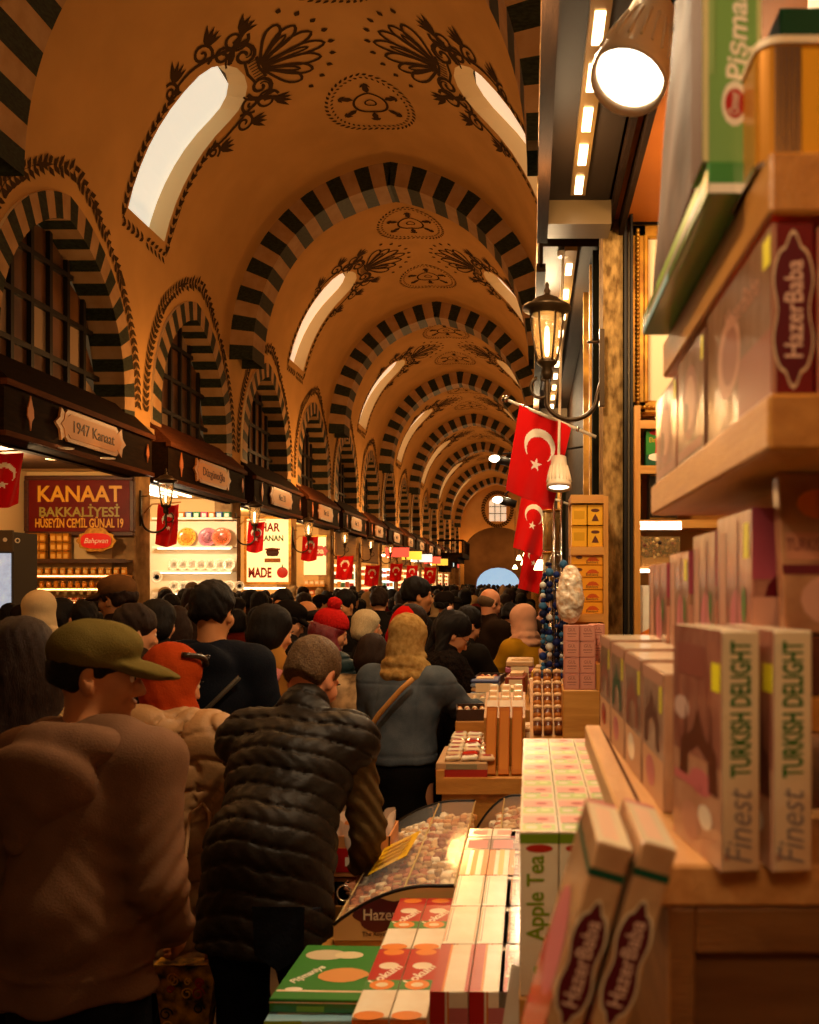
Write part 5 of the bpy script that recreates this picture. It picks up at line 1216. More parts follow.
# white and orange cartons: 2 columns + dark column, 5 rows, 5 layers (top ones differ)
def wcart(row):
    k = row
    if k == 4: tp = [('r', 0, 1, .0, .5, c_maroon), ('r', .1, .9, .05, .42, c_pink), ('r', 0, 1, .55, .6, c_pink), ('r', .2, .8, .7, .9, plain('#e0a898'))]
    elif k == 3: tp = [('r', .0, .25, 0, 1, c_orange), ('r', .4, .6, 0, 1, plain('#f0b060', .4)), ('r', .8, 1, 0, 1, c_orange)]
    elif k == 0: tp = [('r', .0, .3, 0, 1, c_red), ('r', .3, .36, 0, 1, c_orange), ('r', .9, 1, 0, 1, c_red)]
    else: tp = [('r', .04, .07, .05, .95, c_orange), ('r', .93, .96, .05, .95, c_orange), ('r', .12, .14, .05, .95, c_maroon)]
    return carton('x', .066, .205, .056, c_white, top=tp, front=[('r', 0, .4, 0, 1, c_red), ('r', .45, .5, 0, 1, c_orange), ('r', .5, 1, 0, .5, c_pink)], left=[('r', 0, 1, .1, .5, c_pink), ('r', 0, 1, .6, .7, c_orange)])
dk = carton('x', .036, .205, .056, cello('dark_wrapper', '#4a2418', '#7a4a38', 30, (1, 3, 1)), top=[('t', 'Finest', .02, .5, .5, c_white, 90, .09), ('r', .1, .9, .85, .93, c_white)])
for r_ in range(5):
    pw = pd = None
    for l in range(5):
        z_ = .7605+.0565*l; y_ = 1.66+.208*r_
        for c in range(2):
            tags = dict(label='white carton with %s, row %s from the camera, %s column, %s layer' % (('red stripes', 'thin orange lines', 'thin orange lines', 'orange stripes', 'maroon panels')[r_], ORD[r_], ('left', 'right')[c], ORD[l]), cat='carton', group='white cartons stacked in rows')
            loc = (-.1405+.068*c, y_, z_)
            if pw is None: pw = put(wcart(r_), 'white_carton', loc, **tags)
            else: copy_tree(pw, loc, **tags)
        if l > 1:
            tags = dict(label='dark film-wrapped bar box beside the white cartons, row %s from the camera, layer %s' % (ORD[r_], ORD[l]), cat='box', group='dark bar boxes')
        else: tags = dict(label='dark film-wrapped bar box low beside the white cartons, row %s from the camera, layer %s' % (ORD[r_], ORD[l]), cat='box', group='dark bar boxes')
        loc = (-.0375, y_, z_)
        if pd is None: pd = put(dk, 'dark_bar_box', loc, **tags)
        else: copy_tree(pd, loc, **tags)
# green cookie boxes
gb = carton('x', .2, .29, .03, c_green, top=[('r', .02, .98, .12, .15, c_cream), ('p', oval(.6), .32, .8, .05, plain('#b8a888', .5), 0), ('p', oval(.6), .6, .8, .035, plain('#c8b890', .5), 0), ('p', [(x*(1+.1*math.cos(7*i)), y*.7) for i, (x, y) in enumerate(BLOB)], .66, .42, .055, plain('#c8884a', .5), 0), ('t', 'Pişmaniye', .03, .25, .42, c_white, 60, .1, .2, .02), ('p', oval(.5), .2, .16, .02, c_white, 0)], front=[('r', 0, 1, .7, .8, c_cream), ('r', .3, .6, .1, .5, c_lime)])
put(gb, 'green_sweets_box', (-.46, 2.09, .82), rz=-2, label='flat green Pişmaniye box on top of the pale blue one at the table corner', cat='box')
gb2 = carton('x', .2, .29, .058, plain('#8ab8c8', .4), top=[('r', .1, .9, .1, .9, c_white), ('p', oval(.7), .7, .3, .04, c_green, 0)], front=[('r', 0, .4, .5, 1, c_lime)])
put(gb2, 'blue_sweets_box', (-.468, 2.06, .7605), rz=1, label='pale blue and white box under the flat green box', cat='box')
# clear sweet cases with curved lids
def case(x0, x1, y0, y1, zb, h, lab, front=True):
    r_ = empty('sweet_case', ((x0+x1)/2, (y0+y1)/2, zb), label=lab, cat='display case'); w = x1-x0; d = y1-y0; M = Matrix.Identity(4)
    b = MB(); b.box(-w/2, w/2, -d/2, d/2, 0, .025, tab, bev=.003); b.build('tray', r_)
    ar = lambda s: (-w/2+w*s, .04+(h-.04)*math.sin(min(1, s*1.15+.08)*PI/2)**.8)
    b = MB(); P = [ar(i/14) for i in range(15)]
    b.grid(lambda u, v: (ar(u)[0], -d/2+d*v, ar(u)[1]), 14, 6, glass); b.build('curved_lid', r_)
    b = MB(); b.tube([(p[0], -d/2, p[1]+.002) for p in P], .005, iron, n=6); b.tube([(p[0], d/2, p[1]+.002) for p in P], .005, iron, n=6)
    for t in (0, .58, 1): p = ar(t); b.tube([(p[0], -d/2, p[1]), (p[0], d/2, p[1])], .003, mat('cream_trim', '#c8a868', .4), n=5)
    b.build('rim', r_)
    b = MB(); outline = [(-w/2, .025)]+P+[(w/2, .025)]; b.prism(outline, .004, mat('cream_card', '#d8b070', .5), T(0, -d/2+.002, 0) @ FACE_CAM);
    if front:
        b.prism([(x*.105, y*.105) for x, y in LOZ], .002, c_maroon, T(0, -d/2-.001, h*.55) @ FACE_CAM); b.text('HazerBaba', .042, c_cream, T(0, -d/2-.0035, h*.55) @ FACE_CAM, .001, fit=.165, bold=.01); b.text('The Royal Turkish Delight', .016, c_brown, T(0, -d/2-.003, h*.25) @ FACE_CAM, .001)
    b.build('front_panel', r_)
    b = MB(); rr = random.Random(int(y0*100)); cols = ['#c8884a', '#d8b078', '#8a4a2a', '#e0c8a0', '#a85a3a', '#b89058']
    return r_, ar, w, d
r1, ar, w, d = case(-.53, -.205, 2.43, 3.38, .7605, .17, 'clear curved-lid case of sweets with a HazerBaba panel on its near end')
def fill(r_, ar, w, d, nx, ny, seed, name='sweet', stuff=True):
    rr = random.Random(seed); b = MB(); cols = ['#c8884a', '#d8b078', '#9a5a34', '#e0c8a0', '#b0683f', '#b89058', '#e8d8b8']
    for i in range(nx):
        for j in range(ny):
            u = (i+.5+rr.uniform(-.2, .2))/nx; x, zt = ar(u); y = -d/2+.02+(d-.04)*(j+.5+rr.uniform(-.2, .2))/ny; z = max(.03, zt-.05-rr.uniform(0, .02)); s_ = .013
            b.box(-s_, s_, -s_, s_, 0, s_*1.6, plain(cols[(int(j*5/ny)*3+int(i*3/nx)+rr.randint(0, 1)) % 7], .6), T(x, y, z) @ RZ(rr.uniform(0, 90)) @ RX(rr.uniform(-25, 25)), bev=.004)
    b.grid(lambda u, v: (ar(.04+.92*u)[0], -d/2+.01+(d-.02)*v, max(.026, ar(.04+.92*u)[1]-.055)), 10, 4, plain('#a87848', .8))
    b.build('loose_sweets', r_, kind='stuff')
    return b
fill(r1, ar, w, d, 13, 34, 1)
b = MB(); x, z_ = ar(.36); b.add([(-.13, -.15, ar(.1)[1]+.004), (-.01, -.15, ar(.47)[1]+.004), (.0, .12, ar(.5)[1]+.004), (-.12, .12, ar(.13)[1]+.004)], [(0, 1, 2, 3)], mat('yellow_note', '#e0b01a', .5)); 
for i in range(4): b.add([(-.115, -.1+.05*i, ar(.14)[1]+.0055), (-.02, -.1+.05*i, ar(.45)[1]+.0055), (-.02, -.085+.05*i, ar(.45)[1]+.0055), (-.115, -.085+.05*i, ar(.14)[1]+.0055)], [(0, 1, 2, 3)], plain('#b07a10'))
b.build('yellow_notice', r1, label='yellow notice on the curved lid')
b = MB(); b.tube([(-.155+.02*math.cos(t), -.38, .12+.022*math.sin(t)) for t in [i*.5 for i in range(13)]], .003, chrome, n=5); b.build('ring_handle', r1)
r2_, ar2, w2, d2 = case(-.198, -.022, 2.71, 3.38, .7605, .19, 'second clear-lidded case of brown sweets beside the tea boxes', front=False)
fill(r2_, ar2, w2, d2, 7, 22, 2)
# price card
b = MB(); b.box(-.045, .045, -.001, .001, 0, .30, c_white); b.box(-.03, .03, -.0, .03, 0, .004, c_white); o = b.build('price_card', label='blank white price card standing before the white cartons', cat='card'); o.location = at(518, 975, 1.47); o.location.z = .7605; o.rotation_euler = (0, math.radians(9), math.radians(-12)); o.scale = (1.5, 1, 1.2)
# goods on the far table
def mini(name, lab, cat, px, py, Y, bm, grp=None, rz=0, z=None, **k):
    p = at(px, py, Y); o = put(bm, name, (p.x, Y, p.z if z is None else z), rz=rz, label=lab, cat=cat, **k)
    if grp: o['group'] = grp
    return o
b = MB(); b.box(-.1, .1, -.18, .18, 0, .055, plain('#b08a60', .6), bev=.004); b.box(-.1, .1, -.182, -.18, .0, .028, plain('#a02018', .4)); b.box(-.06, .06, -.184, -.18, .03, .05, plain('#8a7a5a')); 
mini('sweet_crate', 'shallow card crate of red berries packed at the near end of the farther table', 'crate', 465, 790, 3.66, b, z=1.0, rz=0)
rr = random.Random(4)
pb = {}
for i in range(7):
    for j in range(3):
        c = ['#e8d8b8', '#f0e6d0', '#d8b890', '#c02a1a', '#e8dcc0', '#e0c8a0'][(i*2+j) % 6]
        key = c
        if key not in pb:
            b = MB(); b.box(-.031, .031, -.022, .022, 0, .02, plain(c, .2, coat=1), bev=.007); b.box(-.016, .016, -.012, .012, .0195, .021, plain('#8a2018')); pb[key] = b.build('sweet_packet', label='x', cat='packet'); o = pb[key]
        else: o = copy_tree(pb[key])
        o.location = (-.30+.065*j, 3.52+.055*i, 1.057+.006*i); o.rotation_euler = (rr.uniform(-.1, .1), rr.uniform(-.1, .1), rr.uniform(-.3, .3)); tag(o, label='%s wrapped packet, %s row on the berry crate, %s from the aisle' % ({'#c02a1a': 'red'}.get(c, 'pale'), ORD[i], ORD[j]), cat='packet', group='packets on the berry crate')
# three orange bars leaning
for i in range(3):
    b = MB(); b.box(-.021, .021, -.012, .012, 0, .30, plain('#a85a04', .6), bev=.002); b.box(-.022, .022, -.013, .013, .30, .33, c_cream); b.box(-.015, .015, -.0125, -.012, .02, .28, plain('#b0660a', .6)); o = put(b, 'tall_orange_pack', (-.155+.052*i, 3.50, 1.001), rx=-38, label='tall orange pack leaning back on the farther table, %s from the aisle' % ORD[i], cat='pack', group='tall orange packs')
for i in range(3):
    for j in range(4):
        b = MB(); b.box(-.02, .02, -.017, .017, 0, .05, c_cream, bev=.006); b.box(-.014, .014, -.018, -.016, .012, .038, plain('#d8a878')); put(b, 'cream_box', (-.155+.052*i, 3.74+.04*j, 1.205+.02*j), rx=-20, label='little cream box behind the tall orange packs, %s column, %s row' % (ORD[i], ORD[j]), cat='box', group='little cream boxes')
b = MB(); b.add([(-.19, 3.70, 1.0), (-.02, 3.70, 1.0), (-.02, 3.92, 1.0), (-.19, 3.92, 1.0), (-.19, 3.70, 1.195), (-.02, 3.70, 1.195), (-.02, 3.92, 1.275), (-.19, 3.92, 1.275)], [(0, 1, 2, 3), (4, 5, 6, 7), (0, 1, 5, 4), (1, 2, 6, 5), (2, 3, 7, 6), (3, 0, 4, 7)], tab); b.build('sloping_stand', label='sloping wooden stand under the little cream boxes', cat='stand')
# tilted rack of spice tubes
b = MB(); b.add([(-.0, 3.5, 1.0), (.19, 3.5, 1.0), (.19, 3.85, 1.0), (-.0, 3.85, 1.0), (0, 3.5, 1.12), (.19, 3.5, 1.12), (.19, 3.85, 1.34), (0, 3.85, 1.34)], [(0, 1, 2, 3), (4, 5, 6, 7), (0, 1, 5, 4), (1, 2, 6, 5), (2, 3, 7, 6), (3, 0, 4, 7)], tab); b.build('sloping_stand', label='sloping wooden stand under the rows of brown tubes', cat='stand')
pr = None
for i in range(4):
    for j in range(5):
        tags = dict(label='brown capped spice tube, %s row up its stand, %s from the aisle' % (ORD[j], ORD[i]), cat='tube', group='spice tubes on the sloping stand'); loc = (.03+.042*i, 3.545+.066*j, 1.155+.0415*j)
        if pr is None:
            pr = empty('spice_tube', loc, **tags); b = MB(); b.lathe([(.001, 0), (.017, 0), (.017, .045), (.014, .05)], mat('brown_tube', '#5a260c', .4, coat=.4), n=12); b.build('tube', pr); b = MB(); b.lathe([(.0175, .008), (.0175, .03)], plain('#9a5a1c', .5), n=12); b.build('sleeve', pr); b = MB(); b.lathe([(.018, .05), (.018, .064), (.001, .066)], plain('#d8b080', .4), n=12); b.build('cap', pr); pr.rotation_euler = (-.55, 0, 0)
        else: copy_tree(pr, loc, **tags)
b = MB(); b.box(-.335, -.035, 4.03, 4.36, 1.0, 1.13, tab, bev=.004); b.box(-.335, .2, 4.40, 5.93, 1.0, 1.13, tab, bev=.004); b.build('display_step', label='low wooden step on the farther stall table under the mixed wares', cat='step')
# mixed wares further back
wares = [(-.27, 4.15, 'box of wrapped chocolates', 'box', (.14, .2, .05), '#3a2216'), (-.14, 4.2, 'flat striped box of sweets', 'box', (.1, .2, .07), '#b89a70'), (.02, 4.15, 'stack of brown notebooks', 'notebook', (.13, .16, .1), '#8a5a2a'), (.14, 4.15, 'orange tea carton', 'carton', (.08, .16, .14), '#c8782a'),
         (-.26, 4.55, 'pale tray of trinkets', 'tray', (.16, .2, .05), '#d8c8a8'), (-.1, 4.6, 'green and cream carton', 'carton', (.11, .2, .09), '#6a7a3a'), (.05, 4.6, 'stack of tan wallets', 'wallet', (.12, .2, .13), '#a8753a'),
         (-.25, 5.05, 'blue and white cloth bundle', 'cloth', (.16, .2, .09), '#8a9ab0'), (-.07, 5.05, 'red-brown carton', 'carton', (.12, .24, .12), '#8a3a22'), (.07, 5.1, 'yellow carton of magnets', 'carton', (.12, .24, .15), '#d8a82a'),
         (-.25, 5.6, 'dark tray of bracelets', 'tray', (.16, .24, .05), '#3a2a20'), (-.06, 5.6, 'pink and violet scarf pile', 'scarf', (.18, .3, .15), '#a85a7a'), (.1, 5.7, 'stack of cream envelopes', 'envelope', (.1, .3, .2), '#d8c8a0')]
for i, (x, y, what, cat_, (w_, d_, h_), c) in enumerate(wares):
    b = MB(); m_ = plain(c, .4); rr = random.Random(i)
    if cat_ in ('tray', 'box'):
        t = .006; b.box(-w_/2, w_/2, -d_/2, d_/2, 0, h_*.5, m_); 
        for (x0, x1, y0, y1) in ((-w_/2, -w_/2+t, -d_/2, d_/2), (w_/2-t, w_/2, -d_/2, d_/2), (-w_/2, w_/2, -d_/2, -d_/2+t), (-w_/2, w_/2, d_/2-t, d_/2)): b.box(x0, x1, y0, y1, h_*.5, h_, m_)
        for a in range(4):
            for e in range(5): b.sphere((-w_/2+w_*(a+.5)/4, -d_/2+d_*(e+.5)/5, h_*.55), w_*.1, plain(rr.choice(['#c8a070', '#8a4a2a', '#e8d8b0', '#a03020', '#c87a2a', '#3a4a7a']), .3), n=5)
    else:
        n_ = 4 if cat_ in ('notebook', 'wallet', 'cloth', 'scarf', 'envelope') else 1
        for q in range(n_): b.box(-w_/2+rr.uniform(0, .01), w_/2-rr.uniform(0, .01), -d_/2, d_/2, h_*q/n_, h_*(q+.88)/n_, m_ if q % 2 == 0 else plain(rr.choice(['#c8a070', '#8a4a2a', '#e8d8b0', '#3a4a7a']), .4), bev=.006)
        b.box(-w_*.3, w_*.3, -d_/2-.002, -d_/2+.001, h_*.2, h_*.75, plain('#e8d8b0', .4)); b.box(-w_*.3, w_*.3, -d_*.3, d_*.3, h_*.85, h_+.001, plain('#d8b080', .4))
    o = put(b, what.replace('-', '_').split(' of ')[0].replace(' ', '_').replace('and_', ''), (x, y, 1.1305 if x < .0 or y > 4.4 else 1.0005), rz=rr.uniform(-6, 6), label=what+' lying on the farther stall table', cat=cat_)
# =============================== PEOPLE ===============================
def rotm(yaw=0, pitch=0, roll=0):
    y, p, r = [math.radians(a) for a in (yaw, pitch, roll)]
    Rz = np.array([[math.cos(y), -math.sin(y), 0], [math.sin(y), math.cos(y), 0], [0, 0, 1]])
    Rx = np.array([[1, 0, 0], [0, math.cos(p), -math.sin(p)], [0, math.sin(p), math.cos(p)]])
    Ry = np.array([[math.cos(r), 0, math.sin(r)], [0, 1, 0], [-math.sin(r), 0, math.cos(r)]])
    return Rz @ Rx @ Ry
skin_tones = {'light': ('#c98a5e', '#bd7a50'), 'tan': ('#c08050', '#b07044'), 'pink': ('#cf8e68', '#c27850')}
def skin(t): return mat('skin_'+t, skin_tones[t][0], .5, c2=skin_tones[t][1], vs=9)
def cloth(name, c, c2=None, rough=.85, bump=.25, bs=120, vs=6, **k): return mat(name, c, rough, c2=c2 or c, vs=vs, bump=bump, bs=bs, **k)
hair_black = mat('black_hair', '#0a0503', .62, c2='#150c06', vs=60, bump=.5, bs=90, stretch=(6, 6, .6))
hair_brown = mat('brown_hair', '#1c0e05', .6, c2='#2d190b', vs=60, bump=.5, bs=90, stretch=(6, 6, .6))
hair_grey = mat('grey_brown_hair', '#4a3420', .6, c2='#6a5034', vs=160, bump=.6, bs=200)
hair_white = mat('white_hair', '#cbb690', .6, c2='#a89068', vs=60, bump=.5, bs=90, stretch=(6, 6, 1))
hair_red = mat('dyed_red_hair', '#5a1218', .45, c2='#7a1c20', vs=60, bump=.5, bs=90, stretch=(6, 6, .6))
jeans_m = cloth('dark_denim', '#16181e', '#22252c', vs=14); black_cl = cloth('black_cloth', '#0d0b0a', '#141110')
shoe_m = plain('#1a120c', .6)

class Fig:
    """joints of a standing figure: origin between the feet, facing +Y"""
    def __init__(s, H=1.7, lean=0, yaw=0, pitch=0, roll=0, armL='down', armR='down', wide=1.0, neck=0, side=0):
        k = s.k = H/1.75; s.wide = wide
        s.P = np.array([0, 0, .93*k]); L = math.radians(lean); sd = math.radians(side)
        s.u = np.array([math.sin(sd), math.sin(L)*math.cos(sd), math.cos(L)*math.cos(sd)]); s.f = np.array([0, math.cos(L), -math.sin(L)])
        if lean: s.P = s.P-np.array([0, math.sin(L)*.16*k, 0])
        s.x = np.array([1., 0, 0]); s.R = np.stack([s.x, s.f, s.u], 1)
        s.N = s.P+s.u*.52*k
        nk = rotm(0, -(lean*.55+neck)) @ np.array([0, 0, 1.]); s.nk = nk
        s.Hc = s.N+nk*.165*k+np.array([0, .015*k, 0]); s.HR = rotm(yaw, -pitch, roll)
        s.S = {}; s.E = {}; s.W = {}; s.hd = {}
        for g, nm, arm in ((-1, 'L', armL), (1, 'R', armR)):
            S = s.N-s.u*.055*k+s.x*g*.178*k*wide; s.S[nm] = S
            if arm == 'down': E = S+np.array([g*.06, -.02, -.28])*k; W = E+np.array([g*.01, .06, -.24])*k
            elif arm == 'pocket': E = S+np.array([g*.10, -.09, -.26])*k; W = E+np.array([-g*.05, .17, -.17])*k
            elif arm == 'front': E = S+np.array([g*.05, .04, -.27])*k; W = E+np.array([-g*.10, .22, .03])*k
            elif arm == 'reach': E = S+np.array([g*.05, .14, -.23])*k; W = E+np.array([-g*.06, .25, .02])*k
            elif arm == 'up': E = S+np.array([g*.08, .12, -.22])*k; W = E+np.array([-g*.10, .12, .2])*k
            else: E = S+np.array(arm[0])*k; W = E+np.array(arm[1])*k
            s.E[nm], s.W[nm] = E, W; s.hd[nm] = (W-E)/np.linalg.norm(W-E)
    def h(s, x, y, z): return s.Hc+s.HR @ (np.array([x, y, z])*s.k)
def add_hand(b, F_, nm, curl=35, fine=True):
    k = F_.k; g = -1 if nm == 'L' else 1; W = F_.W[nm]; d = F_.hd[nm]
    n = np.array([-g*1., 0, 0]); n = n-d*(n@d); n = n/np.linalg.norm(n); t = np.cross(d, n)   # palm faces the body
    b.cone(W, W+d*.075*k, .026*k, .034*k, .02, flat=(n, 1.9))
    if not fine: b.cone(W+d*.07*k, W+(d+n*.5)*.12*k, .03*k, .018*k, .02, flat=(n, 1.6)); b.cone(W+d*.02*k, W+(d*.5+t*.55)*.09*k, .013*k, .009*k, .012); return
    for i, L in enumerate((.068, .076, .070, .055)):
        o = (i-1.5)*.0185*k; p = W+d*.082*k-t*o; pts = [p-d*.02*k, p]; a = math.radians(curl*.5)
        for q in range(3):
            dd = d*math.cos(a)+n*math.sin(a); p = p+dd*L*k*(.42, .33, .27)[q]; pts.append(p); a += math.radians(curl)
        b.chain(pts, [.0095*k, .0092*k, .0085*k, .0075*k, .0062*k], k=.004)
    p = W+d*.02*k+t*.022*k; q = p+(d*.55+t*.6+n*.25)*.042*k; r = q+(d*.85+t*.25+n*.35)*.034*k
    b.chain([p, q, r], [.014*k, .0105*k, .008*k], k=.01)
def body_blob(F_, vox, fine=1, hands=True, curl=35):
    """one continuous surface: head with face, neck, torso, arms, hands, legs, feet"""
    b = Blob(vox); k = F_.k; R = F_.HR; P, u, x = F_.P, F_.u, F_.x
    h = F_.h; e = lambda c, r, kk=.02, op='add', RR=None: b.ell(h(*c), [q*k for q in r], R if RR is None else RR, kk, op)
    e((0, -.018, .035), (.076, .096, .088)); e((0, .035, -.025), (.060, .058, .075)); b.cone(h(0, .02, -.05), h(0, .062, -.092), .048*k, .026*k, .03)
    if fine:
        e((0, .076, .022), (.050, .018, .014), .015); b.cone(h(0, .090, .006), h(0, .112, -.034), .009*k, .012*k, .012)
        for g in (-1, 1):
            e((g*.013, .098, -.040), (.011, .012, .009), .01); e((g*.038, .066, -.028), (.024, .022, .026), .02); e((g*.030, .096, .0), (.016, .012, .010), .014, 'sub'); e((g*.030, .079, .001), (.0135, .0125, .0125), .003)
            RR = R @ rotm(g*-22, 8); e((g*.078, -.012, -.008), (.009, .021, .032), .006, RR=RR); e((g*.084, -.004, -.004), (.006, .010, .017), .006, 'sub', RR=RR); e((g*.080, -.002, -.036), (.007, .009, .011), .008)
        e((0, .095, -.062), (.024, .012, .006), .006); e((0, .092, -.074), (.021, .012, .007), .006); e((0, .074, -.100), (.021, .018, .016), .02)
        b.cone(h(-.02, .108, -.068), h(.02, .108, -.068), .0016*k, .0016*k, .003, op='sub')
    b.cone(h(0, -.012, -.05), F_.N-u*.02*k, .054*k, .062*k, .04); b.cone(F_.N-u*.03*k+x*-.09*k, F_.N-u*.03*k+x*.09*k, .05*k, .05*k, .05)
    RT = F_.R; w = F_.wide
    b.ell(P, [.150*k*w, .11*k, .12*k], RT, .05); b.ell(P+u*.15*k, [.138*k*w, .10*k, .15*k], RT, .06); b.ell(P+u*.34*k, [.160*k*w, .11*k, .17*k], RT, .06)
    for g, nm in ((-1, 'L'), (1, 'R')):
        S, E, W = F_.S[nm], F_.E[nm], F_.W[nm]
        b.cone(F_.N-u*.07*k, S, .06*k, .054*k, .05); b.cone(S, E, .048*k, .038*k, .02); b.cone(E, W, .038*k, .025*k, .015)
        if hands: add_hand(b, F_, nm, curl, fine)
        hip = P+x*g*.09*k-np.array([0, 0, .03*k]); kn = np.array([g*.11*k, .02*k, .49*k]); an = np.array([g*.12*k, -.03*k, .08*k])
        b.cone(hip, kn, .085*k, .055*k, .04); b.cone(kn, an, .055*k, .036*k, .03); b.cone(an-np.array([0, 0, .04*k]), an+np.array([g*.02*k, .16*k, -.045*k]), .035*k, .028*k, .02)
    return b
def torso_blob(F_, vox, t, hem, flare=0, sleeve=.012, folds=.005, fs=16, collar=True, cuff=.03, sleeves=True, seed=0, belly=0):
    b = Blob(vox); k = F_.k; P, u, x, RT, w = F_.P, F_.u, F_.x, F_.R, F_.wide
    b.ell(P+u*.34*k, [(.165*w)*k+t, .115*k+t, .18*k+t*.5], RT, .06); b.ell(P+u*.12*k, [.152*w*k+t, .112*k+t+belly, .18*k], RT, .07)
    b.cone(F_.N-u*.05*k-x*.10*k*w, F_.N-u*.05*k+x*.10*k*w, .052*k+t*.6, .052*k+t*.6, .05)
    low = np.array([P[0], P[1], hem-.05]); b.cone(P+u*.05*k, low, .15*k*w+t, .15*k*w+t+flare, .05, flat=((0, 1, 0), 1.3))
    if collar: b.cone(F_.N-u*.03*k, F_.N+F_.nk*.035*k, .068*k+t*.3, .066*k+t*.3, .02)
    for g, nm in ((-1, 'L'), (1, 'R')):
        S, E, W = F_.S[nm], F_.E[nm], F_.W[nm]; b.cone(F_.N-u*.06*k, S, .07*k, .058*k+t*.6, .05)
        if sleeves:
            W2 = W-(W-E)/np.linalg.norm(W-E)*.01; b.cone(S, E, .056*k+t*.6+sleeve*.5, .046*k+sleeve, .04); b.cone(E, W2, .046*k+sleeve, .034*k+sleeve, .02)
            if cuff: d = (W-E)/np.linalg.norm(W-E); b.cone(W-d*(.01+cuff), W-d*.012, .033*k+sleeve*.8, .031*k+sleeve*.8, .006)
        else: b.cone(S+x*g*-.02, S+x*g*.015*k-u*.02*k, .068*k+t*.4, .060*k+t*.4, .03)
    b.plane((0, 0, hem), (0, 0, 1), .012)
    if folds:
        Ea = [F_.E['L'], F_.E['R']]
        def fd(Q):
            d = np.minimum(np.linalg.norm(Q-Ea[0], axis=1), np.linalg.norm(Q-Ea[1], axis=1)); near = np.exp(-(d/.12)**2) if sleeves else 0
            return wob(Q*np.array([1, 1, .55]), fs, folds, seed)+near*.006*np.sin(Q[:, 2]*95+7*np.sin(Q[:, 0]*14+Q[:, 1]*9))
        b.disp(fd)
    return b
def legs_blob(F_, vox, t=.012, z0=.06, folds=.004, skirt=False, top=None):
    b = Blob(vox); k = F_.k; P, x = F_.P, F_.x; top = top or P[2]+.05
    b.ell(P, [.152*k*F_.wide+t, .112*k+t, .13*k], None, .05)
    if skirt: b.cone(P, (0, P[1]*.5, z0+.02), .15*k, .235*k, .05, flat=((0, 1, 0), 1.25)); b.disp(lambda Q: .010*np.sin(np.arctan2(Q[:, 1], Q[:, 0])*17)*np.clip((P[2]-Q[:, 2])/.5, 0, 1))
    else:
        for g in (-1, 1):
            hip = P+x*g*.088*k-np.array([0, 0, .02*k]); kn = np.array([g*.11*k, .02*k, .49*k]); an = np.array([g*.12*k, -.03*k, z0]); b.cone(hip, kn, .090*k+t, .062*k+t, .05); b.cone(kn, an, .062*k+t, .052*k+t*.8, .03)
    b.plane((0, 0, z0), (0, 0, 1), .01); b.plane((0, 0, top+.06), (0, 0, -1), .01)
    if folds: b.disp(lambda Q: wob(Q, 18, folds, 5))
    return b
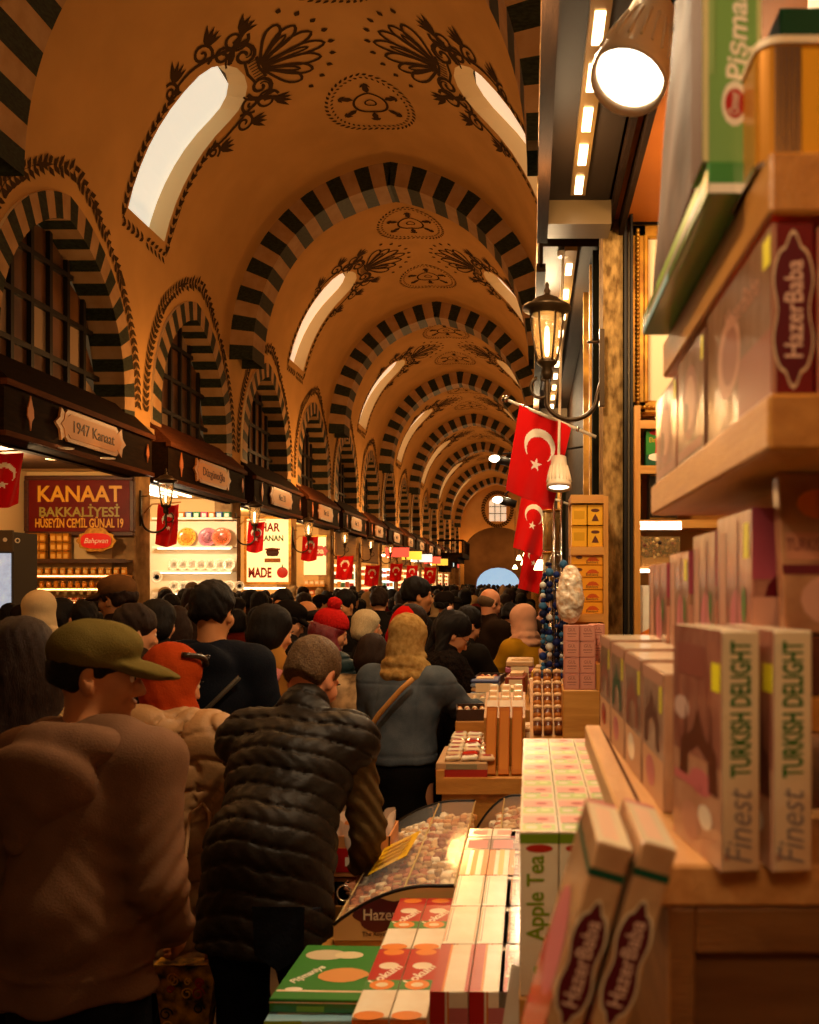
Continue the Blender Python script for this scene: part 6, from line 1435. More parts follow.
def hair_blob(F_, vox, kind):
    b = Blob(vox); k = F_.k; R = F_.HR; h = F_.h; e = lambda c, r, kk=.02, op='add': b.ell(h(*c), [q*k for q in r], R, kk, op)
    dn = np.array([0, 0, -1.])
    st = lambda a, s: b.disp(lambda Q: wob(Q*np.array([1, 1, .35]), 120, .0035, 4)+a*.35*np.sin(np.arctan2((Q-F_.Hc)@R[:, 0], (Q-F_.Hc)@R[:, 1])*s+3*np.sin(Q[:, 2]*18)))
    if kind in ('short', 'crop'):
        t = .012 if kind == 'short' else .006
        e((0, -.022, .042), (.078+t, .098+t, .088+t)); e((0, -.055, -.015), (.066+t*.6, .055+t, .062), .03)
        e((0, .098, -.045), (.075, .075, .095), .012, 'sub'); b.plane(h(0, 0, -.062), R @ np.array([0, .25, 1]), .01)
        for g in (-1, 1): e((g*.088, .004, -.018), (.020, .026, .036), .006, 'sub')
        b.disp(lambda Q: wob(Q, 120, .006 if kind == 'short' else .0025, 8)+(wob(Q, 45, .005, 9) if kind == 'short' else 0))
    elif kind == 'balding':
        e((0, -.03, .0), (.083, .098, .062), .02); e((0, .02, .075), (.075, .12, .06), .02, 'sub'); e((0, .098, -.03), (.078, .085, .11), .012, 'sub')
        for g in (-1, 1): e((g*.088, .004, -.018), (.020, .026, .036), .006, 'sub')
    elif kind == 'bob':
        e((0, -.022, .040), (.098, .114, .100)); e((0, -.035, -.045), (.108, .095, .085), .04); e((0, .11, -.04), (.062, .08, .10), .02, 'sub'); b.plane(h(0, 0, -.125), R @ np.array([0, .1, 1]), .02); st(.004, 26)
    elif kind == 'long':
        e((0, -.022, .040), (.094, .112, .098)); e((0, -.045, -.05), (.100, .078, .11), .05); e((0, .11, -.04), (.060, .082, .10), .02, 'sub')
        for g in (-1, 0, 1): b.cone(h(g*.05, -.06, -.06), F_.N+F_.x*g*.085*k-F_.f*(.115*k)-F_.u*.24*k, .055*k, .045*k, .06, flat=((0, 1, 0), 1.4))
        st(.004, 30)
    elif kind == 'side_long':
        e((0, -.022, .040), (.094, .112, .098)); e((0, .11, -.04), (.060, .082, .10), .02, 'sub')
        for g in (-1, 1): b.cone(h(g*.075, -.02, -.03), F_.N+F_.x*g*.10*k+F_.f*.09*k-F_.u*.16*k, .045*k, .032*k, .04)
        b.cone(h(0, -.06, -.03), F_.N-F_.f*.06*k-F_.u*.05*k, .08*k, .07*k, .05); st(.004, 30)
    elif kind == 'bun':
        e((0, -.022, .040), (.088, .108, .096)); e((0, -.06, -.02), (.075, .06, .06), .04); e((0, .100, -.045), (.068, .078, .10), .015, 'sub'); e((0, -.105, .06), (.045, .04, .045), .02); 
        b.cone(h(.05, -.09, .0), F_.N+F_.x*.10*k-F_.f*.02*k-F_.u*.14*k, .045*k, .03*k, .05); b.cone(h(-.05, -.09, .0), F_.N-F_.x*.10*k-F_.f*.06*k-F_.u*.14*k, .045*k, .03*k, .05); st(.004, 24)
    return b
def hijab_blob(F_, vox, seed=0, drape=True):
    b = Blob(vox); k = F_.k; R = F_.HR; h = F_.h; e = lambda c, r, kk=.02, op='add': b.ell(h(*c), [q*k for q in r], R, kk, op)
    e((0, -.024, .038), (.096, .116, .104)); e((0, .0, -.06), (.088, .095, .08), .05); b.cone(h(0, -.01, -.08), F_.N-F_.u*.02*k, .085*k, .11*k, .04)
    b.cone(F_.N-F_.u*.01*k-F_.x*.07*k, F_.N-F_.u*.01*k+F_.x*.07*k, .075*k, .075*k, .05)
    if drape:
        for q, (up, rr_, r_, tl) in enumerate(((.075, .060, .036, .25), (.030, .085, .040, -.2), (-.012, .105, .036, .15))):
            pts = [F_.N+F_.nk*(up+tl*.08*math.sin(a_))*k+F_.x*(rr_*1.1*math.cos(a_))*k+F_.f*(rr_*math.sin(a_)+.01)*k for a_ in [2*PI*w_/12 for w_ in range(13)]]
            b.chain(pts, [r_*k]*13, k=.006)
    e((0, .125, -.035), (.056, .075, .078), .012, 'sub'); e((0, .06, -.03), (.05, .06, .07), .01, 'sub')
    def fd(Q):
        q = Q-F_.Hc; low = np.clip((-.03-q[:, 2])/.08, 0, 1)
        return .0022*np.sin(q @ (R @ np.array([25, 70, 90.]))+2*np.sin(q[:, 0]*25))*(.35+low)+.0035*low*np.sin(q[:, 2]*120+q[:, 0]*12+2*np.sin(q[:, 1]*12))*.6
    b.disp(fd)
    if drape: b.plane(F_.N-F_.u*.09*k, F_.u, .02)
    return b
def cap_blob(F_, vox, brim=.078):
    b = Blob(vox); k = F_.k; R = F_.HR; h = F_.h
    b.ell(h(0, -.020, .052), [.090*k, .109*k, .086*k], R, .02); b.ell(h(0, .035, .085), [.07*k, .06*k, .043*k], R, .03); b.plane(h(0, 0, .022), R @ np.array([0, -.08, 1]), .008)
    b.ell(h(0, .104, .030), [.082*k, brim*k+.012, .013*k], R @ rotm(0, -10), .008); [b.ell(h(g*.045, .090, .026), [.034*k, brim*k*.8, .010*k], R @ rotm(g*-8, -10, g*18), .02) for g in (-1, 1)]
    b.disp(lambda Q: wob(Q, 45, .002, 3)); return b
def beanie_blob(F_, vox, pom=True):
    b = Blob(vox); k = F_.k; R = F_.HR; h = F_.h
    b.ell(h(0, -.022, .055), [.096*k, .114*k, .098*k], R, .02); b.plane(h(0, 0, .028), R @ np.array([0, -.22, 1]), .01)
    b.cone(h(0, -.02, .03), h(0, -.02, .055), .0, .0, .01)
    b.disp(lambda Q: .0025*np.sin(np.arctan2((Q-F_.Hc)@R[:, 0], (Q-F_.Hc)@R[:, 1])*34)); return b
def small(name, M, fn, parent, **k):
    b = MB(); fn(b, M); return b.build(name, parent, **k)
def headM(F_): 
    M = Matrix([[*F_.HR[i], F_.Hc[i]] for i in range(3)]+[[0, 0, 0, 1]]); return M @ Matrix.Scale(F_.k, 4)
def eyes(F_, parent):
    for g in (-1, 1):
        b = MB(); M = headM(F_); b.sphere((g*.030, .0815, .001), .0125, plain('#d8c4a8', .3), M, n=8); b.sphere((g*.030, .0895, .001), .0062, plain('#1a0c06', .2), M, n=6); b.build('eye', parent)
        b = MB(); b.tube([(g*.014, .101, .020), (g*.030, .1, .026), (g*.047, .088, .021)], .0028, hair_black, headM(F_), n=5); b.build('eyebrow', parent)
def glasses(F_, parent):
    b = MB(); M = headM(F_); m = plain('#1a1410', .3)
    for g in (-1, 1):
        b.tube([(g*.030+.020*math.cos(a), .108, -.002+.016*math.sin(a)) for a in [i*PI/8 for i in range(17)]], .0016, m, M, n=5); b.tube([(g*.050, .106, .002), (g*.082, .01, .004)], .0014, m, M, n=4)
    b.tube([(-.010, .112, .002), (.010, .112, .002)], .0014, m, M, n=4); b.build('glasses', parent)
def person(label, loc, heading, F_, vox=.012, fine=0, tone='light', top=None, top_m=None, topname='jacket', legs=None, legs_m=None, hair=None, hair_m=None, hat=None, hat_m=None, hatname='cap', group=None, curl=35, hands=True, cat='person', legname='trousers'):
    root = blob_obj('person', body_blob(F_, vox if fine else vox*1.1, fine, hands, curl), skin(tone), label=label, cat=cat, group=group)
    root.location = (loc[0], loc[1], 0); root.rotation_euler = (0, 0, math.radians(heading))
    if top is not None: blob_obj(topname, top, top_m, root)
    if legs is not None: blob_obj(legname, legs, legs_m or black_cl, root)
    if hair:
        hbl = hair_blob(F_, min(vox, .01), hair)
        if hat is not None and hatname != 'headscarf': hbl.plane(F_.h(0, 0, .034), F_.HR @ np.array([0, .06, -1]), .006)
        blob_obj('hair', hbl, hair_m or hair_black, root)
    if hat is not None: blob_obj(hatname, hat, hat_m, root)
    if fine: eyes(F_, root)
    for g in (-1, 1):
        sb = MB(); k = F_.k; sb.sphere((g*.13*k, .05*k, .05*k), .05*k, shoe_m, n=8, scale=(.95, 2.5, .95)); sb.sphere((g*.12*k, -.04*k, .07*k), .05*k, shoe_m, n=8, scale=(.9, 1, 1.3)); sb.build('shoe', root)
    return root
def PX(px, Y): return ((px-VX)*Y/F, Y)
def Ztop(py, Y): return EYE-(py-VY)*Y/F

# ---- 1. man in brown hoodie and olive cap ----
F1 = Fig(1.66, lean=5, yaw=-64, pitch=9, armL='down', armR=((.045, -.05, -.28), (-.04, .15, -.17)), wide=.98, neck=6)
t = torso_blob(F1, .007, .030, .79, flare=.03, folds=.009, fs=13, sleeve=.022, collar=False, cuff=.055, belly=.03)
k = F1.k; B = lambda x, y, z: F1.N+np.array([x, y, z])*k      # the hood lies on the back of the neck
t.cone(B(-.10, -.01, .005), B(.10, -.01, .012), .046, .046, .03)
hd_ = Blob(.006); hd_.ell(B(-.045, -.125, -.095), [.145, .060, .115], rotm(0, 24, -12), .02); hd_.cone(B(-.05, -.135, -.12), B(-.085, -.145, -.225), .075, .030, .05, flat=((0, 1, 0), 1.5))
ring = [B(.112*math.sin(a_), -.02-.088*math.cos(a_)*1.0, .012-.030*math.cos(a_)*-1 - .03) for a_ in [math.radians(q) for q in range(-150, 151, 25)]]
hd_.chain(ring, [.024]+[.034]*(len(ring)-2)+[.024], k=.035)
hd_.disp(lambda Q: wob(Q, 22, .005, 12))
t.disp(lambda Q: -.006*np.exp(-((Q[:, 2]-.865)/.007)**2)); t.disp(lambda Q: .012*np.exp(-((np.abs(Q[:, 2]-.835)-.0)/.03)**2)*0)
t.disp(lambda Q: .006*np.sin((Q[:, 2]*1.2-Q[:, 0])*34+2*np.sin(Q[:, 2]*14))*np.clip((1.15-Q[:, 2])/.3, 0, 1)*np.clip((Q[:, 0]+.25)/.3, 0, 1))
hood_m = cloth('brown_sweatshirt', '#6b4c34', '#785740', bs=220, bump=.2, vs=9)
p1 = person('man in a brown hooded sweatshirt and olive cap, back turned, nearest the camera', PX(80, 2.14), -8, F1, .006, 1, 'tan', t, hood_m, 'hoodie', legs_blob(F1, .01, .004, top=.76), jeans_m, 'crop', hair_black, cap_blob(F1, .005, .085), cloth('olive_cap_cloth', '#5a4a1c', '#66562a', bs=260), 'cap')
blob_obj('hood', hd_, hood_m, p1)
# ---- 2. man in quilted vest bending over ----
F2 = Fig(1.70, lean=36, yaw=-16, pitch=34, armL=((-.06, .12, -.24), (.06, .2, -.08)), armR=((.05, .02, -.29), (-.06, .14, -.18)), wide=.98, neck=16)
t = torso_blob(F2, .007, .037, .745, flare=.025, folds=.004, sleeves=False, belly=.03)
def quilt(Q):
    s_ = (Q-F2.P)@F2.u; w_ = s_+.012*np.sin(Q[:, 0]*9)+.004*np.sin(Q[:, 0]*33)
    g = np.abs(np.sin(w_*PI/.058)); return .0075*np.exp(-(g/.2)**2)-.003*g+.0022*np.sin(Q[:, 0]*120+25*w_+4*np.sin(s_*40))*(1-g*.5)
t.disp(quilt); t.cone(F2.N-F2.u*.02, F2.N+F2.nk*.05, .082, .076, .02)
p2 = person('man in a dark quilted vest bending over the stall, back turned', (-.74, 2.63), -6, F2, .006, 1, 'pink', t, cloth('dark_quilted_nylon', '#1a140d', '#241b12', rough=.5, bs=60, bump=.2), 'quilted_vest', legs_blob(F2, .008, .012, top=.80), jeans_m, 'crop', hair_grey, curl=42)
sl = Blob(.007)
for g, nm in ((-1, 'L'), (1, 'R')):
    S, E, W = F2.S[nm], F2.E[nm], F2.W[nm]; d = (W-E)/np.linalg.norm(W-E); sl.cone(S, E, .066, .054, .03); sl.cone(E, W-d*.055, .054, .043, .02); sl.cone(W-d*.08, W-d*.05, .049, .047, .008)
sl.disp(lambda Q: wob(Q, 30, .005, 2)+.005*np.sin(Q[:, 2]*110+8*np.sin(Q[:, 0]*18+Q[:, 1]*12)))
blob_obj('shirt_sleeves', sl, cloth('olive_brown_shirt', '#4d3a1e', '#5c472a'), p2)
b = MB(); pk_ = F2.P+np.array([.10, -.155, -.03]); b.add([tuple(pk_+np.array(q)) for q in ((-.07, 0, .02), (.07, .012, .02), (.065, .016, -.11), (0, .002, -.15), (-.065, .004, -.11))], [(0, 1, 2, 3, 4)], jeans_m); b.build('back_pocket', p2)
# open carton and plastic bag in front of him
cb = empty('open_carton', (-.60, 3.12, .42), label='open card carton lined with a thin plastic bag under the bending man\'s hands', cat='carton')
b = MB(); 
for (x0, x1, y0, y1) in ((-.13, -.125, -.1, .1), (.125, .13, -.1, .1), (-.13, .13, -.1, -.095), (-.13, .13, .095, .1)): b.box(x0, x1, y0, y1, .34, .48, plain('#c8844a', .6))
b.box(-.13, .13, -.1, .1, .34, .345, plain('#c8844a', .6)); b.box(-.05, .09, -.1015, -.1, .36, .44, red_paint); b.box(-.02, .06, -.1025, -.1015, .38, .41, white_paint); b.build('walls', cb)
b = MB(); 
def bagf(u, v):
    a = 2*PI*u; r = 1+.1*math.sin(7*a)+.06*math.sin(12*a+5*v); return (.12*r*math.cos(a), .095*r*math.sin(a), .40+.13*v+.015*math.sin(5*a))
b.grid(bagf, 40, 8, mat('thin_plastic', '#f0e0cc', .25, alpha=.7, coat=.8)); b.build('plastic_bag', cb)
b = MB()
for x in (-.12, .10):
    for y in (-.09, .07): b.box(x, x+.022, y, y+.022, -.42, .34, ply_end)
b.box(-.12, .12, -.09, -.075, .2, .24, ply); b.box(-.12, .12, -.09, .09, .325, .34, ply); b.build('wooden_trestle', label='wooden trestle standing under the open carton', cat='stand').location = (-.60, 3.12, .42)
# ---- 3. woman in tan puffer coat ----
F3 = Fig(1.54, lean=6, yaw=-30, pitch=22, armL='front', armR='front', wide=1.05)
t = torso_blob(F3, .009, .055, .45, flare=.03, folds=.004, sleeve=.03, collar=False)
def wavyq(Q):
    a = Q[:, 0]+.035*np.sin(Q[:, 2]*16+1.5*np.sin(Q[:, 0]*20)); c = Q[:, 2]+.03*np.sin(Q[:, 0]*22)
    return .011*np.exp(-(np.sin(a*PI/.075)/.22)**2)+.009*np.exp(-(np.sin(c*PI/.10+a*9)/.2)**2)
t.disp(wavyq); h3 = Blob(.008); h3.ell(F3.N+np.array([0, -.125, -.035]), [.130, .080, .125], rotm(0, 20), .03); h3.disp(wavyq); h3.cone(F3.N+np.array([-.10, -.03, .0]), F3.N+np.array([.10, -.03, 0]), .065, .065, .04)
tanp = cloth('tan_quilted_nylon', '#9c744a', '#aa8054', rough=.5, bump=.15)
p3 = person('woman in a long tan quilted coat with its hood down and a bright orange headscarf', (-1.235, 3.03), -18, F3, .009, 1, 'light', t, tanp, 'quilted_coat', legs_blob(F3, .016, .01, top=.6), black_cl, None, None, hijab_blob(F3, .008, 1, False), cloth('orange_scarf', '#8f2c0a', '#a03a12'), 'headscarf')
blob_obj('hood', h3, tanp, p3)
b = MB(); M = headM(F3); b.tube([(.09*math.cos(a), -.02+.11*math.sin(a), .10+.01*math.sin(3*a)) for a in [i*PI/12-.2 for i in range(14)]], .012, plain('#2a1a0a', .3), M, n=6)
for g in (-1, 1): b.sphere((g*.035, .075, .115), .024, plain('#1a0f08', .2), M, n=8, scale=(1, .35, .8))
b.build('sunglasses', p3)
bg = empty('patterned_bag', (-.985, 2.60, .54), label='small bag with a black, yellow and red scroll pattern hanging beside the tan coat', cat='bag')
b = MB(); bw = lambda v: .055+.035*v
pm = mat('bag_pattern', '#c88a1c', .4, c2='#1c0d08', vs=28); pm2 = plain('#a8241a', .4)
b.grid(lambda u, v: ((2*u-1)*bw(1-v), -.035-.012*math.sin(PI*u), .12-.26*v), 10, 10, pm); b.grid(lambda u, v: ((2*u-1)*bw(1-v), .02, .12-.26*v), 10, 10, pm)
for g in (-1, 1): b.grid(lambda u, v: (g*bw(1-v), -.035+.055*u, .12-.26*v), 2, 10, pm)
b.grid(lambda u, v: ((2*u-1)*bw(0), -.035+.055*v, -.14), 4, 2, pm); b.grid(lambda u, v: ((2*u-1)*bw(1), -.035+.055*v, .12), 4, 2, pm)
rr = random.Random(5)
for i in range(16):
    cx_, cz_ = rr.uniform(-.05, .05), rr.uniform(-.11, .1); r_ = rr.uniform(.010, .02); b.tube([(cx_+r_*(1-.05*q)*math.cos(q*.6), -.050, cz_+r_*(1-.05*q)*math.sin(q*.6)) for q in range(15)], .0025, [yl, pm2, plain('#120a06', .4)][i % 3], n=4)
b.build('pouch', bg); b = MB(); b.tube([(-.05, 0, .11), (-.06, .1, .3), (-.09, .25, .48), (-.07, .3, .5)], .006, tanp, n=6); b.tube([(.05, 0, .11), (.03, .1, .3), (-.03, .25, .48), (-.07, .3, .5)], .006, tanp, n=6); b.build('strap', bg)
# ---- 4. child with glasses, 5. woman with long hair ----
F4 = Fig(1.42, lean=8, yaw=-70, pitch=20, armL='front', armR='front', wide=.8)
p4 = person('dark-haired youngster in glasses peeping out between the olive cap and the tan coat', (-1.43, 3.36), -10, F4, .008, 1, 'light', torso_blob(F4, .012, .02, .7), black_cl, 'jacket', legs_blob(F4, .016, top=.8), jeans_m, 'bob', hair_black); glasses(F4, p4)
F5 = Fig(1.655, lean=4, yaw=25, pitch=10, armL='front', armR='front')
sherpa = mat('cream_sherpa_fleece', '#b58e5c', .95, c2='#8f6c40', vs=90, bump=1, bs=130)
p5 = person('woman with long straight brown hair and a cream fleece jacket at the left edge', (-1.43, 2.50), 14, F5, .008, 1, 'light', torso_blob(F5, .010, .045, .62, folds=.004), sherpa, 'fleece_jacket', legs_blob(F5, .016, top=.7), jeans_m, 'long', hair_brown)
# ---- 6. man in dark hooded jacket ----
F6 = Fig(1.76, lean=6, yaw=-4, pitch=10, armL='front', armR='front', wide=1.05)
t = torso_blob(F6, .009, .03, .72, folds=.006, sleeve=.02, collar=False); t.ell(F6.N+np.array([0, -.105, -.05]), [.13, .06, .10], rotm(0, 22), .03); t.cone(F6.N+np.array([-.10, -.02, .0]), F6.N+np.array([.10, -.02, 0]), .05, .05, .04)
p6 = person('black-haired man in a dark navy hooded jacket, back turned, ahead of the tan coat', PX(208, 3.85), -3, F6, .008, 1, 'tan', t, cloth('navy_black_jacket', '#12141a', '#191b22', rough=.7), 'hooded_jacket', legs_blob(F6, .014, top=.8), jeans_m, 'short', hair_black)
b = MB(); b.tube([(.18, -.11, 1.36), (.05, -.165, 1.22), (-.06, -.155, 1.08), (-.15, -.10, .98)], .011, plain('#3a3228', .6), n=6); b.build('shoulder_strap', p6)
# ---- 7. woman with bob in camel coat ----
F7 = Fig(1.64, lean=4, yaw=-35, pitch=18, armL='front', armR='front')
p7 = person('woman with a thick black bob and camel coat with a pink strap', PX(268, 4.45), -15, F7, .010, 1, 'light', torso_blob(F7, .010, .03, .5, folds=.004), cloth('camel_coat', '#8f5f26', '#a06c2e'), 'camel_coat', legs_blob(F7, .016, top=.6), black_cl, 'bob', hair_black)
b = MB(); b.tube([(.14, -.13, 1.34), (.10, -.165, 1.22), (.03, -.17, 1.05), (-.08, -.16, .9)], .018, plain('#a8605a', .6), n=6); b.build('bag_strap', p7)
# ---- others, middle distance ----
def mid(label, px, ptop, Y, heading, F_kw, coat, hairk=None, hm=None, hat=None, hat_m=None, hatname='cap', tone='light', t=.028, hem=.65, vox=.012, fine=1, legs_kw=None, dx=0, sleeve=.018, disp=None, topname='jacket', folds=.005, legs_m=None):
    z = Ztop(ptop, Y); kw = dict(F_kw); H = kw.pop('H', None) or z/1.0; F_ = Fig(H, **kw)
    x = (px-VX)*Y/F-dx; tb = torso_blob(F_, vox, t, hem, folds=folds, sleeve=sleeve, seed=int(px))
    if disp: tb.disp(disp)
    hb = None
    if hat == 'cap': hb = cap_blob(F_, vox*.7)
    elif hat == 'beanie': hb = beanie_blob(F_, vox*.6)
    elif hat == 'hijab': hb = hijab_blob(F_, vox*.8)
    r_ = person(label, (x, Y), heading, F_, vox*.85, fine, tone, tb, coat, topname, legs_blob(F_, vox*1.5, top=hem+.1, **(legs_kw or {})), legs_m or black_cl, hairk, hm, hb, hat_m, hatname); return r_, F_
dark1 = cloth('charcoal_wool', '#15120f', '#1d1814'); dark2 = cloth('dark_brown_cloth', '#1f150d', '#2a1c12'); teal = cloth('dark_teal_nylon', '#142224', '#1c2e30', rough=.5)
hq = lambda sp=.07, a=.010: (lambda Q: a*np.exp(-(np.sin(Q[:, 2]*PI/sp)/.25)**2)-a*.3)
mid('woman in a pale cream headscarf before the glass fridge at the left', 38, 591, 5.6, 40, dict(armL='front', armR='front', pitch=12, yaw=20), dark2, hat='hijab', hat_m=cloth('cream_scarf', '#c0a276', '#cdb086'), hatname='headscarf')
mid('bearded man in a tan peaked cap standing before the KANAAT shop', 118, 575, 5.3, 62, dict(armL='front', armR='front', pitch=8, yaw=10), dark2, 'short', hair_brown, 'cap', cloth('tan_cap', '#5a3a1e', '#684628'), tone='tan')
mid('brown-haired person just above the olive cap', 134, 605, 4.35, -30, dict(armL='front', armR='front', pitch=16, yaw=-20), dark2, 'short', hair_brown)
mid('dark-haired woman between the cream headscarf and the olive cap', 61, 598, 6.5, -60, dict(pitch=10), dark1, 'side_long', hair_black)
mid('dark-haired person left of the bearded man in the tan cap', 85, 600, 6.25, 10, dict(pitch=5), dark1, 'short', hair_black)
mid('dark-haired woman between the tan cap and the shopper in navy', 157, 600, 5.05, -20, dict(pitch=14, armR='front'), dark1, 'bob', hair_black)
mid('dark-haired woman behind the shopper in the navy hooded jacket', 176, 606, 5.9, 15, dict(pitch=8), dark1, 'long', hair_brown)
mid('man in a black peaked cap looking down beside the camel coat', 287, 601, 5.75, -55, dict(armL='front', armR='front', pitch=25, yaw=-15), dark1, 'short', hair_black, 'cap', plain('#120d09', .8))
mid('balding man in black turned left, behind the black peaked cap', 306, 600, 6.9, 55, dict(armL='front', armR='front', pitch=12, yaw=20), dark1, 'balding', hair_black, tone='tan')
p15, F15 = mid('woman in a red bobble hat with long red hair and a dark teal puffer jacket', 329, 611, 5.18, -62, dict(armL='front', armR='front', pitch=22, yaw=-8), teal, 'side_long', hair_red, 'beanie', cloth('red_knit', '#a01412', '#b31c18', bs=70, bump=.6), 'bobble_hat', t=.045, sleeve=.03, vox=.010, disp=hq())
bo = Blob(.006); bo.ell(F15.h(0, -.05, .175), [.042, .042, .040]); bo.disp(lambda Q: wob(Q, 160, .006, 2)); hat_ = [c for c in p15.children if c.name.startswith('bobble_hat')][0]; blob_obj('pompom', bo, cloth('red_knit', '#a01412'), hat_)
mid('man with short dark hair facing the camera beyond the red bobble hat', 345, 590, 7.9, 165, dict(armL='front', armR='front', pitch=20, yaw=-15), dark1, 'short', hair_black, tone='tan')
mid('white-haired elderly woman in black facing right', 366, 610, 6.35, -75, dict(armL='front', armR='front', pitch=10), dark1, 'bob', hair_white)
spk = mat('cream_dark_print', '#c3a47a', .8, c2='#4a3826', vs=9)
mid('shopper in a cream leaf-print jacket, half hidden by the denim jacket', 368, 638, 4.75, 0, dict(H=1.50, lean=20, armL='front', armR=((.08, .10, -.1), (.02, .12, .2)), pitch=20, yaw=-10), spk, 'bob', hair_brown, t=.04, sleeve=.03)
# denim jacket woman
F19 = Fig(1.60, lean=8, yaw=-20, pitch=24, armL='front', armR=((.11, .14, -.16), (.10, .22, -.03)), wide=1.02, neck=6)
dn_ = cloth('washed_blue_denim', '#424950', '#565c62', vs=12, bs=200)
t = torso_blob(F19, .008, .03, .90, folds=.006, sleeve=.018, fs=18); t.disp(lambda Q: .006*np.exp(-((Q[:, 2]-.945)/.006)**2)+.004*np.exp(-((Q[:, 2]-1.27)/.005)**2)+.003*np.exp(-((np.abs(Q[:, 0])-.10)/.005)**2))
p19 = person('woman in a blue denim jacket, mustard headscarf and long black skirt, back turned', PX(402, 4.3), -14, F19, .008, 1, 'light', t, dn_, 'denim_jacket', legs_blob(F19, .012, .02, z0=.05, skirt=True, top=.95), black_cl, None, None, hijab_blob(F19, .006, 2), mat('mustard_scarf', '#8c6834', .85, c2='#a8864e', vs=45, bump=.3, bs=60), 'headscarf', legname='skirt')
b = MB(); b.tube([(.11, -.135, 1.31), (.06, -.165, 1.26), (-.04, -.172, 1.15), (-.12, -.165, 1.04), (-.19, -.10, .93)], .013, plain('#b07a3c', .6), n=6); b.build('bag_strap', p19)
sb_ = Blob(.01); sb_.cone((-.24, -.02, .92), (-.25, 0, .55), .07, .10, .03, flat=((0, 1, 0), 2.2)); sb_.disp(lambda Q: wob(Q, 22, .006, 3)); o = blob_obj('tote_bag', sb_, cloth('cream_canvas', '#a8855a', '#b8956a'), label='cream cloth bag hanging between the vest and the black skirt', cat='bag'); o.location = (*PX(400, 4.15), 0)
# 20 red hood
p20, F20 = mid('shopper with a bright red hood fallen back on brown hair beyond the mustard headscarf', 411, 605, 5.62, -50, dict(armL='front', armR='front', pitch=22), dark1, 'bob', hair_brown)
b_ = Blob(.010); b_.ell(F20.h(0, -.085, -.02), [.10, .065, .12], F20.HR, .02); b_.cone(F20.h(-.07, -.06, -.12), F20.h(.07, -.06, -.12), .06, .06, .04); blob_obj('red_hood', b_, cloth('red_cotton', '#b8120c'), p20)
# 21 black fur jacket woman, leaning right
fur = mat('black_fur', '#0e0a08', .7, c2='#1c1410', vs=60, bump=1, bs=90)
F21 = Fig(1.64, lean=24, yaw=-12, pitch=38, armL=((-.02, .20, -.2), (.02, .24, -.04)), armR=((.05, .16, -.22), (-.02, .24, -.02)), neck=12)
t = torso_blob(F21, .009, .05, .72, folds=.004, sleeve=.035); t.disp(lambda Q: wob(Q, 70, .008, 6))
p21 = person('woman in glasses and a shaggy black fur jacket, hair clipped up, leaning over the goods', (-.63, 5.12), -62, F21, .008, 1, 'light', t, fur, 'fur_jacket', legs_blob(F21, .014, top=.8), black_cl, 'bun', hair_black); glasses(F21, p21)
small('hair_clip', headM(F21), lambda b, M: [b.sphere((.0+.014*q, -.12, .10), .014, plain('#d8a090', .4), M, n=6, scale=(1, 1, 1.4)) for q in (-1, 0, 1)], p21)
mid('tall dark-haired man turned right, above the red hood', 416, 577, 6.7, -70, dict(armL='front', armR='front', pitch=4), dark1, 'short', hair_black, tone='tan')
mid('brown-haired man with his back turned in the middle of the crowd', 379, 588, 8.6, 10, dict(pitch=5), dark1, 'short', hair_brown)
mid('boy in black with a mop of dark hair bending over the stall', 455, 612, 6.1, -50, dict(H=1.60, lean=14, armL='reach', armR='reach', pitch=30), dark1, 'short', hair_black)
mid('bald man facing right beyond the boy in black', 489, 588, 7.6, -50, dict(armL='front', armR='front', pitch=22), dark2, 'balding', hair_grey, tone='pink')
mid('shopper in a dark red chequered jacket between the bald man and the pink headscarf', 510, 603, 8.4, -20, dict(pitch=10), mat('red_check', '#5a120e', .8, c2='#1a0806', vs=26), 'short', hair_black)
mid('woman in a pale pink headscarf and mustard yellow jacket turned left over the stall', 532, 598, 6.55, 48, dict(H=1.6, lean=12, armL='reach', armR='reach', pitch=20, yaw=10), cloth('mustard_jacket', '#9a6c10', '#aa7a18'), hat='hijab', hat_m=cloth('pale_pink_scarf', '#c08a6c', '#cd9a7c'), hatname='headscarf', vox=.010)
mid('second woman in a pink headscarf just behind the mustard yellow jacket', 550, 590, 7.9, 30, dict(pitch=15), dark2, hat='hijab', hat_m=cloth('dusty_pink_scarf', '#a8705a', '#b87e68'), hatname='headscarf')
mid('shopkeeper facing out from below the plates in the plate shop', 192, 582, 12.6, 200, dict(armL='front', armR='front', pitch=5), dark2, 'short', hair_grey, tone='pink')
# ---- the packed crowd farther on ----
kinds = [
 ('black-haired person in a black coat, back turned, in the packed crowd down the hall', dict(), dark1, 'short', hair_black, None, None),
 ('long-haired woman in dark clothes, back turned, in the packed crowd down the hall', dict(armL='front'), dark1, 'long', hair_brown, None, None),
 ('person with a black bob and brown coat in the packed crowd down the hall', dict(armR='front'), dark2, 'bob', hair_black, None, None),
 ('person in a grey-green parka in the packed crowd down the hall', dict(yaw=30), cloth('grey_green_parka', '#2a2a1c', '#353424'), 'short', hair_brown, None, None),
 ('person in a dark peaked cap in the packed crowd down the hall', dict(yaw=-30), dark1, 'short', hair_black, 'cap', plain('#1a120c', .8)),
 ('woman in a beige headscarf in the packed crowd down the hall', dict(), dark2, None, None, 'hijab', cloth('beige_scarf', '#8f7048', '#9f8058')),
 ('person in a dull red jacket in the packed crowd down the hall', dict(yaw=-20), cloth('dull_red_jacket', '#4a130c', '#5a1a10'), 'bob', hair_black, None, None),
 ('dark-haired person facing this way in the packed crowd down the hall', dict(pitch=8), dark1, 'short', hair_black, None, None)]
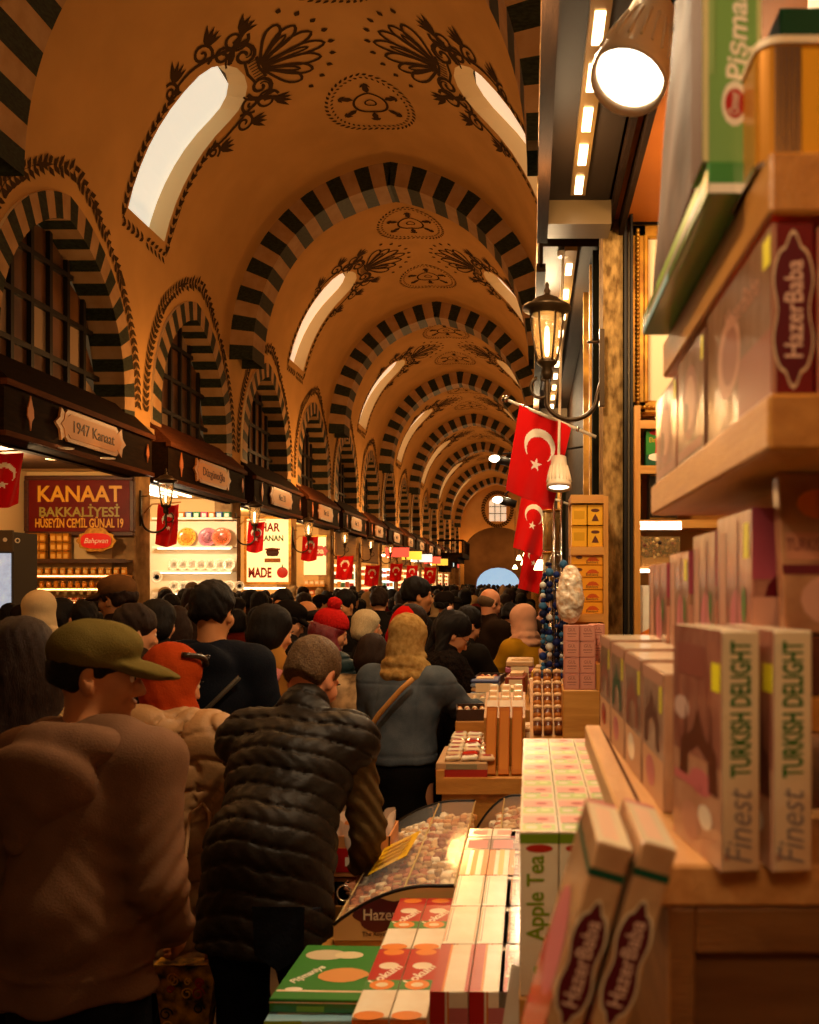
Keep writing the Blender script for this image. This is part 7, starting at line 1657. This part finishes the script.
occupied = [(o.location.x, o.location.y) for o in bpy.data.objects if o.name.startswith('person') and o.parent is None]
rr = random.Random(21); spots = []
Y = 6.3
while Y < 74:
    x = -5.25 if Y < 14 else -5.2
    while x < (.0 if Y > 9.5 else -.6):
        xx, yy = x+rr.uniform(-.14, .14), Y+rr.uniform(-.2, .2)
        if all((xx-a)**2+(yy-c)**2 > .24 for a, c in occupied) and rr.random() < .88: spots.append((xx, yy)); occupied.append((xx, yy))
        x += .62 if Y < 20 else .75
    Y += .85 if Y < 20 else (1.5 if Y < 35 else 3.0)
spots = [s_ for s_ in spots if abs((s_[0]+4.9))+abs(s_[1]-12.6) > .6]
protos = [None]*8; cnt = 0
for i, (x, y) in enumerate(spots[:270]):
    q = rr.choice([0, 0, 1, 2, 2, 3, 4, 5, 6, 7, 0, 1]); hd = rr.choice([0, 10, -15, 25, -35, 50]) if q != 7 else 180+rr.uniform(-30, 30); sc = rr.uniform(.87, .99)
    lab, kw, cm, hk, hm, hat, hatm = kinds[q]; g = 'crowd filling the hall'
    if protos[q] is None:
        F_ = Fig(1.72, **kw); hb = cap_blob(F_, .011) if hat == 'cap' else (hijab_blob(F_, .011) if hat == 'hijab' else None)
        pr = person(lab, (x, y), hd, F_, .012, 1 if q == 7 else 0, 'tan', torso_blob(F_, .017, .03, .6, folds=.004), cm, 'coat', legs_blob(F_, .022, top=.7), black_cl, hk, hm, hb, hatm, {'cap': 'cap', 'hijab': 'headscarf'}.get(hat, 'hat'), group=g, hands=True)
        protos[q] = pr; pr.scale = (sc,)*3
    else: copy_tree(protos[q], (x, y, 0), rot=(0, 0, math.radians(hd)), scale=sc, label=lab, group=g, cat='person')
# =============================== CAMERA, LIGHT ===============================
cam = bpy.data.cameras.new('camera'); co = bpy.data.objects.new('camera', cam); col.objects.link(co)
co.location = (0, 0, EYE); co.rotation_euler = (PI/2, 0, 0)
cam.sensor_fit = 'HORIZONTAL'; cam.sensor_width = 36; cam.lens = 36*F/819
cam.shift_x = (409.5-VX)/819; cam.shift_y = (VY-512)/819
cam.clip_start = .05; cam.clip_end = 400
cam.dof.use_dof = True; cam.dof.focus_distance = 6.5; cam.dof.aperture_fstop = 7.5
scene.camera = co
w = bpy.data.worlds.new('world'); scene.world = w; w.use_nodes = True
w.node_tree.nodes['Background'].inputs[0].default_value = (1, .55, .22, 1); w.node_tree.nodes['Background'].inputs[1].default_value = .06
WARM = (1, .49, .155)
def lamp(name, loc, power, color=WARM, r=.15, kind='POINT', rot=None, size=None, spot=None):
    L = bpy.data.lights.new(name, kind); L.energy = power; L.color = color
    if kind == 'AREA': L.size = size[0]; L.shape = 'RECTANGLE'; L.size_y = size[1]
    else: L.shadow_soft_size = r
    if kind == 'SPOT': L.spot_size = math.radians(spot or 90); L.spot_blend = .6
    o = bpy.data.objects.new(name, L); o.location = loc
    if rot is not None: o.rotation_euler = rot
    col.objects.link(o); return o
for k in range(0, 9):            # unseen warm uplights for the vault, out in front of the walls
    y = A0+THK/2+BAY*(k-.5)
    lamp('uplight', (WALL_L+1.3, y, 4.3), 160*(.72 if k < 2 else 1), r=.25)
    lamp('uplight', (WALL_R-1.5, y, 4.3), 190*(.75 if k < 2 else 1), r=.25)
v = scene.view_settings; scene.display_settings.display_device = 'sRGB'
v.view_transform = 'Standard'; v.look = 'None'; v.exposure = 0; v.gamma = 1; v.use_curve_mapping = False
scene.cycles.use_denoising = True; scene.cycles.max_bounces = 6; scene.cycles.diffuse_bounces = 4; scene.cycles.glossy_bounces = 3
scene.cycles.transmission_bounces = 6; scene.cycles.transparent_max_bounces = 8; scene.cycles.sample_clamp_indirect = 4
scene.cycles.caustics_reflective = False; scene.cycles.caustics_refractive = False
# shop lamps
for k, yc in enumerate(SH_C[:13]):
    lamp('shop_or_fill_light', (-6.75, yc-.2, 3.1), [110, 230, 170, 160][k] if k < 4 else 140, color=(1, .62, .28) if k != 1 else (1, .76, .48), r=.12)

# lamps over the right-hand goods, at the spot lamps and under the canopies, plus added fill
lamp('spot_light', (.125, 1.50, 2.57), 26, color=(1, .78, .5), r=.03, kind='SPOT', rot=(math.radians(30), math.radians(-4), 0), spot=58)
lamp('stall_light', (-.12, 2.3, 3.2), 105, color=(1, .72, .42), r=.08)
lamp('stall_light', (.05, 3.2, 3.1), 22, color=(1, .66, .34), r=.08)
lamp('stall_light', (.05, 5.0, 3.2), 85, color=(1, .70, .38), r=.08)
lamp('stall_light', (.0, 7.5, 3.2), 90, color=(1, .70, .38), r=.08)
lamp('shop_or_fill_light', (.80, 3.2, 3.1), 30, color=(1, .66, .32), r=.1)
lamp('shop_or_fill_light', (.0, -.1, 2.35), 14, color=(1, .60, .30), r=.15)  # unseen fill light added by the camera to brighten the near cartons
lamp('shelf_fill_spot', (-.75, .6, 2.95), 60, color=(1, .70, .42), r=.06, kind='SPOT', rot=(math.radians(8), math.radians(-40), 0), spot=60)  # unseen spot added over the aisle to lift the shelf goods
